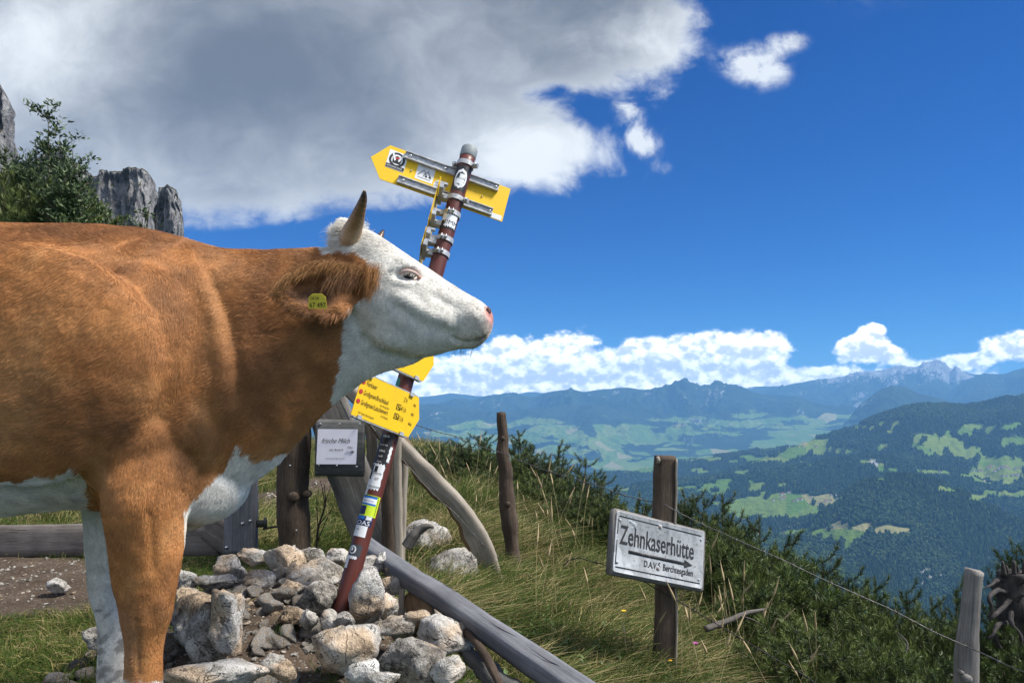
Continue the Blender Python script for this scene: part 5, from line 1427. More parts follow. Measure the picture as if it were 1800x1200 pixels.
# brown gatepost
b0, b1 = P(517, 968, 4.02), P(521, 730, 4.02)
p_ = post('gatepost', 'dark brown round gatepost with a sawn knot, behind the stone heap', 'post', [foot(b0[0], 4.02), b0, (b0 + b1) / 2 + (-.012, 0, 0), b1, b1 + (0, 0, .12)], [.085, .085, .088, .078, .075], W_BROWN, seed=3, rough=.012, knots=[(P(516, 873, 3.93), .022), (P(540, 868, 3.95), .017)])
for (x, y) in ((510, 818), (521, 932)): obj('nail', mk('nail', ball_data(P(x, y, 3.935), (.007, .004, .007), 1), BOLT), p_)
obj('staple', mk('staple', tube_data([P(510, 745, 3.93), P(516, 742, 3.925), P(522, 746, 3.93)], .004, 6), STEEL), p_)
# the gate: rail, brace, upright, hinge
gr = thing('gate', 'low weathered grey wooden gate with one thick rail, a brace and an upright', 'gate', P(200, 975, 4.3))
obj('rail', mk('rail', plank_data(P(-420, 950, 4.45), P(388, 948, 4.28), .185, .05, TOCAM, seed=5, rings=60, rough=.006), W_GREY, True), gr)
obj('brace', mk('brace', plank_data(P(270, 862, 4.36), P(418, 958, 4.24), .175, .045, TOCAM, seed=6, rough=.006), W_GREY), gr)
up = obj('upright', mk('upright', plank_data(P(424, 972, 4.20), P(424, 800, 4.20), .188, .045, TOCAM, seed=7, rough=.004), W_SLATE), gr)
for x, y in ((426, 920), (440, 915), (398, 962), (405, 850)): obj('bolt', mk('bolt', ball_data(P(x, y, 4.172), (.012, .005, .012), 1), BOLT), up)
hg = obj('hinge', mk('hinge', join([box_data(P(460, 920, 4.19), (1, 0, 0), (0, 1, 0), (0, 0, 1), .030, .004, .020), tube_data([P(466, 930, 4.18), P(466, 909, 4.18)], .009, 10)]), flat('iron', (.05, .055, .05), .6, .4)), gr)
obj('pin', mk('pin', tube_data([P(462, 930, 4.18), P(478, 926, 4.16), P(500, 924, 4.1)], .006, 8), flat('iron_dark', (.025, .022, .02), .7, .3)), hg)
# plank fence frame right of the gatepost
pl = thing('plank', 'broad pale grey plank standing aslant behind the milk notice', 'plank', foot(P(660, 960, 4.1)[0], 4.1, 0))
obj('board', mk('board', plank_data(P(668, 985, 4.08), P(552, 640, 4.16), .235, .05, TOCAM, seed=11, rough=.008, wob=.008), W_PALE if False else W_POST), pl)
pl2 = thing('plank', 'thin pale lath rising to the right edge of the broad plank above the notice', 'plank', P(616, 735, 4.02))
obj('lath', mk('lath', plank_data(P(612, 745, 4.02), P(578, 668, 4.05), .032, .03, TOCAM, seed=12, rough=.004), W_PALE), pl2)
pl3 = thing('plank', 'narrow pale plank between the notice and the signpost', 'plank', foot(P(660, 890, 4.25)[0], 4.25, 0))
obj('board', mk('board', plank_data(P(664, 910, 4.25), P(650, 740, 4.25), .065, .04, TOCAM, seed=13, rough=.006), W_PALE), pl3)
p_ = post('fence_post', 'dark split fence post with a pale sawn edge, right behind the signpost', 'post', [foot(P(686, 980, 3.95)[0], 3.95), P(686, 975, 3.95), P(684, 870, 3.95), P(688, 740, 3.95)], [.048, .045, .042, .036], W_BROWN, seed=15, rough=.010)
obj('pale_edge', mk('pale_edge', plank_data(P(702, 1000, 3.95), P(697, 765, 3.95), .044, .07, TOCAM, seed=16, rough=.006, rings=40), W_PALE), p_)
for k, (a, b, w, lab_) in enumerate(((foot(P(702, 800, 4.2)[0], 4.2, .1), P(714, 645, 4.22), .05, 'splintered pale post top showing above the lettered board'), (P(712, 800, 4.10), P(640, 655, 4.2), .11, 'tan slab end slanting behind the lettered board'))):
    t_ = thing('post_stub', lab_, 'post', a); obj('wood', mk('wood', plank_data(a, b, w, .05, TOCAM, seed=20 + k, rough=.010, ends=.02), (W_PALE, W_TAN)[k]), t_)
# curved slab log running down to the right
def slab():
    ctr = [P(600, 668, 4.0), P(640, 712, 4.0), P(700, 782, 4.0), P(760, 845, 4.02), P(805, 893, 4.05), P(835, 940, 4.1), P(858, 1000, 4.15), P(868, 1028, 4.18)]
    root = thing('curved_log', 'curved split log with pale face and wavy brown underside, sloping down through the grass', 'log', ctr[-1])
    c = resample(np.array(ctr), 60); T, A, B = frames(c, (0, 1, 0))
    wd = np.interp(np.linspace(0, 1, 60), [0, .3, .7, .85, 1], [.085, .10, .115, .145, .12]); k = 22; th = np.arange(k) * 2 * np.pi / k
    v = []; up_ = unit((.55, -.25, .8))
    for i in range(60):
        u = up_ - T[i] * (T[i] @ up_); u = unit(u); n = np.cross(T[i], u)
        if n[1] > 0: n = -n
        cc, ss = np.sign(np.cos(th)) * np.abs(np.cos(th)) ** .6, np.sign(np.sin(th)) * np.abs(np.sin(th)) ** .6
        wav = .010 * math.sin(i * .37 + .8 * math.sin(i * .21)) + .006 * math.sin(i * 1.07 + 1)
        v.append(c[i] + u * (cc * wd[i] / 2 + np.where(cc < -.3, wav, 0))[:, None] + n * (ss * .036)[:, None])
    v = np.concatenate(v); dirv = v - np.repeat(c, k, axis=0); v = v + dirv * (fbm(v * 16, 4, 3) * .10)[:, None]
    f, uv = [], []; L = np.r_[0, np.cumsum(np.linalg.norm(np.diff(c, axis=0), axis=1))]
    for i in range(59):
        for j in range(k):
            j2 = (j + 1) % k; f.append((i * k + j, i * k + j2, (i + 1) * k + j2, (i + 1) * k + j)); uv += [(L[i], .02 * j), (L[i], .02 * (j + 1)), (L[i + 1], .02 * (j + 1)), (L[i + 1], .02 * j)]
    f += [tuple(range(k))[::-1], tuple(59 * k + j for j in range(k))]; uv += [(.01 * j, 0) for j in range(k)] * 2
    me = raw_mesh('face', v, f, W_PALE, True, uv=uv); me.materials.append(W_TAN)
    mi = np.zeros(len(f), np.int32)
    for i in range(59):
        for j in range(k):
            if math.cos((j + .5) * 2 * math.pi / k) < -.42: mi[i * k + j] = 1
    me.polygons.foreach_set('material_index', mi)
    obj('trunk', me, root)
slab()
# the long beam sloping to the bottom of the picture
bm_ = thing('beam', 'long squared blue-grey beam lying aslant from the signpost to the bottom edge', 'beam', P(1000, 1215, 2.05))
A_, B_ = P(640, 958, 3.12), P(1045, 1236, 1.98)
obj('timber', mk('timber', plank_data(A_, B_, .068, .070, (.32, -.72, .62), seed=23, rings=70, rough=.005, wob=.004), W_SLATE), bm_)
for (a, b) in ((.60, .78), (.80, .92)):
    q0, q1 = A_ + (B_ - A_) * a, A_ + (B_ - A_) * b
    obj('crack', mk('crack', tube_data([q0 + np.array([.005, -.020, .0370]), (q0 + q1) / 2 + np.array([0, -.010, .0362]), q1 + np.array([.012, .004, .0362])], [.0004, .0011, .0004], 6, 10), BLACKP), bm_)
bs = thing('plank', 'short tan plank stub hanging under the beam beside the stones', 'plank', P(736, 1085, 2.72)); obj('board', mk('board', plank_data(P(728, 1040, 2.78), P(745, 1100, 2.62), .11, .03, (-.3, -1, .1), seed=31, rough=.008, ends=.015), W_TAN), bs)
bs = thing('plank', 'pale split plank under the beam right of the tan stub', 'plank', P(765, 1080, 2.72)); obj('board', mk('board', plank_data(P(745, 1040, 2.80), P(772, 1102, 2.66), .05, .03, (-.2, -1, .1), seed=32, rough=.008, ends=.015), W_PALE), bs)
bs = thing('plank', 'thin upright lath stub between the stones and the beam', 'plank', P(706, 1085, 2.75)); obj('board', mk('board', plank_data(P(706, 1085, 2.75), P(708, 1035, 2.78), .022, .02, TOCAM, seed=33, rough=.004), W_PALE), bs)
bs = thing('log', 'dark rotten log lying under the lower end of the beam', 'log', P(880, 1200, 2.05)); obj('trunk', mk('trunk', tube_data([P(815, 1140, 2.42), P(868, 1186, 2.25), P(935, 1250, 2.0)], [.030, .042, .042], 14, 40, .7, rough=.022, seed=8), W_BOARD), bs)
bs = thing('branch', 'dark bent branch between the pinkish boulder and the beam', 'branch', P(865, 1170, 2.2)); obj('wood', mk('wood', tube_data([P(820, 1110, 2.42), P(845, 1140, 2.3), P(868, 1180, 2.15), P(890, 1230, 2.0)], [.010, .014, .013, .010], 8, 24, rough=.005, seed=9), W_BROWN), bs)

# ------------------------------------------------------------------ milk notice
mb = thing('notice_board', 'dark weathered wooden board carrying a white handwritten-style milk notice', 'notice board', P(600, 838, 3.94))
xb, zb = unit((1, .10, -.012)), np.array([0.02, 0, 1.0]); yb = np.cross(unit(zb), xb) * -1
cb = P(598, 787, 3.96)
brd = obj('board', mk('board', plank_data(cb - xb * .128, cb + xb * .128, .302, .05, -np.cross(xb, unit(zb)) if np.cross(xb, unit(zb))[1] > 0 else np.cross(xb, unit(zb)), seed=41, rough=.004), W_BOARD), mb)
fz = P(595, 784, 3.955) + np.array([0, -.0275, 0])
def sheet(name, c, X, Z, w, h, mat, parent, nx=8, ny=8, curl=.0015):
    v = [c + X * (w * (i / nx - .5)) + Z * (h * (j / ny - .5)) + np.array([0, -curl * abs(math.sin(i * 1.7 + j)), 0]) for j in range(ny + 1) for i in range(nx + 1)]
    f = [(j * (nx + 1) + i, j * (nx + 1) + i + 1, (j + 1) * (nx + 1) + i + 1, (j + 1) * (nx + 1) + i) for j in range(ny) for i in range(nx)]
    return obj(name, raw_mesh(name, v, f, mat, True), parent)
pp = sheet('notice', fz - np.array([0, .0035, 0]), xb, unit((.05, 0, 1)), .208, .186, PAPER, mb)
o_ = fz - np.array([0, .0065, 0]); Zp = unit((.05, 0, 1))
text('lettering', 'frische Milch', o_ - xb * .082 + Zp * .020 , xb, Zp, .036, INKB, pp, .80, .42)
text('lettering', 'von Annerk', o_ - xb * .042 - Zp * .022, xb, Zp, .018, INKB, pp, .85, .42)
text('lettering', 'Getränke & Brotzeiten', o_ - xb * .056 - Zp * .066, xb, Zp, .0105, INKB, pp, 1.02)
text('lettering', '150m', o_ + xb * .052 - Zp * .010, xb, Zp, .018, INKB, pp, .75)
ar = [o_ + xb * .048 - Zp * .026, o_ + xb * .090 - Zp * .027]
obj('arrow', mk('arrow', join([tube_data(ar, .0011, 6), tube_data([ar[1] - xb * .014 + Zp * .009, ar[1]], .0013, 6), tube_data([ar[1] - xb * .014 - Zp * .009, ar[1]], .0013, 6)]), INKB), pp)
for x, y in ((563, 745), (597, 745), (632, 745), (561, 817), (592, 818), (627, 820)): obj('nail', mk('nail', ball_data(P(x, y, 3.925), (.007, .004, .007), 1), BOLT), mb)

# ------------------------------------------------------------------ fence posts along the slope
post('fence_post', 'rough brown fence post with a jagged top, by the lower end of the curved log', 'post',
     [foot(P(905, 1040, 4.55)[0], 4.55), P(905, 1036, 4.55), P(900, 960, 4.55), P(893, 890, 4.55), P(886, 810, 4.55), P(880, 724, 4.55)], [.055, .052, .045, .050, .040, .030], W_BROWN, seed=51, rough=.014, rings=70, knots=[(P(893, 886, 4.50), .014), (P(884, 770, 4.50), .010)])
sp = thing('fence_post', 'smooth sunlit brown fence post behind the hut sign', 'post', foot(P(1163, 1200, 3.34)[0], 3.34, 0))
obj('shaft', mk('shaft', plank_data(foot(P(1160, 1250, 3.34)[0], 3.34), P(1172, 801, 3.34), .088, .085, (.12, -1, 0), seed=53, rings=80, rough=.006, wob=.010), W_TAN if False else wood('wood_warm', (.036, .026, .019), (.085, .062, .045), (.17, .125, .09), .5)), sp)
obj('pale_edge', mk('pale_edge', plank_data(P(1180, 1215, 3.33), P(1187, 806, 3.33), .010, .07, (.12, -1, 0), seed=54, rings=60, rough=.004, wob=.008), W_PALE), sp)  # pale wood strip puts the sunlit right rim of the post into colour
obj('rim', mk('rim', tube_data([P(1156, 803, 3.30), P(1158, 808, 3.29), P(1157, 814, 3.295)], .008, 8), W_PALE), sp)
post('fence_post', 'silver-grey weathered round post with a sawn flat top, at the right', 'post',
     [foot(P(1698, 1240, 2.9)[0], 2.9), P(1698, 1200, 2.9), P(1701, 1120, 2.9), P(1706, 1070, 2.9), P(1712, 1002, 2.9)], [.060, .046, .040, .036, .0335], W_POST, seed=57, rough=.005, rings=70, knots=[(P(1700, 1192, 2.85), .013), (P(1690, 1181, 2.86), .006)])

# ------------------------------------------------------------------ hut sign
hs_ = thing('hut_sign', 'weathered white metal hut sign with a black arrow, nailed to a brown post', 'sign', P(1160, 1040, 3.25))
TL, TR = P(1079, 893, 3.08), P(1245, 935, 3.36)
Xs = unit(TR - TL); Zs = np.array([.123, .33, 1.0]); Zs = unit(Zs - Xs * (Xs @ Zs)); Ys = np.cross(Xs, Zs)
if Ys[1] < 0: Ys = -Ys
ws, hs2 = np.linalg.norm(TR - TL) * .945, .272; Cs = P(1162, 968, 3.21); KX = ws / .478
obj('backing', mk('backing', plank_data(Cs + Ys * .022 - Xs * (ws / 2 + .000), Cs + Ys * .022 + Xs * (ws / 2 + .006), hs2 + .004, .040, -Ys, seed=61, rough=.0035, rings=40), W_POST), hs_)
def plate_fn(g):
    c = g.coord('Object'); n = g.noise(c, 14, 5, .65); n2 = g.noise(c, 70, 4, .65); n3 = g.noise(g.scale(c, 30, 30, 9), 1, 4, .6)
    col = g.mix((n * .6 + n3 * .4 - .42).step(0, .2), (.39, .405, .42), (.26, .272, .285))
    col = g.mix((n2 - .60).step(0, .05) * .7, col, (.12, .10, .085)); col = g.mix((g.noise(c, 9, 3, .5) - .62).step(0, .03), col, (.46, .48, .50))
    return {'Base Color': col, 'Roughness': .45, 'Specular IOR Level': .5, 'Normal': g.bump(n2, .12, .003)}
PLATE = M('enamel_plate', plate_fn)
def rrect(w, h, r, k=6):
    pts = []
    for cx, cy, a0 in ((w - r, h - r, 0), (-w + r, h - r, 90), (-w + r, -h + r, 180), (w - r, -h + r, 270)):
        for i in range(k + 1):
            a = math.radians(a0 + 90 * i / k); pts.append((cx + r * math.cos(a), cy + r * math.sin(a)))
    return pts
wp, hp_ = ws / 2 - .004, hs2 / 2 - .009
pr = rrect(wp, hp_, .012); k = len(pr); Cp = Cs - Xs * .004
v = [Cp - Ys * t + Xs * a * q + Zs * b * q for t, q in ((.001, 1.0), (.0035, 1.0), (.0042, .985), (.0022, .965)) for a, b in pr]
f = [(r_ * k + i, r_ * k + (i + 1) % k, (r_ + 1) * k + (i + 1) % k, (r_ + 1) * k + i) for r_ in range(3) for i in range(k)] + [tuple(3 * k + i for i in range(k))]
plate = obj('plate', raw_mesh('plate', v, f, PLATE, True), hs_)
SB = M('sign_black', paint_fn((.012, .012, .013), (.16, .165, .17), .4, .5, .85, 40))
# thin black frame line with gaps
for (a0, b0, a1, b1) in ((-.93, .84, .93, .84), (-.95, -.82, .93, -.82), (-.955, .25, -.955, .76), (-.955, -.75, -.955, .05)):
    obj('frame_line', mk('frame_line', box_data(Cp - Ys * .0030 + Xs * wp * (a0 + a1) / 2 + Zs * hp_ * (b0 + b1) / 2, Xs, Ys, Zs, max(wp * abs(a1 - a0) / 2, .0016), .0012, max(hp_ * abs(b1 - b0) / 2, .0019)), SB), plate)
text('lettering', 'Zehnkaserhütte', Cp - Ys * .0032 - Xs * wp * .90 - Zs * hp_ * .05, Xs, Zs, .112, SB, plate, .545 * KX, 0, .0006, bold=.0010)
la = Cp - Ys * .0032
obj('arrow', mk('arrow', box_data(la - Xs * wp * .06 - Zs * hp_ * .26, Xs, Ys, Zs, wp * .64, .0012, .0062), SB), plate)
tri = [la + Xs * wp * .55 - Zs * (hp_ * .26 - .017), la + Xs * wp * .74 - Zs * hp_ * .26, la + Xs * wp * .55 - Zs * (hp_ * .26 + .017)]
obj('arrow_head', raw_mesh('arrow_head', tri + [q - Ys * .0014 for q in tri], [(0, 1, 2), (5, 4, 3), (0, 3, 4, 1), (1, 4, 5, 2), (2, 5, 3, 0)], SB, False), plate)
text('lettering', 'D.A.V.', Cp - Ys * .0032 - Xs * wp * .36 - Zs * hp_ * .63, Xs, Zs, .037, SB, plate, .72 * KX, 0, .0004, bold=.0004)
text('lettering', 'S', Cp - Ys * .0032 - Xs * wp * .045 - Zs * hp_ * .60, Xs, Zs, .037, SB, plate, .72 * KX, 0, .0004, bold=.0004)
text('lettering', 'Berchtesgaden', Cp - Ys * .0032 + Xs * wp * .06 - Zs * hp_ * .63, Xs, Zs, .040, SB, plate, .70 * KX, 0, .0004, bold=.0004)
chip = flat('bare_metal', (.50, .52, .54), .5)
for a, b, rr in ((-.06, .78, .013), (-.06, -.62, .013)):
    obj('chip', mk('chip', ball_data(Cp - Ys * .0026 + Xs * wp * a + Zs * hp_ * b, (rr, .0016, rr), 2), chip), plate)
    obj('screw', mk('screw', ball_data(Cp - Ys * .0045 + Xs * wp * a + Zs * hp_ * b, (.0055, .004, .0055), 1), flat('rusty_screw', (.18, .10, .06), .6, .3)), plate)
for a, b in ((-.92, .70), (.92, .70), (-.92, -.68), (.90, -.70)): obj('screw', mk('screw', ball_data(Cp - Ys * .004 + Xs * wp * a + Zs * hp_ * b, (.006, .004, .006), 1), STEEL), plate)
obj('chip', mk('chip', join([ball_data(Cp - Ys * .0024 + Xs * wp * a + Zs * hp_ * b, (r1, .0012, r2), 2) for a, b, r1, r2 in ((-.66, .62, .020, .016), (-.655, .50, .006, .010), (-.72, .72, .012, .008))]), chip), plate)

# ------------------------------------------------------------------ barbed wire
WIRE = flat('wire_steel', (.12, .115, .11), .5, .7); WIRE_D = flat('wire_dark', (.035, .030, .028), .6, .4)
def barbed(label, pts, mat, every=.12, r=.0017, sag=0.0, seed=1, barb=.012):
    rng = np.random.default_rng(seed)
    pts = np.array(pts, float); dense = [pts[0]]
    for a, b in zip(pts[:-1], pts[1:]):
        L = np.linalg.norm(b - a); n = max(4, int(L / .03))
        for i in range(1, n + 1):
            s = i / n; q = a + (b - a) * s; q = q - np.array([0, 0, sag * 4 * s * (1 - s) * L]); dense.append(q)
    c = np.array(dense); c[1:-1] += fbm(c[1:-1] * 6, 2, seed)[:, None] * np.array([.003, .003, .006])
    root = thing('barbed_wire', label, 'wire', c[0])
    T = np.gradient(c, axis=0); T /= np.linalg.norm(T, axis=1)[:, None]
    L = np.r_[0, np.cumsum(np.linalg.norm(np.diff(c, axis=0), axis=1))]
    u = np.cross(T, (0, 0, 1)); u /= np.linalg.norm(u, axis=1)[:, None]; w = np.cross(u, T)
    for k in (0, math.pi):
        ph = L * 110 + k; s = c + (u * np.cos(ph)[:, None] + w * np.sin(ph)[:, None]) * r * .9
        obj('strand', mk('strand', tube_data(s, r, 5), mat), root)
    for q in np.arange(every * .6, L[-1], every):
        i = min(np.searchsorted(L, q), len(c) - 1); a = rng.random() * 3.14; parts = []
        for s in (0, 1):
            d1 = u[i] * math.cos(a + s * 1.4) + w[i] * math.sin(a + s * 1.4); o1 = c[i] + T[i] * (.004 * (s * 2 - 1))
            parts.append(tube_data([o1 - d1 * barb, o1, o1 + d1 * barb], [r * .5, r * .95, r * .5], 5))
        parts.append(tube_data([c[i] - T[i] * .006, c[i] + T[i] * .006], r * 2.0, 6))
        obj('barb', mk('barb', join(parts), mat), root)
    return root
fr = lambda q, dy: q + np.array([0, dy, 0])
barbed('top barbed wire strand running from the signpost past all three fence posts', [P(700, 735, 4.5), P(800, 767, 4.5), P(884, 797, 4.49), P(1040, 850, 3.85), P(1168, 887, 3.28), P(1380, 985, 3.05), P(1560, 1068, 2.92), P(1698, 1135, 2.84), P(1850, 1200, 2.55)], WIRE, .13, sag=.012, seed=2)
barbed('middle barbed wire strand with a curled loose end above the hut sign\'s left foot', [P(990, 994, 3.55), P(1000, 984, 3.52), P(1018, 979, 3.5), P(1060, 990, 3.42), P(1110, 1010, 3.34), P(1168, 1040, 3.28), P(1230, 1080, 3.15), P(1310, 1124, 3.0), P(1420, 1190, 2.85), P(1500, 1245, 2.75)], WIRE_D, .12, sag=.0, seed=3)
def PW(px, py, d):
    return P(px, py, min(d, hit(px, py) - .28) if px > 870 else d)
barbed('barbed wire lying along the curved log and down through the grass', [PW(640, 735, 3.95), PW(700, 800, 3.93), PW(760, 866, 3.95), PW(800, 900, 3.97), PW(845, 952, 4.0), PW(884, 985, 4.45), PW(930, 1012, 4.2), PW(985, 1055, 3.9), PW(1050, 1102, 3.6), PW(1100, 1125, 3.45), PW(1160, 1172, 3.28), PW(1215, 1215, 3.1)], WIRE, .11, sag=.01, seed=4)
barbed('slack second barbed wire drooping in the grass between brown post and hut sign post', [PW(885, 990, 4.45), PW(930, 1060, 4.1), PW(985, 1097, 3.85), PW(1040, 1100, 3.65), PW(1085, 1110, 3.5), PW(1120, 1140, 3.4), PW(1164, 1175, 3.28)], WIRE_D, .13, sag=.02, seed=5)
# ------------------------------------------------------------------ grass
def grassmat(g):
    return {'Base Color': g.attr('col'), 'Roughness': .6, 'Specular IOR Level': .2, 'Subsurface Weight': 0.0}
GRASS = M('grass_blade', grassmat)
GREEN = np.array([.090, .135, .024]); DEEP = np.array([.036, .070, .013]); STRAW = np.array([.37, .30, .145]); OLIVE = np.array([.16, .155, .045])
def blades(name, x, y, length, lean, strawp, rad, K=5, flat_=0.0):
    n = len(x); z = gh(x, y)
    p = np.c_[x, y]
    pn = fbm(p * 2.2, 3, 301); pg = fbm(p * 5.5, 3, 302)
    L = length * (.55 + .75 * RNG.random(n)) * (1 + .45 * pn)
    a = fbm(p * 1.6, 3, 303) * 4.0 + RNG.normal(0, 1.3, n) - .35
    d = np.c_[np.cos(a), np.sin(a), np.zeros(n)] + np.array([.22, -.06, 0])
    ln = np.abs(RNG.normal(lean, lean * .6, n))
    pts = np.zeros((n, K, 3)); base = np.c_[x, y, z - .01]
    for k, s in enumerate(np.linspace(0, 1, K)):
        bend = ln * s * s * L
        pts[:, k] = base + np.c_[0 * x, 0 * x, s * L * np.sqrt(np.maximum(1 - np.minimum(ln * s, .95) ** 2 * .6, .15))] + d * bend[:, None]
    rr = rad * (.6 + .8 * RNG.random(n))
    prof = np.interp(np.linspace(0, 1, K), [0, .4, .8, 1], [.9, 1.0, .6, .12])
    st_ = RNG.random(n) < np.clip(strawp + pg * .55 + pn * .35, .02, .95)
    mixg = np.clip(.5 + pn * .8 + RNG.normal(0, .22, n), 0, 1)[:, None]
    col = DEEP + (GREEN - DEEP) * mixg
    ol = RNG.random(n) < .28
    col[ol] = OLIVE * (.7 + .6 * RNG.random((ol.sum(), 1)))
    col[st_] = STRAW * (.55 + .8 * RNG.random((st_.sum(), 1)))
    o = hair(name, pts, np.outer(rr, prof), GRASS, np.clip(col, 0, 1)); tag(o, kind='stuff'); return o
def scatter(n, x0, x1, y0, y1, fn, falloff=1.4):
    u = RNG.random(n * 3); e = 1 - falloff
    y = (y0 ** e + u * (y1 ** e - y0 ** e)) ** (1 / e) if abs(e) > 1e-6 else y0 * (y1 / y0) ** u
    x = x0 + (x1 - x0) * RNG.random(n * 3)
    m = fn(x, y) > RNG.random(n * 3)
    return x[m][:n], y[m][:n]
def on_heap(x, y): return np.exp(-(((x + .80) / .66) ** 2 + ((y - 2.72) / .62) ** 2) ** 3)
def px_of(x, y): return 900 + x / y * F
# long summer grass on the slope
def f_slope(x, y):
    e = x - edge_x(y); px = px_of(x, y)
    left = sstep(x, -.62, -.30) if True else 0
    lim = np.interp(y, [2, 2.3, 3.1, 4.0], [.25, .18, -.45, -.6])
    return sstep(x, lim - .05, lim + .22) * (e < 1.2) * (px > 560) * (px < 1900) * (1 - path_mask(x, y))
x, y = scatter(105000, -2.6, 3.4, 2.1, 9.5, f_slope, 1.55)
blades('long_grass', x, y, np.interp(y, [2, 3, 6, 10], [.12, .17, .21, .23]), .75, .24, np.interp(y, [2, 4, 9], [.0011, .0014, .0022]), 6)
# the skyline and the flat behind the gate
def f_back(x, y): return (1 - path_mask(x, y) * 1.0) * (x - edge_x(y) < .8) * (np.abs(px_of(x, y) - 450) < 520)
x, y = scatter(60000, -7.0, 1.5, 4.6, 15.5, f_back, 1.6)
blades('meadow_grass', x, y, np.interp(y, [4.6, 6, 15], [.13, .17, .20]), .7, .22, np.interp(y, [4, 9, 15], [.0013, .0020, .0030]), 5)
# short grazed turf on the left and between the stones
def f_turf(x, y): return (1 - path_mask(x, y)) * (px_of(x, y) < 760) * (1 - on_heap(x, y))
x, y = scatter(90000, -4.6, -.2, 1.75, 5.2, f_turf, 1.7)
blades('turf', x, y, .055 + 0 * x, .8, .06, .0010 + 0 * x, 4)
def f_gap(x, y): return on_heap(x, y) * (fbm(np.c_[x, y] * 6.5, 3, 88) > .22)
x, y = scatter(4200, -1.6, .2, 1.9, 3.2, f_gap, 1.2)
blades('turf', x, y, .075 + 0 * x, .8, .12, .0009 + 0 * x, 5)
# grass along the lower side of the beam and round the grass rocks
def f_beam(x, y): return sstep(-(x - np.interp(y, [2, 2.3, 3.1], [.35, .22, -.38])), -.25, .05) * (px_of(x, y) > 700) * .8
x, y = scatter(5000, -.45, .5, 1.95, 3.2, f_beam, 1.2)
blades('turf', x, y, .10 + 0 * x, .8, .2, .0010 + 0 * x, 5)

def herbs():
    r = np.random.default_rng(41); x, y = scatter(2600, -2.2, 2.6, 2.1, 7.5, lambda a, b: f_slope(a, b) * (fbm(np.c_[a, b] * 1.8, 3, 71) > .05), 1.5)
    V_, C_ = [], []
    for i in range(len(x)):
        z = gh1(x[i], y[i]); n = int(4 + 5 * r.random())
        for k in range(n):
            a = r.random() * 6.283; l = .020 + .028 * r.random(); p = np.array([x[i], y[i], z + .02 + .09 * r.random()]) + r.normal(0, .018, 3)
            d = np.array([math.cos(a), math.sin(a), .35 + .5 * r.random()]); d /= np.linalg.norm(d); s_ = np.cross(d, (0, 0, 1)); u = np.cross(s_, d)
            V_.append(np.array([p, p + d * l * .5 + s_ * l * .26 + u * l * .05, p + d * l, p + d * l * .5 - s_ * l * .26 + u * l * .05])); C_.append(np.full(4, r.random()))
    v = np.concatenate(V_); c = np.concatenate(C_); i = np.arange(len(v) // 4) * 4
    o = obj('herbs', raw_mesh('herbs', v, np.concatenate([np.c_[i, i + 1, i + 2], np.c_[i, i + 2, i + 3]]), M('herb_leaf', lambda g: {'Base Color': g.mix(g.split(g.attr('col'))[0], (.030, .062, .014), (.10, .155, .035)), 'Roughness': .55}), False, col=np.c_[c, c, c])); tag(o, kind='stuff')
herbs()
# tall dry stalks with seed heads: countable, each its own thing
def stalk_mesh(seed, h):
    r = np.random.default_rng(seed); a = r.random() * 6.28; ln = .12 + .22 * r.random()
    pts = [np.array([math.cos(a) * ln * s * s * h, math.sin(a) * ln * s * s * h, h * s]) for s in np.linspace(0, 1, 9)]
    parts = [tube_data(pts, np.linspace(.0016, .0008, 9), 4, cap=False)]
    head = tube_data([pts[-2] + (pts[-1] - pts[-2]) * q for q in (0, .3, .9, 1.5)], [.001, .0045, .0038, .0006], 5, 9, rough=.0015, rfreq=160)
    return parts, head
SEEDM = flat('seed_head', (.38, .29, .16), .8); STALKM = flat('dry_stalk', (.36, .30, .15), .8)
def stalks():
    protos = []
    for k in range(7):
        p, h = stalk_mesh(900 + k, .30 + .05 * k); protos.append((mk('stem', join(p), STALKM), mk('seed_head', h, SEEDM)))
    r = np.random.default_rng(17); spots = []
    WHERE = ['left of the jagged post near the log', 'on the skyline by the jagged post', 'by the pines left of the jagged post', 'just right of the jagged post', 'below the middle of the pine row', 'below the tallest pine of the row', 'right of the hut sign by the thicket', 'along the lower edge of the thicket', 'right behind the hut sign post', 'above the hut sign at the pines', 'beside the curved log', 'in the middle of the grass slope', 'right of the hut sign post\'s foot', 'at the bottom edge under the thicket']
    for wi, (a, b, c, dpt, n) in enumerate(((725, 790, 30, 8.5, 9), (770, 800, 30, 7.5, 8), (835, 830, 40, 6.6, 10), (905, 860, 40, 5.8, 10), (965, 880, 40, 5.6, 10), (1020, 930, 40, 5.2, 8), (1290, 1080, 50, 3.9, 14), (1330, 1110, 60, 3.7, 12), (1215, 1080, 50, 4.0, 10), (1100, 900, 50, 5.4, 6), (790, 840, 50, 6.0, 7), (1000, 1050, 80, 3.7, 8), (1240, 1160, 60, 3.2, 8), (1420, 1180, 60, 3.2, 8))):
        for i in range(n):
            d = dpt * (1 + r.normal(0, .06)); x = (a + r.normal(0, c) - 900) / F * d; spots.append((x, d, WHERE[wi]))
    for i, (x, d, wh) in enumerate(spots):
        st_, hd_ = protos[i % 7]
        root = thing('grass_stalk', 'dry grass stalk with a seed head, ' + wh, 'grass', (x, d, gh1(x, d) - .02), 'dry stalks ' + wh)
        root.rotation_euler = (r.normal(0, .1), r.normal(.06, .12), r.random() * 6.28); root.scale = (1, 1, .75 + .5 * r.random())
        for nm, me in (('stem', st_), ('seed_head', hd_)):
            o = bpy.data.objects.new(nm, me); o.parent = root; link(o)
stalks()
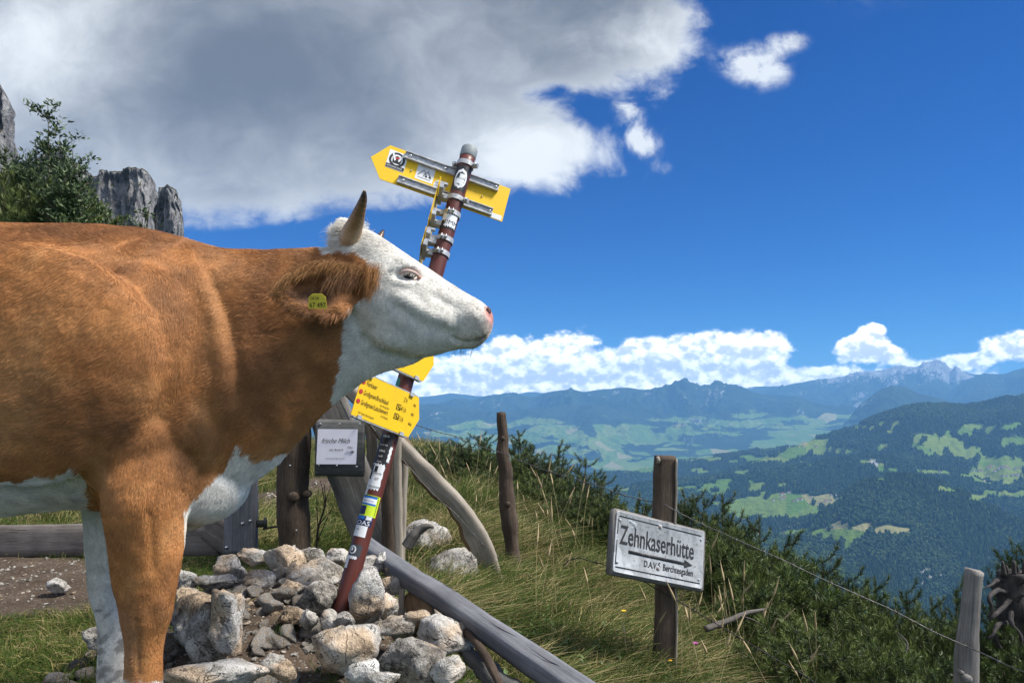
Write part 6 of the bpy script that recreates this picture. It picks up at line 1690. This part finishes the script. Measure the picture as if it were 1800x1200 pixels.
# a few flowers and a dead sapling
def flower(px, py, d, col, label, petals=10, h=.14, r0=.012):
    c = P(px, py, d); b = np.array([c[0] + .01, d, c[2] - h]); root = thing('flower', label, 'flower', b)
    obj('stem', mk('stem', tube_data([b, (b + c) / 2 + (.006, 0, 0), c], [.0014, .0013, .001], 5), flat('flower_stem', (.05, .08, .02), .7)), root)
    m = flat('petal_' + str(px), col, .6); parts = []
    for k in range(petals):
        a = 6.28 * k / petals; q = np.array([math.cos(a), math.sin(a), .7]); parts.append(tube_data([c, c + q * r0 * .6, c + q * r0], [.001, .0034, .0008], 5))
    obj('blossom', mk('blossom', join(parts), m), root)
flower(590, 862, 4.6, (.50, .05, .28), 'magenta thistle flower beside the broad plank behind the notice', 14, .16, .02)
flower(1222, 1132, 3.3, (.42, .09, .32), 'purple clover flower right of the hut sign post', 12, .10, .012)
flower(1096, 1075, 3.6, (.72, .50, .02), 'yellow flower in the grass left of the hut sign post', 9, .09, .012)
flower(1178, 1162, 3.25, (.75, .42, .02), 'small orange yellow flower at the foot of the hut sign post', 8, .07, .009)
def sapling():
    b = P(556, 962, 4.3); b[2] = gh1(b[0], b[1]); root = thing('sapling', 'thin dark bare sapling standing between the gatepost and the broad plank', 'sapling', b)
    main = [b, P(560, 925, 4.3), P(572, 885, 4.3), P(570, 850, 4.3)]
    BK = flat('sapling_bark', (.022, .016, .012), .8)
    obj('stem', mk('stem', tube_data(main, [.007, .006, .004, .002], 7, 20), BK), root)
    for a, q in ((.3, (590, 880)), (.45, (556, 868)), (.6, (582, 852)), (.75, (562, 838)), (.5, (585, 895))):
        c = resample(np.array(main), 20)[int(a * 19)]; e = P(q[0], q[1], 4.28); obj('twig', mk('twig', tube_data([c, (c + e) / 2 + (0, 0, .01), e], [.0035, .0025, .001], 5, 8), BK), root)
sapling()

# ------------------------------------------------------------------ mountain pines
def needlefn(g):
    oi = g.node('ShaderNodeObjectInfo'); r = V(g.nt, oi.outputs['Random'])
    t = g.split(g.attr('col'))
    base = g.mix(t[0], (.024, .046, .018), (.155, .190, .048))
    base = g.mix(r * .35, base, g.mix(1.0, base, (.7, .95, .8), 'MULTIPLY'))
    return {'Base Color': base, 'Roughness': .5, 'Specular IOR Level': .35}
NEEDLE = M('needles', needlefn)
PBARK = M('pine_bark', lambda g: {'Base Color': g.ramp(g.noise(g.coord('Object'), 30, 4, .6), [(.3, (.028, .021, .016)), (.7, (.10, .080, .062))]), 'Roughness': .9})
def pine_proto(seed, h, spread, nb, upright, needle=.05, dens=1.0, tip_sunlight=.35):
    """bush of ascending limbs set with brushes of needles; returns (needles mesh, limbs mesh)"""
    r = np.random.default_rng(seed); V_, C_, limbs, shoots = [], [], [], []
    for b in range(nb):
        a = 2.4 * b + r.random(); u = math.sqrt((b + .5) / nb); out = spread * u
        hh = h * ((1 - .62 * u ** 1.3) if upright else (1 - .50 * u * u)) * (.82 + .26 * r.random())
        e = np.array([math.cos(a), math.sin(a), 0])
        z0 = h * (.02 + .10 * r.random())
        c = resample(np.array([[0, 0, z0], e * out * .42 + (0, 0, z0 + hh * .25), e * out * .78 + (0, 0, hh * .62) + r.normal(0, .03, 3), e * out + (0, 0, hh)]), 16)
        limbs.append(tube_data(c, np.linspace(.014, .004, 16), 5, cap=False))
        shoots.append((c[7:], .8))
        for k in range(int(6 + 5 * r.random())):
            i = int(5 + 10.5 * r.random()); s0 = c[min(i, 15)]; aa = a + r.normal(0, 1.5); ll = (.09 + .09 * r.random())
            d0 = np.array([math.cos(aa), math.sin(aa), .35]); e1 = s0 + d0 * ll * .5; e2 = e1 + np.array([d0[0] * .6, d0[1] * .6, .75 if upright else .55]) * ll * .7
            q = resample(np.array([s0, e1, e2]), 7); shoots.append((q, 1.0)); limbs.append(tube_data(q, np.linspace(.004, .0022, 7), 4, cap=False))
    for q, f in shoots:
        L = np.r_[0, np.cumsum(np.linalg.norm(np.diff(q, axis=0), axis=1))]; n = int(L[-1] * 560 * dens * f + 8)
        s = L[-1] * r.random(n) ** .8
        p = np.array([np.interp(s, L, q[:, k]) for k in range(3)]).T
        t = np.gradient(q, axis=0); t /= np.linalg.norm(t, axis=1)[:, None]; tt = np.array([np.interp(s, L, t[:, k]) for k in range(3)]).T
        w = r.normal(0, 1, (n, 3)); w -= tt * (w * tt).sum(1)[:, None]; w /= np.linalg.norm(w, axis=1)[:, None]
        ang = np.interp(s / L[-1], [0, .85, 1], [1.1, .9, .45])[:, None]
        d = tt * np.cos(ang) + w * np.sin(ang) + np.array([0, 0, .12]); d /= np.linalg.norm(d, axis=1)[:, None]
        ln = needle * (.75 + .5 * r.random((n, 1)))
        side = np.cross(d, r.normal(0, 1, (n, 3))); side /= np.linalg.norm(side, axis=1)[:, None]
        wv = .0030 * (needle / .05)
        V_.append(np.stack([p - side * wv, p + side * wv, p + d * ln], 1).reshape(-1, 3))
        cc = np.clip(.10 + tip_sunlight * (s / L[-1]) ** 2 + .16 * r.random(n) + .10 * r.normal(), 0, 1)  # needles coloured lighter and yellower towards the tips, as sunlight painted in
        C_.append(np.repeat(cc, 3))
    v = np.concatenate(V_); cc = np.concatenate(C_); f = np.arange(len(v)).reshape(-1, 3)
    crown = raw_mesh('needles', v, f, NEEDLE, False, col=np.c_[cc, cc, cc])
    return crown, mk('limbs', join(limbs), PBARK)
PDIM = [(1.15, .42), (1.15, .50), (.85, .62), (.80, .70), (1.25, .36)]
PINES = [pine_proto(1, *PDIM[0], 30, True, .052, .8, .30), pine_proto(2, *PDIM[1], 34, True, .052, .8, .32), pine_proto(3, *PDIM[2], 36, False, .060, .85, .60), pine_proto(4, *PDIM[3], 40, False, .060, .85, .75), pine_proto(5, *PDIM[4], 26, True, .050, .8, .25)]
print('pine tris', [len(p[0].polygons) for p in PINES])
def pine(kind, x, y, z, s, rot, label, group=None, sz=1.0, name='mountain_pine'):
    root = thing(name, label, 'pine', (x, y, z), group)
    root.rotation_euler = (0, 0, rot); root.scale = (s, s, s * sz)
    for nm, me in zip(('needles', 'limbs'), PINES[kind]):
        o = bpy.data.objects.new(nm, me); o.parent = root; link(o)
    return root
def pine_px(kind, px, top, d, width, label, group=None, rng=random.Random(3)):
    """place a bush so that its top shows at a photo row"""
    x = (px - 900) / F * d; zt = (HZ - top) / F * d; zg = gh1(x, d)
    k, w0 = PDIM[kind]; hgt = max(zt - zg, .25)
    s = (width / F * d / 2) / (w0 + .03); sz = float(np.clip(hgt / (k * s), .7, 1.25))
    zb = zt - k * 1.02 * s * sz
    o = pine(kind, x, d, zb, s, rng.random() * 6.28, label, group, sz)
    if zb > zg + .05:                                  # a bare stem carries a crown that starts above the ground
        me = mk('trunk', tube_data([(0, 0, (zg - .1 - zb) / (s * sz)), (.03, .02, (zg - zb) / (2 * s * sz)), (0, 0, .12)], [.035 / s, .03 / s, .016 / s], 7, 10), PBARK)
        t = bpy.data.objects.new('trunk', me); t.parent = o; link(t)
    return o
ROW = [(735, 800, 9.5, 60, 'dark pine bush left of the row, just beyond the curved log\'s upper end'), (765, 785, 9.0, 62, 'low dark pine at the skyline between the lettered board and the jagged post'), (812, 790, 8.6, 46, 'slim pine left of the double-topped one beside the jagged post'), (842, 768, 8.4, 66, 'double-topped dark pine immediately left of the jagged fence post'),
       (912, 772, 8.0, 62, 'dark pine immediately right of the jagged fence post'), (940, 798, 7.6, 56, 'medium pine between the jagged post and the tallest pine of the row'), (978, 796, 7.3, 58, 'pine with spiky candles in the middle of the row'), (1010, 830, 7.0, 46, 'small pine left of the tallest dark one at the end of the row'), (1036, 820, 6.7, 58, 'tall pointed dark pine at the end of the row, left of the hut sign'), (1062, 858, 6.4, 52, 'low pine at the right end of the row, above the hut sign\'s left corner'),
       (880, 838, 7.6, 70, 'broad pine behind the jagged fence post'), (950, 850, 7.0, 74, 'broad low pine in front of the middle of the row'), (1005, 880, 6.4, 70, 'broad low pine standing in front of the tall pointed one'), (1050, 905, 6.0, 66, 'low dark pine just left of the hut sign\'s upper edge'), (790, 806, 8.8, 70, 'small pine between the slim one and the lettered board'), (862, 806, 8.0, 60, 'low pine tight behind the jagged post, left side'), (925, 820, 7.6, 64, 'low bushy pine two steps right of the jagged post'), (992, 856, 6.8, 66, 'bushy pine below the spiky candles'), (1026, 872, 6.3, 60, 'bushy pine below the tall pointed one'), (1078, 892, 6.0, 66, 'last low pine of the row, touching the hut sign')]
for i, (px, top, d, w, lb) in enumerate(ROW): pine_px((0, 1, 4, 1, 0, 1, 4, 0, 4, 0, 2, 3, 2, 2, 1, 2, 3, 2, 1, 3)[i], px, top - 14, d, w * 1.85, lb)
MASS = [(1135, 895, 6.4, 80, 1, 'small pine peeking out behind the hut sign, left of its post'), (1215, 878, 6.2, 90, 1, 'spiky pine right behind the sunlit hut sign post'), (1262, 905, 6.0, 90, 0, 'dark pine above the right corner of the hut sign'), (1300, 925, 5.8, 100, 1, 'tall pine right of the hut sign at the top of the thicket'), (1345, 950, 5.7, 100, 0, 'dark pine on the upper edge of the thicket, second right of the hut sign'),
        (1390, 985, 5.5, 100, 1, 'pine on the upper edge in the middle of the thicket'), (1435, 1010, 5.4, 90, 4, 'slim pine on the upper edge just right of the middle'), (1480, 1022, 5.3, 100, 1, 'pine with a thin tip near the centre of the thicket\'s edge'), (1530, 1050, 5.1, 90, 0, 'pine on the descending edge of the thicket below the forest gorge'), (1585, 1068, 4.9, 70, 4, 'pointed pine on the descending edge, left of the grey post'), (1630, 1085, 4.8, 80, 0, 'pine just left of the silver-grey post, at wire height'),
        (1675, 1066, 4.9, 74, 4, 'dark fir-like pine directly behind the silver-grey post'), (1290, 985, 5.0, 150, 2, 'bushy yellow-green pine below the hut sign\'s right corner'), (1370, 1030, 4.6, 170, 3, 'broad sunlit pine in the centre of the thicket'), (1460, 1065, 4.4, 170, 2, 'broad olive pine right of the central sunlit one'), (1545, 1110, 4.2, 160, 3, 'low bushy pine left of the grey post'), (1635, 1140, 4.0, 150, 2, 'bright green pine at the foot of the grey post'),
        (1330, 1085, 4.2, 130, 3, 'low spreading pine near the dry stalks'), (1425, 1110, 3.9, 170, 2, 'broad low pine in front, between hut sign and grey post'), (1520, 1155, 3.7, 150, 3, 'lowest pine bush near the bottom edge left of the grey post'), (1755, 1115, 3.9, 120, 3, 'bright low pine right of the grey post under the root stump'), (1800, 1150, 3.6, 120, 2, 'pine bush in the bottom right corner'), (1610, 1180, 3.5, 130, 2, 'pine bush at the bottom edge touching the grey post'), (1250, 965, 5.4, 120, 3, 'dark pine directly behind the hut sign board'), (1400, 1140, 3.45, 150, 3, 'olive pine bush low in front of the thicket, left part'), (1480, 1165, 3.3, 150, 2, 'olive pine bush low in front of the thicket, middle part'), (1560, 1185, 3.2, 140, 3, 'pine bush at the very bottom edge between thicket and grey post'), (1350, 1010, 4.9, 150, 2, 'yellow-green pine on the slope between hut sign and central pine'), (1310, 1060, 4.3, 110, 2, 'small pine at the grass edge right of the hut sign post'), (1800, 960, 5.6, 70, 4, 'tall pine cut off by the right edge above the root stump')]
for i, (px, top, d, w, k, lb) in enumerate(MASS): pine_px(k, px, top - 34, d, w * 1.8, lb)

# ------------------------------------------------------------------ leafy shrubs and pines behind the cow
def leaffn(g):
    oi = g.node('ShaderNodeObjectInfo'); r = V(g.nt, oi.outputs['Random']); t = g.split(g.attr('col'))[0]
    return {'Base Color': g.mix(t, (.030, .055, .020), (.105, .150, .055)), 'Roughness': .5, 'Specular IOR Level': .35}
LEAF = M('leaf', leaffn)
def shrub(name, label, base, tips, leaf=.05, per=46, seed=1, twigs=5, spread=.12):
    """upright leafy shrub: stems to the given tips, twigs, folded pointed leaves"""
    r = np.random.default_rng(seed); root = thing(name, label, 'shrub', base); V_, F_, C_ = [], [], []; o = 0; st_ = []
    for tip in tips:
        tip = np.asarray(tip, float); m = (np.asarray(base) + tip) / 2 + r.normal(0, .06, 3); m[2] += .08
        c = resample(np.array([base, m, tip]), 24); st_.append(tube_data(c, np.linspace(.014, .003, 24), 6, cap=False))
        for k in range(twigs):
            i = int(9 + 14 * r.random()); a = r.random() * 6.283; l = spread * (.6 + .8 * r.random())
            e = c[i] + np.array([math.cos(a), math.sin(a), .55]) * l; q = resample(np.array([c[i], (c[i] + e) / 2 + (0, 0, .02), e]), 8)
            st_.append(tube_data(q, np.linspace(.004, .0015, 8), 4, cap=False))
            for j in range(per // 2):
                p = q[int(8 * r.random())] + r.normal(0, .018, 3); lv(p, r, V_, F_, C_, leaf)
        for j in range(per):
            p = c[int(10 + 13.9 * r.random())] + r.normal(0, .022, 3); lv(p, r, V_, F_, C_, leaf)
    v = np.concatenate(V_); n = len(v) // 4; i = np.arange(n) * 4
    f = np.concatenate([np.c_[i, i + 1, i + 2], np.c_[i, i + 2, i + 3]])
    cc = np.concatenate(C_)
    obj('stems', mk('stems', join(st_), PBARK), root)
    obj('leaves', raw_mesh('leaves', v, f, LEAF, False, col=np.c_[cc, cc, cc]), root)
    return root
def lv(p, r, V_, F_, C_, leaf):
    d = r.normal(0, 1, 3); d[2] = abs(d[2]) * .7 + .25; d /= np.linalg.norm(d); s = np.cross(d, r.normal(0, 1, 3)); s /= np.linalg.norm(s); n = np.cross(d, s)
    l = leaf * (.6 + .7 * r.random()); b = p + d * .012
    V_.append(np.array([b, b + d * l * .5 + s * l * .19 + n * l * .06, b + d * l, b + d * l * .5 - s * l * .19 + n * l * .06])); C_.append(np.full(4, r.random()))
def base_of(px, d): x = (px - 900) / F * d; return np.array([x, d, gh1(x, d)])
shrub('willow_shrub', 'tall loose leafy shrub rising highest at the left, behind the cow\'s back', base_of(85, 6.4), [P(84, 180, 6.4), P(62, 245, 6.4), P(105, 240, 6.4), P(118, 270, 6.4), P(70, 290, 6.4), P(45, 270, 6.5), P(100, 310, 6.4)], .044, 105, 3, 24, .17)
shrub('willow_shrub', 'lighter green leafy shrub in front of the rock wall, right of the tall shrub', base_of(130, 6.0), [P(128, 265, 6.0), P(140, 305, 6.0), P(115, 330, 6.0), P(135, 345, 6.0), P(100, 345, 6.0), P(146, 366, 6.0), P(122, 300, 6.0), P(85, 350, 6.0)], .040, 110, 4, 34, .15)
shrub('willow_shrub', 'small leafy sprig above the cow\'s back in front of the main rock wall', base_of(262, 6.2), [P(262, 362, 6.2), P(275, 375, 6.2), P(250, 385, 6.2)], .042, 44, 5, 12, .10)
shrub('willow_shrub', 'low leafy sprig between the shrubs and the main rock wall', base_of(205, 6.2), [P(205, 375, 6.2), P(218, 385, 6.2), P(192, 382, 6.2)], .042, 44, 6, 12, .10)
for i, (px, top, d, w, k, lb) in enumerate([(20, 262, 7.2, 130, 1, 'tall dark pine at the left edge behind the cow'), (55, 300, 6.9, 120, 1, 'dark pine behind the cow, second from the left edge'), (8, 320, 6.5, 110, 2, 'dense dark pine at the left edge just above the cow\'s back'), (75, 335, 6.6, 110, 0, 'dark pine behind the cow\'s back below the tall shrub'), (45, 355, 6.3, 120, 2, 'low dark pine right above the cow\'s back'), (115, 370, 6.4, 100, 3, 'low pine half covered by the lighter leafy shrub'), (150, 385, 6.5, 80, 2, 'low pine at the foot of the lighter leafy shrub')]):
    pine_px(k, px, top - 34, d, w * 2.0, lb)

# ------------------------------------------------------------------ rock towers on the left
def cliff_fn(g):
    c = g.coord('Object'); nz = g.split(g.node('ShaderNodeNewGeometry') and V(g.nt, g.nt.nodes[-1].outputs['Normal']))[2]
    n1 = g.noise(g.scale(c, .07, .07, .05), 1, 6, .66); n2 = g.noise(g.scale(c, .5, .5, .30), 1, 6, .68); n3 = g.noise(c, .035, 4, .5)
    t = n1 * .5 + n2 * .5
    col = g.ramp(t, [(.37, (.045, .046, .050)), (.47, (.17, .17, .176)), (.60, (.36, .36, .355))])
    gr = ((nz - .36) + (n2 - .5) * .8).step(.0, .22)
    col = g.mix(gr * .9, col, g.mix(n2, (.020, .022, .010), (.085, .075, .040)))
    return {'Base Color': col, 'Roughness': .95, 'Specular IOR Level': .1, 'Normal': g.bump(n2 + n1, .9, 2.2)}
CLIFF = M('limestone_cliff', cliff_fn)
def tower(label, outline, d, thick, seed):
    """rock tower: outline (photo px, row) of its top, extruded to a thick body with a sheer front"""
    o = np.array(outline, float); xs = np.linspace(o[0, 0], o[-1, 0], 160); top = np.interp(xs, o[:, 0], o[:, 1])
    top = top + fbm(np.c_[xs * .11, xs * 0], 4, seed) * 5
    D_ = np.linspace(0, 1, 26); W_ = np.linspace(0, 1, 110); v = []
    zt = (HZ - top) / F * d; X = (xs - 900) / F * d; bot = -14.0
    rows = []
    for w in W_:                                       # front wall, bottom to top
        rows.append(np.c_[X, np.full(160, d) - (1 - w) * thick * .18, bot + (zt - bot) * w])
    for q in D_[1:]:                                   # the top runs back and down
        rows.append(np.c_[X + q * thick * .15, np.full(160, d) + q * thick, zt - (q ** 1.5) * (zt - bot) * .75])
    # round the plan so the ends turn away
    e = np.linspace(-1, 1, 160); R = np.array(rows)
    R[:, :, 1] += (np.abs(e) ** 6 * thick * .5)[None]
    R[:, :, 0] = X[None] * (R[:, :, 1] / d)
    R[26:, :, 0] += 0
    v = R.reshape(-1, 3)
    nr = fbm(v * np.array([.16, .16, .05]), 5, seed, ridged=True) * 2.2 + fbm(v * np.array([.6, .6, .25]), 4, seed + 3, ridged=True) * 1.5
    v[:, 1] -= nr; v[:, 0] += fbm(v * .2, 3, seed + 7) * .8
    i = np.arange((len(R) - 1) * 160).reshape(len(R) - 1, 160)[:, :-1].ravel()
    ob = obj('cliff', raw_mesh('cliff', v, np.c_[i, i + 1, i + 161, i + 160], CLIFF, True), None, (X.mean(), d, bot)); tag(ob, label, None, None, 'structure')
tower('rugged grey rock tower at the left edge of the picture', [(-160, 90), (-60, 110), (-8, 138), (4, 146), (14, 160), (20, 178), (26, 200), (33, 232), (40, 290), (44, 420)], 150, 26, 3)
tower('low grey rock shoulder with a grassy top seen through the shrubs', [(40, 420), (52, 300), (70, 276), (90, 266), (110, 267), (128, 280), (150, 300), (175, 318), (190, 340), (196, 420)], 175, 20, 5)
tower('broad sheer grey rock wall with a grassy sloping top', [(140, 345), (160, 316), (185, 306), (215, 302), (262, 300), (272, 306), (280, 322), (285, 345), (287, 430)], 165, 30, 8)
tower('narrow rock pillar at the right end of the rock wall', [(281, 420), (283, 345), (288, 331), (303, 328), (316, 336), (323, 352), (326, 372), (327, 430)], 160, 10, 11)

# ------------------------------------------------------------------ uprooted stump on the right, dead branch, driftwood
def stump():
    d = 3.9; b = P(1785, 1210, d); root = thing('root_stump', 'dark weathered upturned tree stump with gnarled grey roots, right of the silver-grey post', 'stump', b)
    ST = wood('stump_wood', (.012, .010, .010), (.036, .032, .030), (.10, .09, .085), .8)
    obj('trunk', mk('trunk', tube_data([P(1800, 1260, d), P(1790, 1180, d), P(1784, 1100, d), P(1782, 1040, d), P(1780, 1004, d)], [.13, .115, .095, .085, .075], 26, 60, .9, (0, 1, 0), .030, 5, 11), ST), root)
    crown = [tube_data([P(1765 + i * 6, 1012, d - .05 + .03 * (i % 3)), P(1762 + i * 6.5, 985 + 8 * (i % 3), d - .05 + .03 * (i % 3))], [.016, .006], 6, 5, rough=.006, seed=i) for i in range(7)]
    obj('splinters', mk('splinters', join(crown), ST), root)
    RT = wood('root_wood', (.014, .012, .012), (.042, .037, .036), (.105, .097, .09), .7)
    roots = [[(1770, 1012, 0), (1752, 1020, -.06), (1742, 1028, -.10), (1730, 1034, -.12)], [(1768, 1040, -.04), (1748, 1040, -.12), (1738, 1052, -.15), (1744, 1068, -.16), (1735, 1088, -.16)], [(1775, 1055, -.08), (1758, 1072, -.14), (1744, 1085, -.18), (1738, 1092, -.18)],
             [(1770, 1095, -.08), (1752, 1100, -.15), (1745, 1115, -.18), (1738, 1122, -.18)], [(1776, 1075, -.10), (1780, 1098, -.16), (1792, 1112, -.18), (1796, 1130, -.2), (1780, 1145, -.2)], [(1788, 1055, -.1), (1800, 1045, -.14), (1815, 1050, -.15)], [(1790, 1025, -.05), (1806, 1018, -.1), (1820, 1022, -.1)],
             [(1780, 1120, -.1), (1790, 1140, -.16), (1800, 1165, -.18)], [(1765, 1110, -.1), (1752, 1122, -.12), (1760, 1140, -.14)]]
    for i, q in enumerate(roots):
        pts = np.array([P(a, b_, d + c) for a, b_, c in q])
        obj('root', mk('root', tube_data(pts, np.linspace(.0145, .004, len(pts)), 8, 34, rough=.007, seed=i, rfreq=26), RT), root)
stump()
DEADW = wood('dead_wood', (.035, .032, .030), (.105, .095, .085), (.22, .205, .185), .6)
def dead(label, pts, rad, twigs=(), name='dead_branch'):
    c = np.array([P(*q) for q in pts]); root = thing(name, label, 'branch', c[0])
    obj('limb', mk('limb', tube_data(c, rad, 9, 36, rough=.004, seed=3, rfreq=24), DEADW), root)
    for t in twigs: obj('twig', mk('twig', tube_data(np.array([P(*q) for q in t]), [.005, .003, .0015][:len(t)] if len(t) == 3 else [.005, .002], 5, 12), DEADW), root)
dead('grey dead branch lying in the grass below the hut sign\'s right side', [(1240, 1105, 3.75), (1280, 1090, 3.8), (1315, 1076, 3.85), (1345, 1070, 3.9)], [.016, .015, .012, .006], [[(1300, 1082, 3.82), (1322, 1088, 3.78), (1340, 1098, 3.74)]])
dead('pale bare twig standing in the lower pine thicket, left of the grey post', [(1592, 1180, 3.4), (1592, 1150, 3.42), (1595, 1130, 3.44), (1580, 1112, 3.46)], [.005, .0045, .004, .002])
dead('thin curved dead twig among the pines in the centre of the thicket', [(1605, 1160, 3.5), (1600, 1145, 3.5), (1585, 1125, 3.5), (1578, 1110, 3.5)], [.004, .004, .003, .0015])
dead('bare grey branches under the pine thicket near the bottom edge', [(1400, 1165, 3.5), (1440, 1150, 3.55), (1480, 1155, 3.5), (1520, 1150, 3.5)], [.007, .006, .005, .003], [[(1440, 1150, 3.55), (1455, 1138, 3.55), (1468, 1122, 3.55)], [(1480, 1155, 3.5), (1492, 1170, 3.5), (1500, 1190, 3.5)]])
dead('bleached twisted root rising from the grass right of the split post', [(715, 960, 3.55), (728, 940, 3.55), (742, 928, 3.55), (752, 924, 3.54), (762, 926, 3.53)], [.028, .026, .020, .014, .007], name='driftwood')

# ------------------------------------------------------------------ farmhouses in the valley
def houses():
    X, Y, H, me_, rk = T_NEAR
    v = [(-6, -4, -3), (6, -4, -3), (6, 4, -3), (-6, 4, -3), (-6, -4, 6), (6, -4, 6), (6, 4, 6), (-6, 4, 6), (-6, 0, 9.5), (6, 0, 9.5)]
    ov = [(-7, -5, 5.2), (7, -5, 5.2), (7, 0, 9.9), (-7, 0, 9.9), (7, 5, 5.2), (-7, 5, 5.2)]
    wall = raw_mesh('wall', v, [(0, 1, 5, 4), (1, 2, 6, 9, 5), (2, 3, 7, 6), (3, 0, 4, 8, 7)], flat('render_white', (.62, .60, .56), .9), False)
    roof = [raw_mesh('roof', ov, [(0, 1, 2, 3), (3, 2, 4, 5)], flat('roof_%d' % k, c, .8), False) for k, c in enumerate(((.16, .06, .04), (.10, .085, .08), (.22, .10, .06)))]
    r = np.random.default_rng(9)
    spots = [(1378, 872, 8, 10, 'farms on the central forest clearing'), (1400, 885, 26, 9, 'farms on the central forest clearing'), (1455, 880, 12, 7, 'farms right of the central clearing'), (1385, 936, 14, 5, 'farms on the lower left clearing'), (1462, 922, 8, 3, 'farms just below the central clearing'), (1735, 828, 40, 34, 'village houses at the right edge'), (1775, 846, 18, 14, 'village houses at the right edge'), (1390, 796, 22, 8, 'farms on the upper clearing below the ridge'), (1110, 816, 40, 30, 'town houses on the valley floor'), (1530, 948, 3, 1, 'trees of the small low clearing')]
    Yg = Y[:, 0]; cols_ = 900 + X[0] / Y[0] * F
    for px, py, sx, n, lab_ in spots:
        for k in range(n):
            a = px + r.normal(0, sx); b = py + r.normal(0, 3.5)
            j = int(np.clip(np.searchsorted(cols_, a), 1, len(cols_) - 1)); col = HZ - H[:, j] / Y[:, j] * F
            c_ = np.nonzero((Yg > 1200) & (col < b))[0]
            vis = np.minimum.accumulate(col)
            c_ = [i for i in c_ if col[i] <= vis[i] + .5]
            if not c_: continue
            i = c_[0]
            root = thing('farmhouse', 'small white gabled house among the ' + lab_, 'house', (X[i, j], Y[i, j], H[i, j]), lab_)
            root.rotation_euler = (0, 0, r.random() * 3.14); s = (.9 + .5 * r.random()) * (1.25 if Y[i, j] > 6000 else 1.0); root.scale = (s, s, s)
            for nm, me in (('wall', wall), ('roof', roof[k % 3])):
                o = bpy.data.objects.new(nm, me); o.parent = root; link(o)
houses()
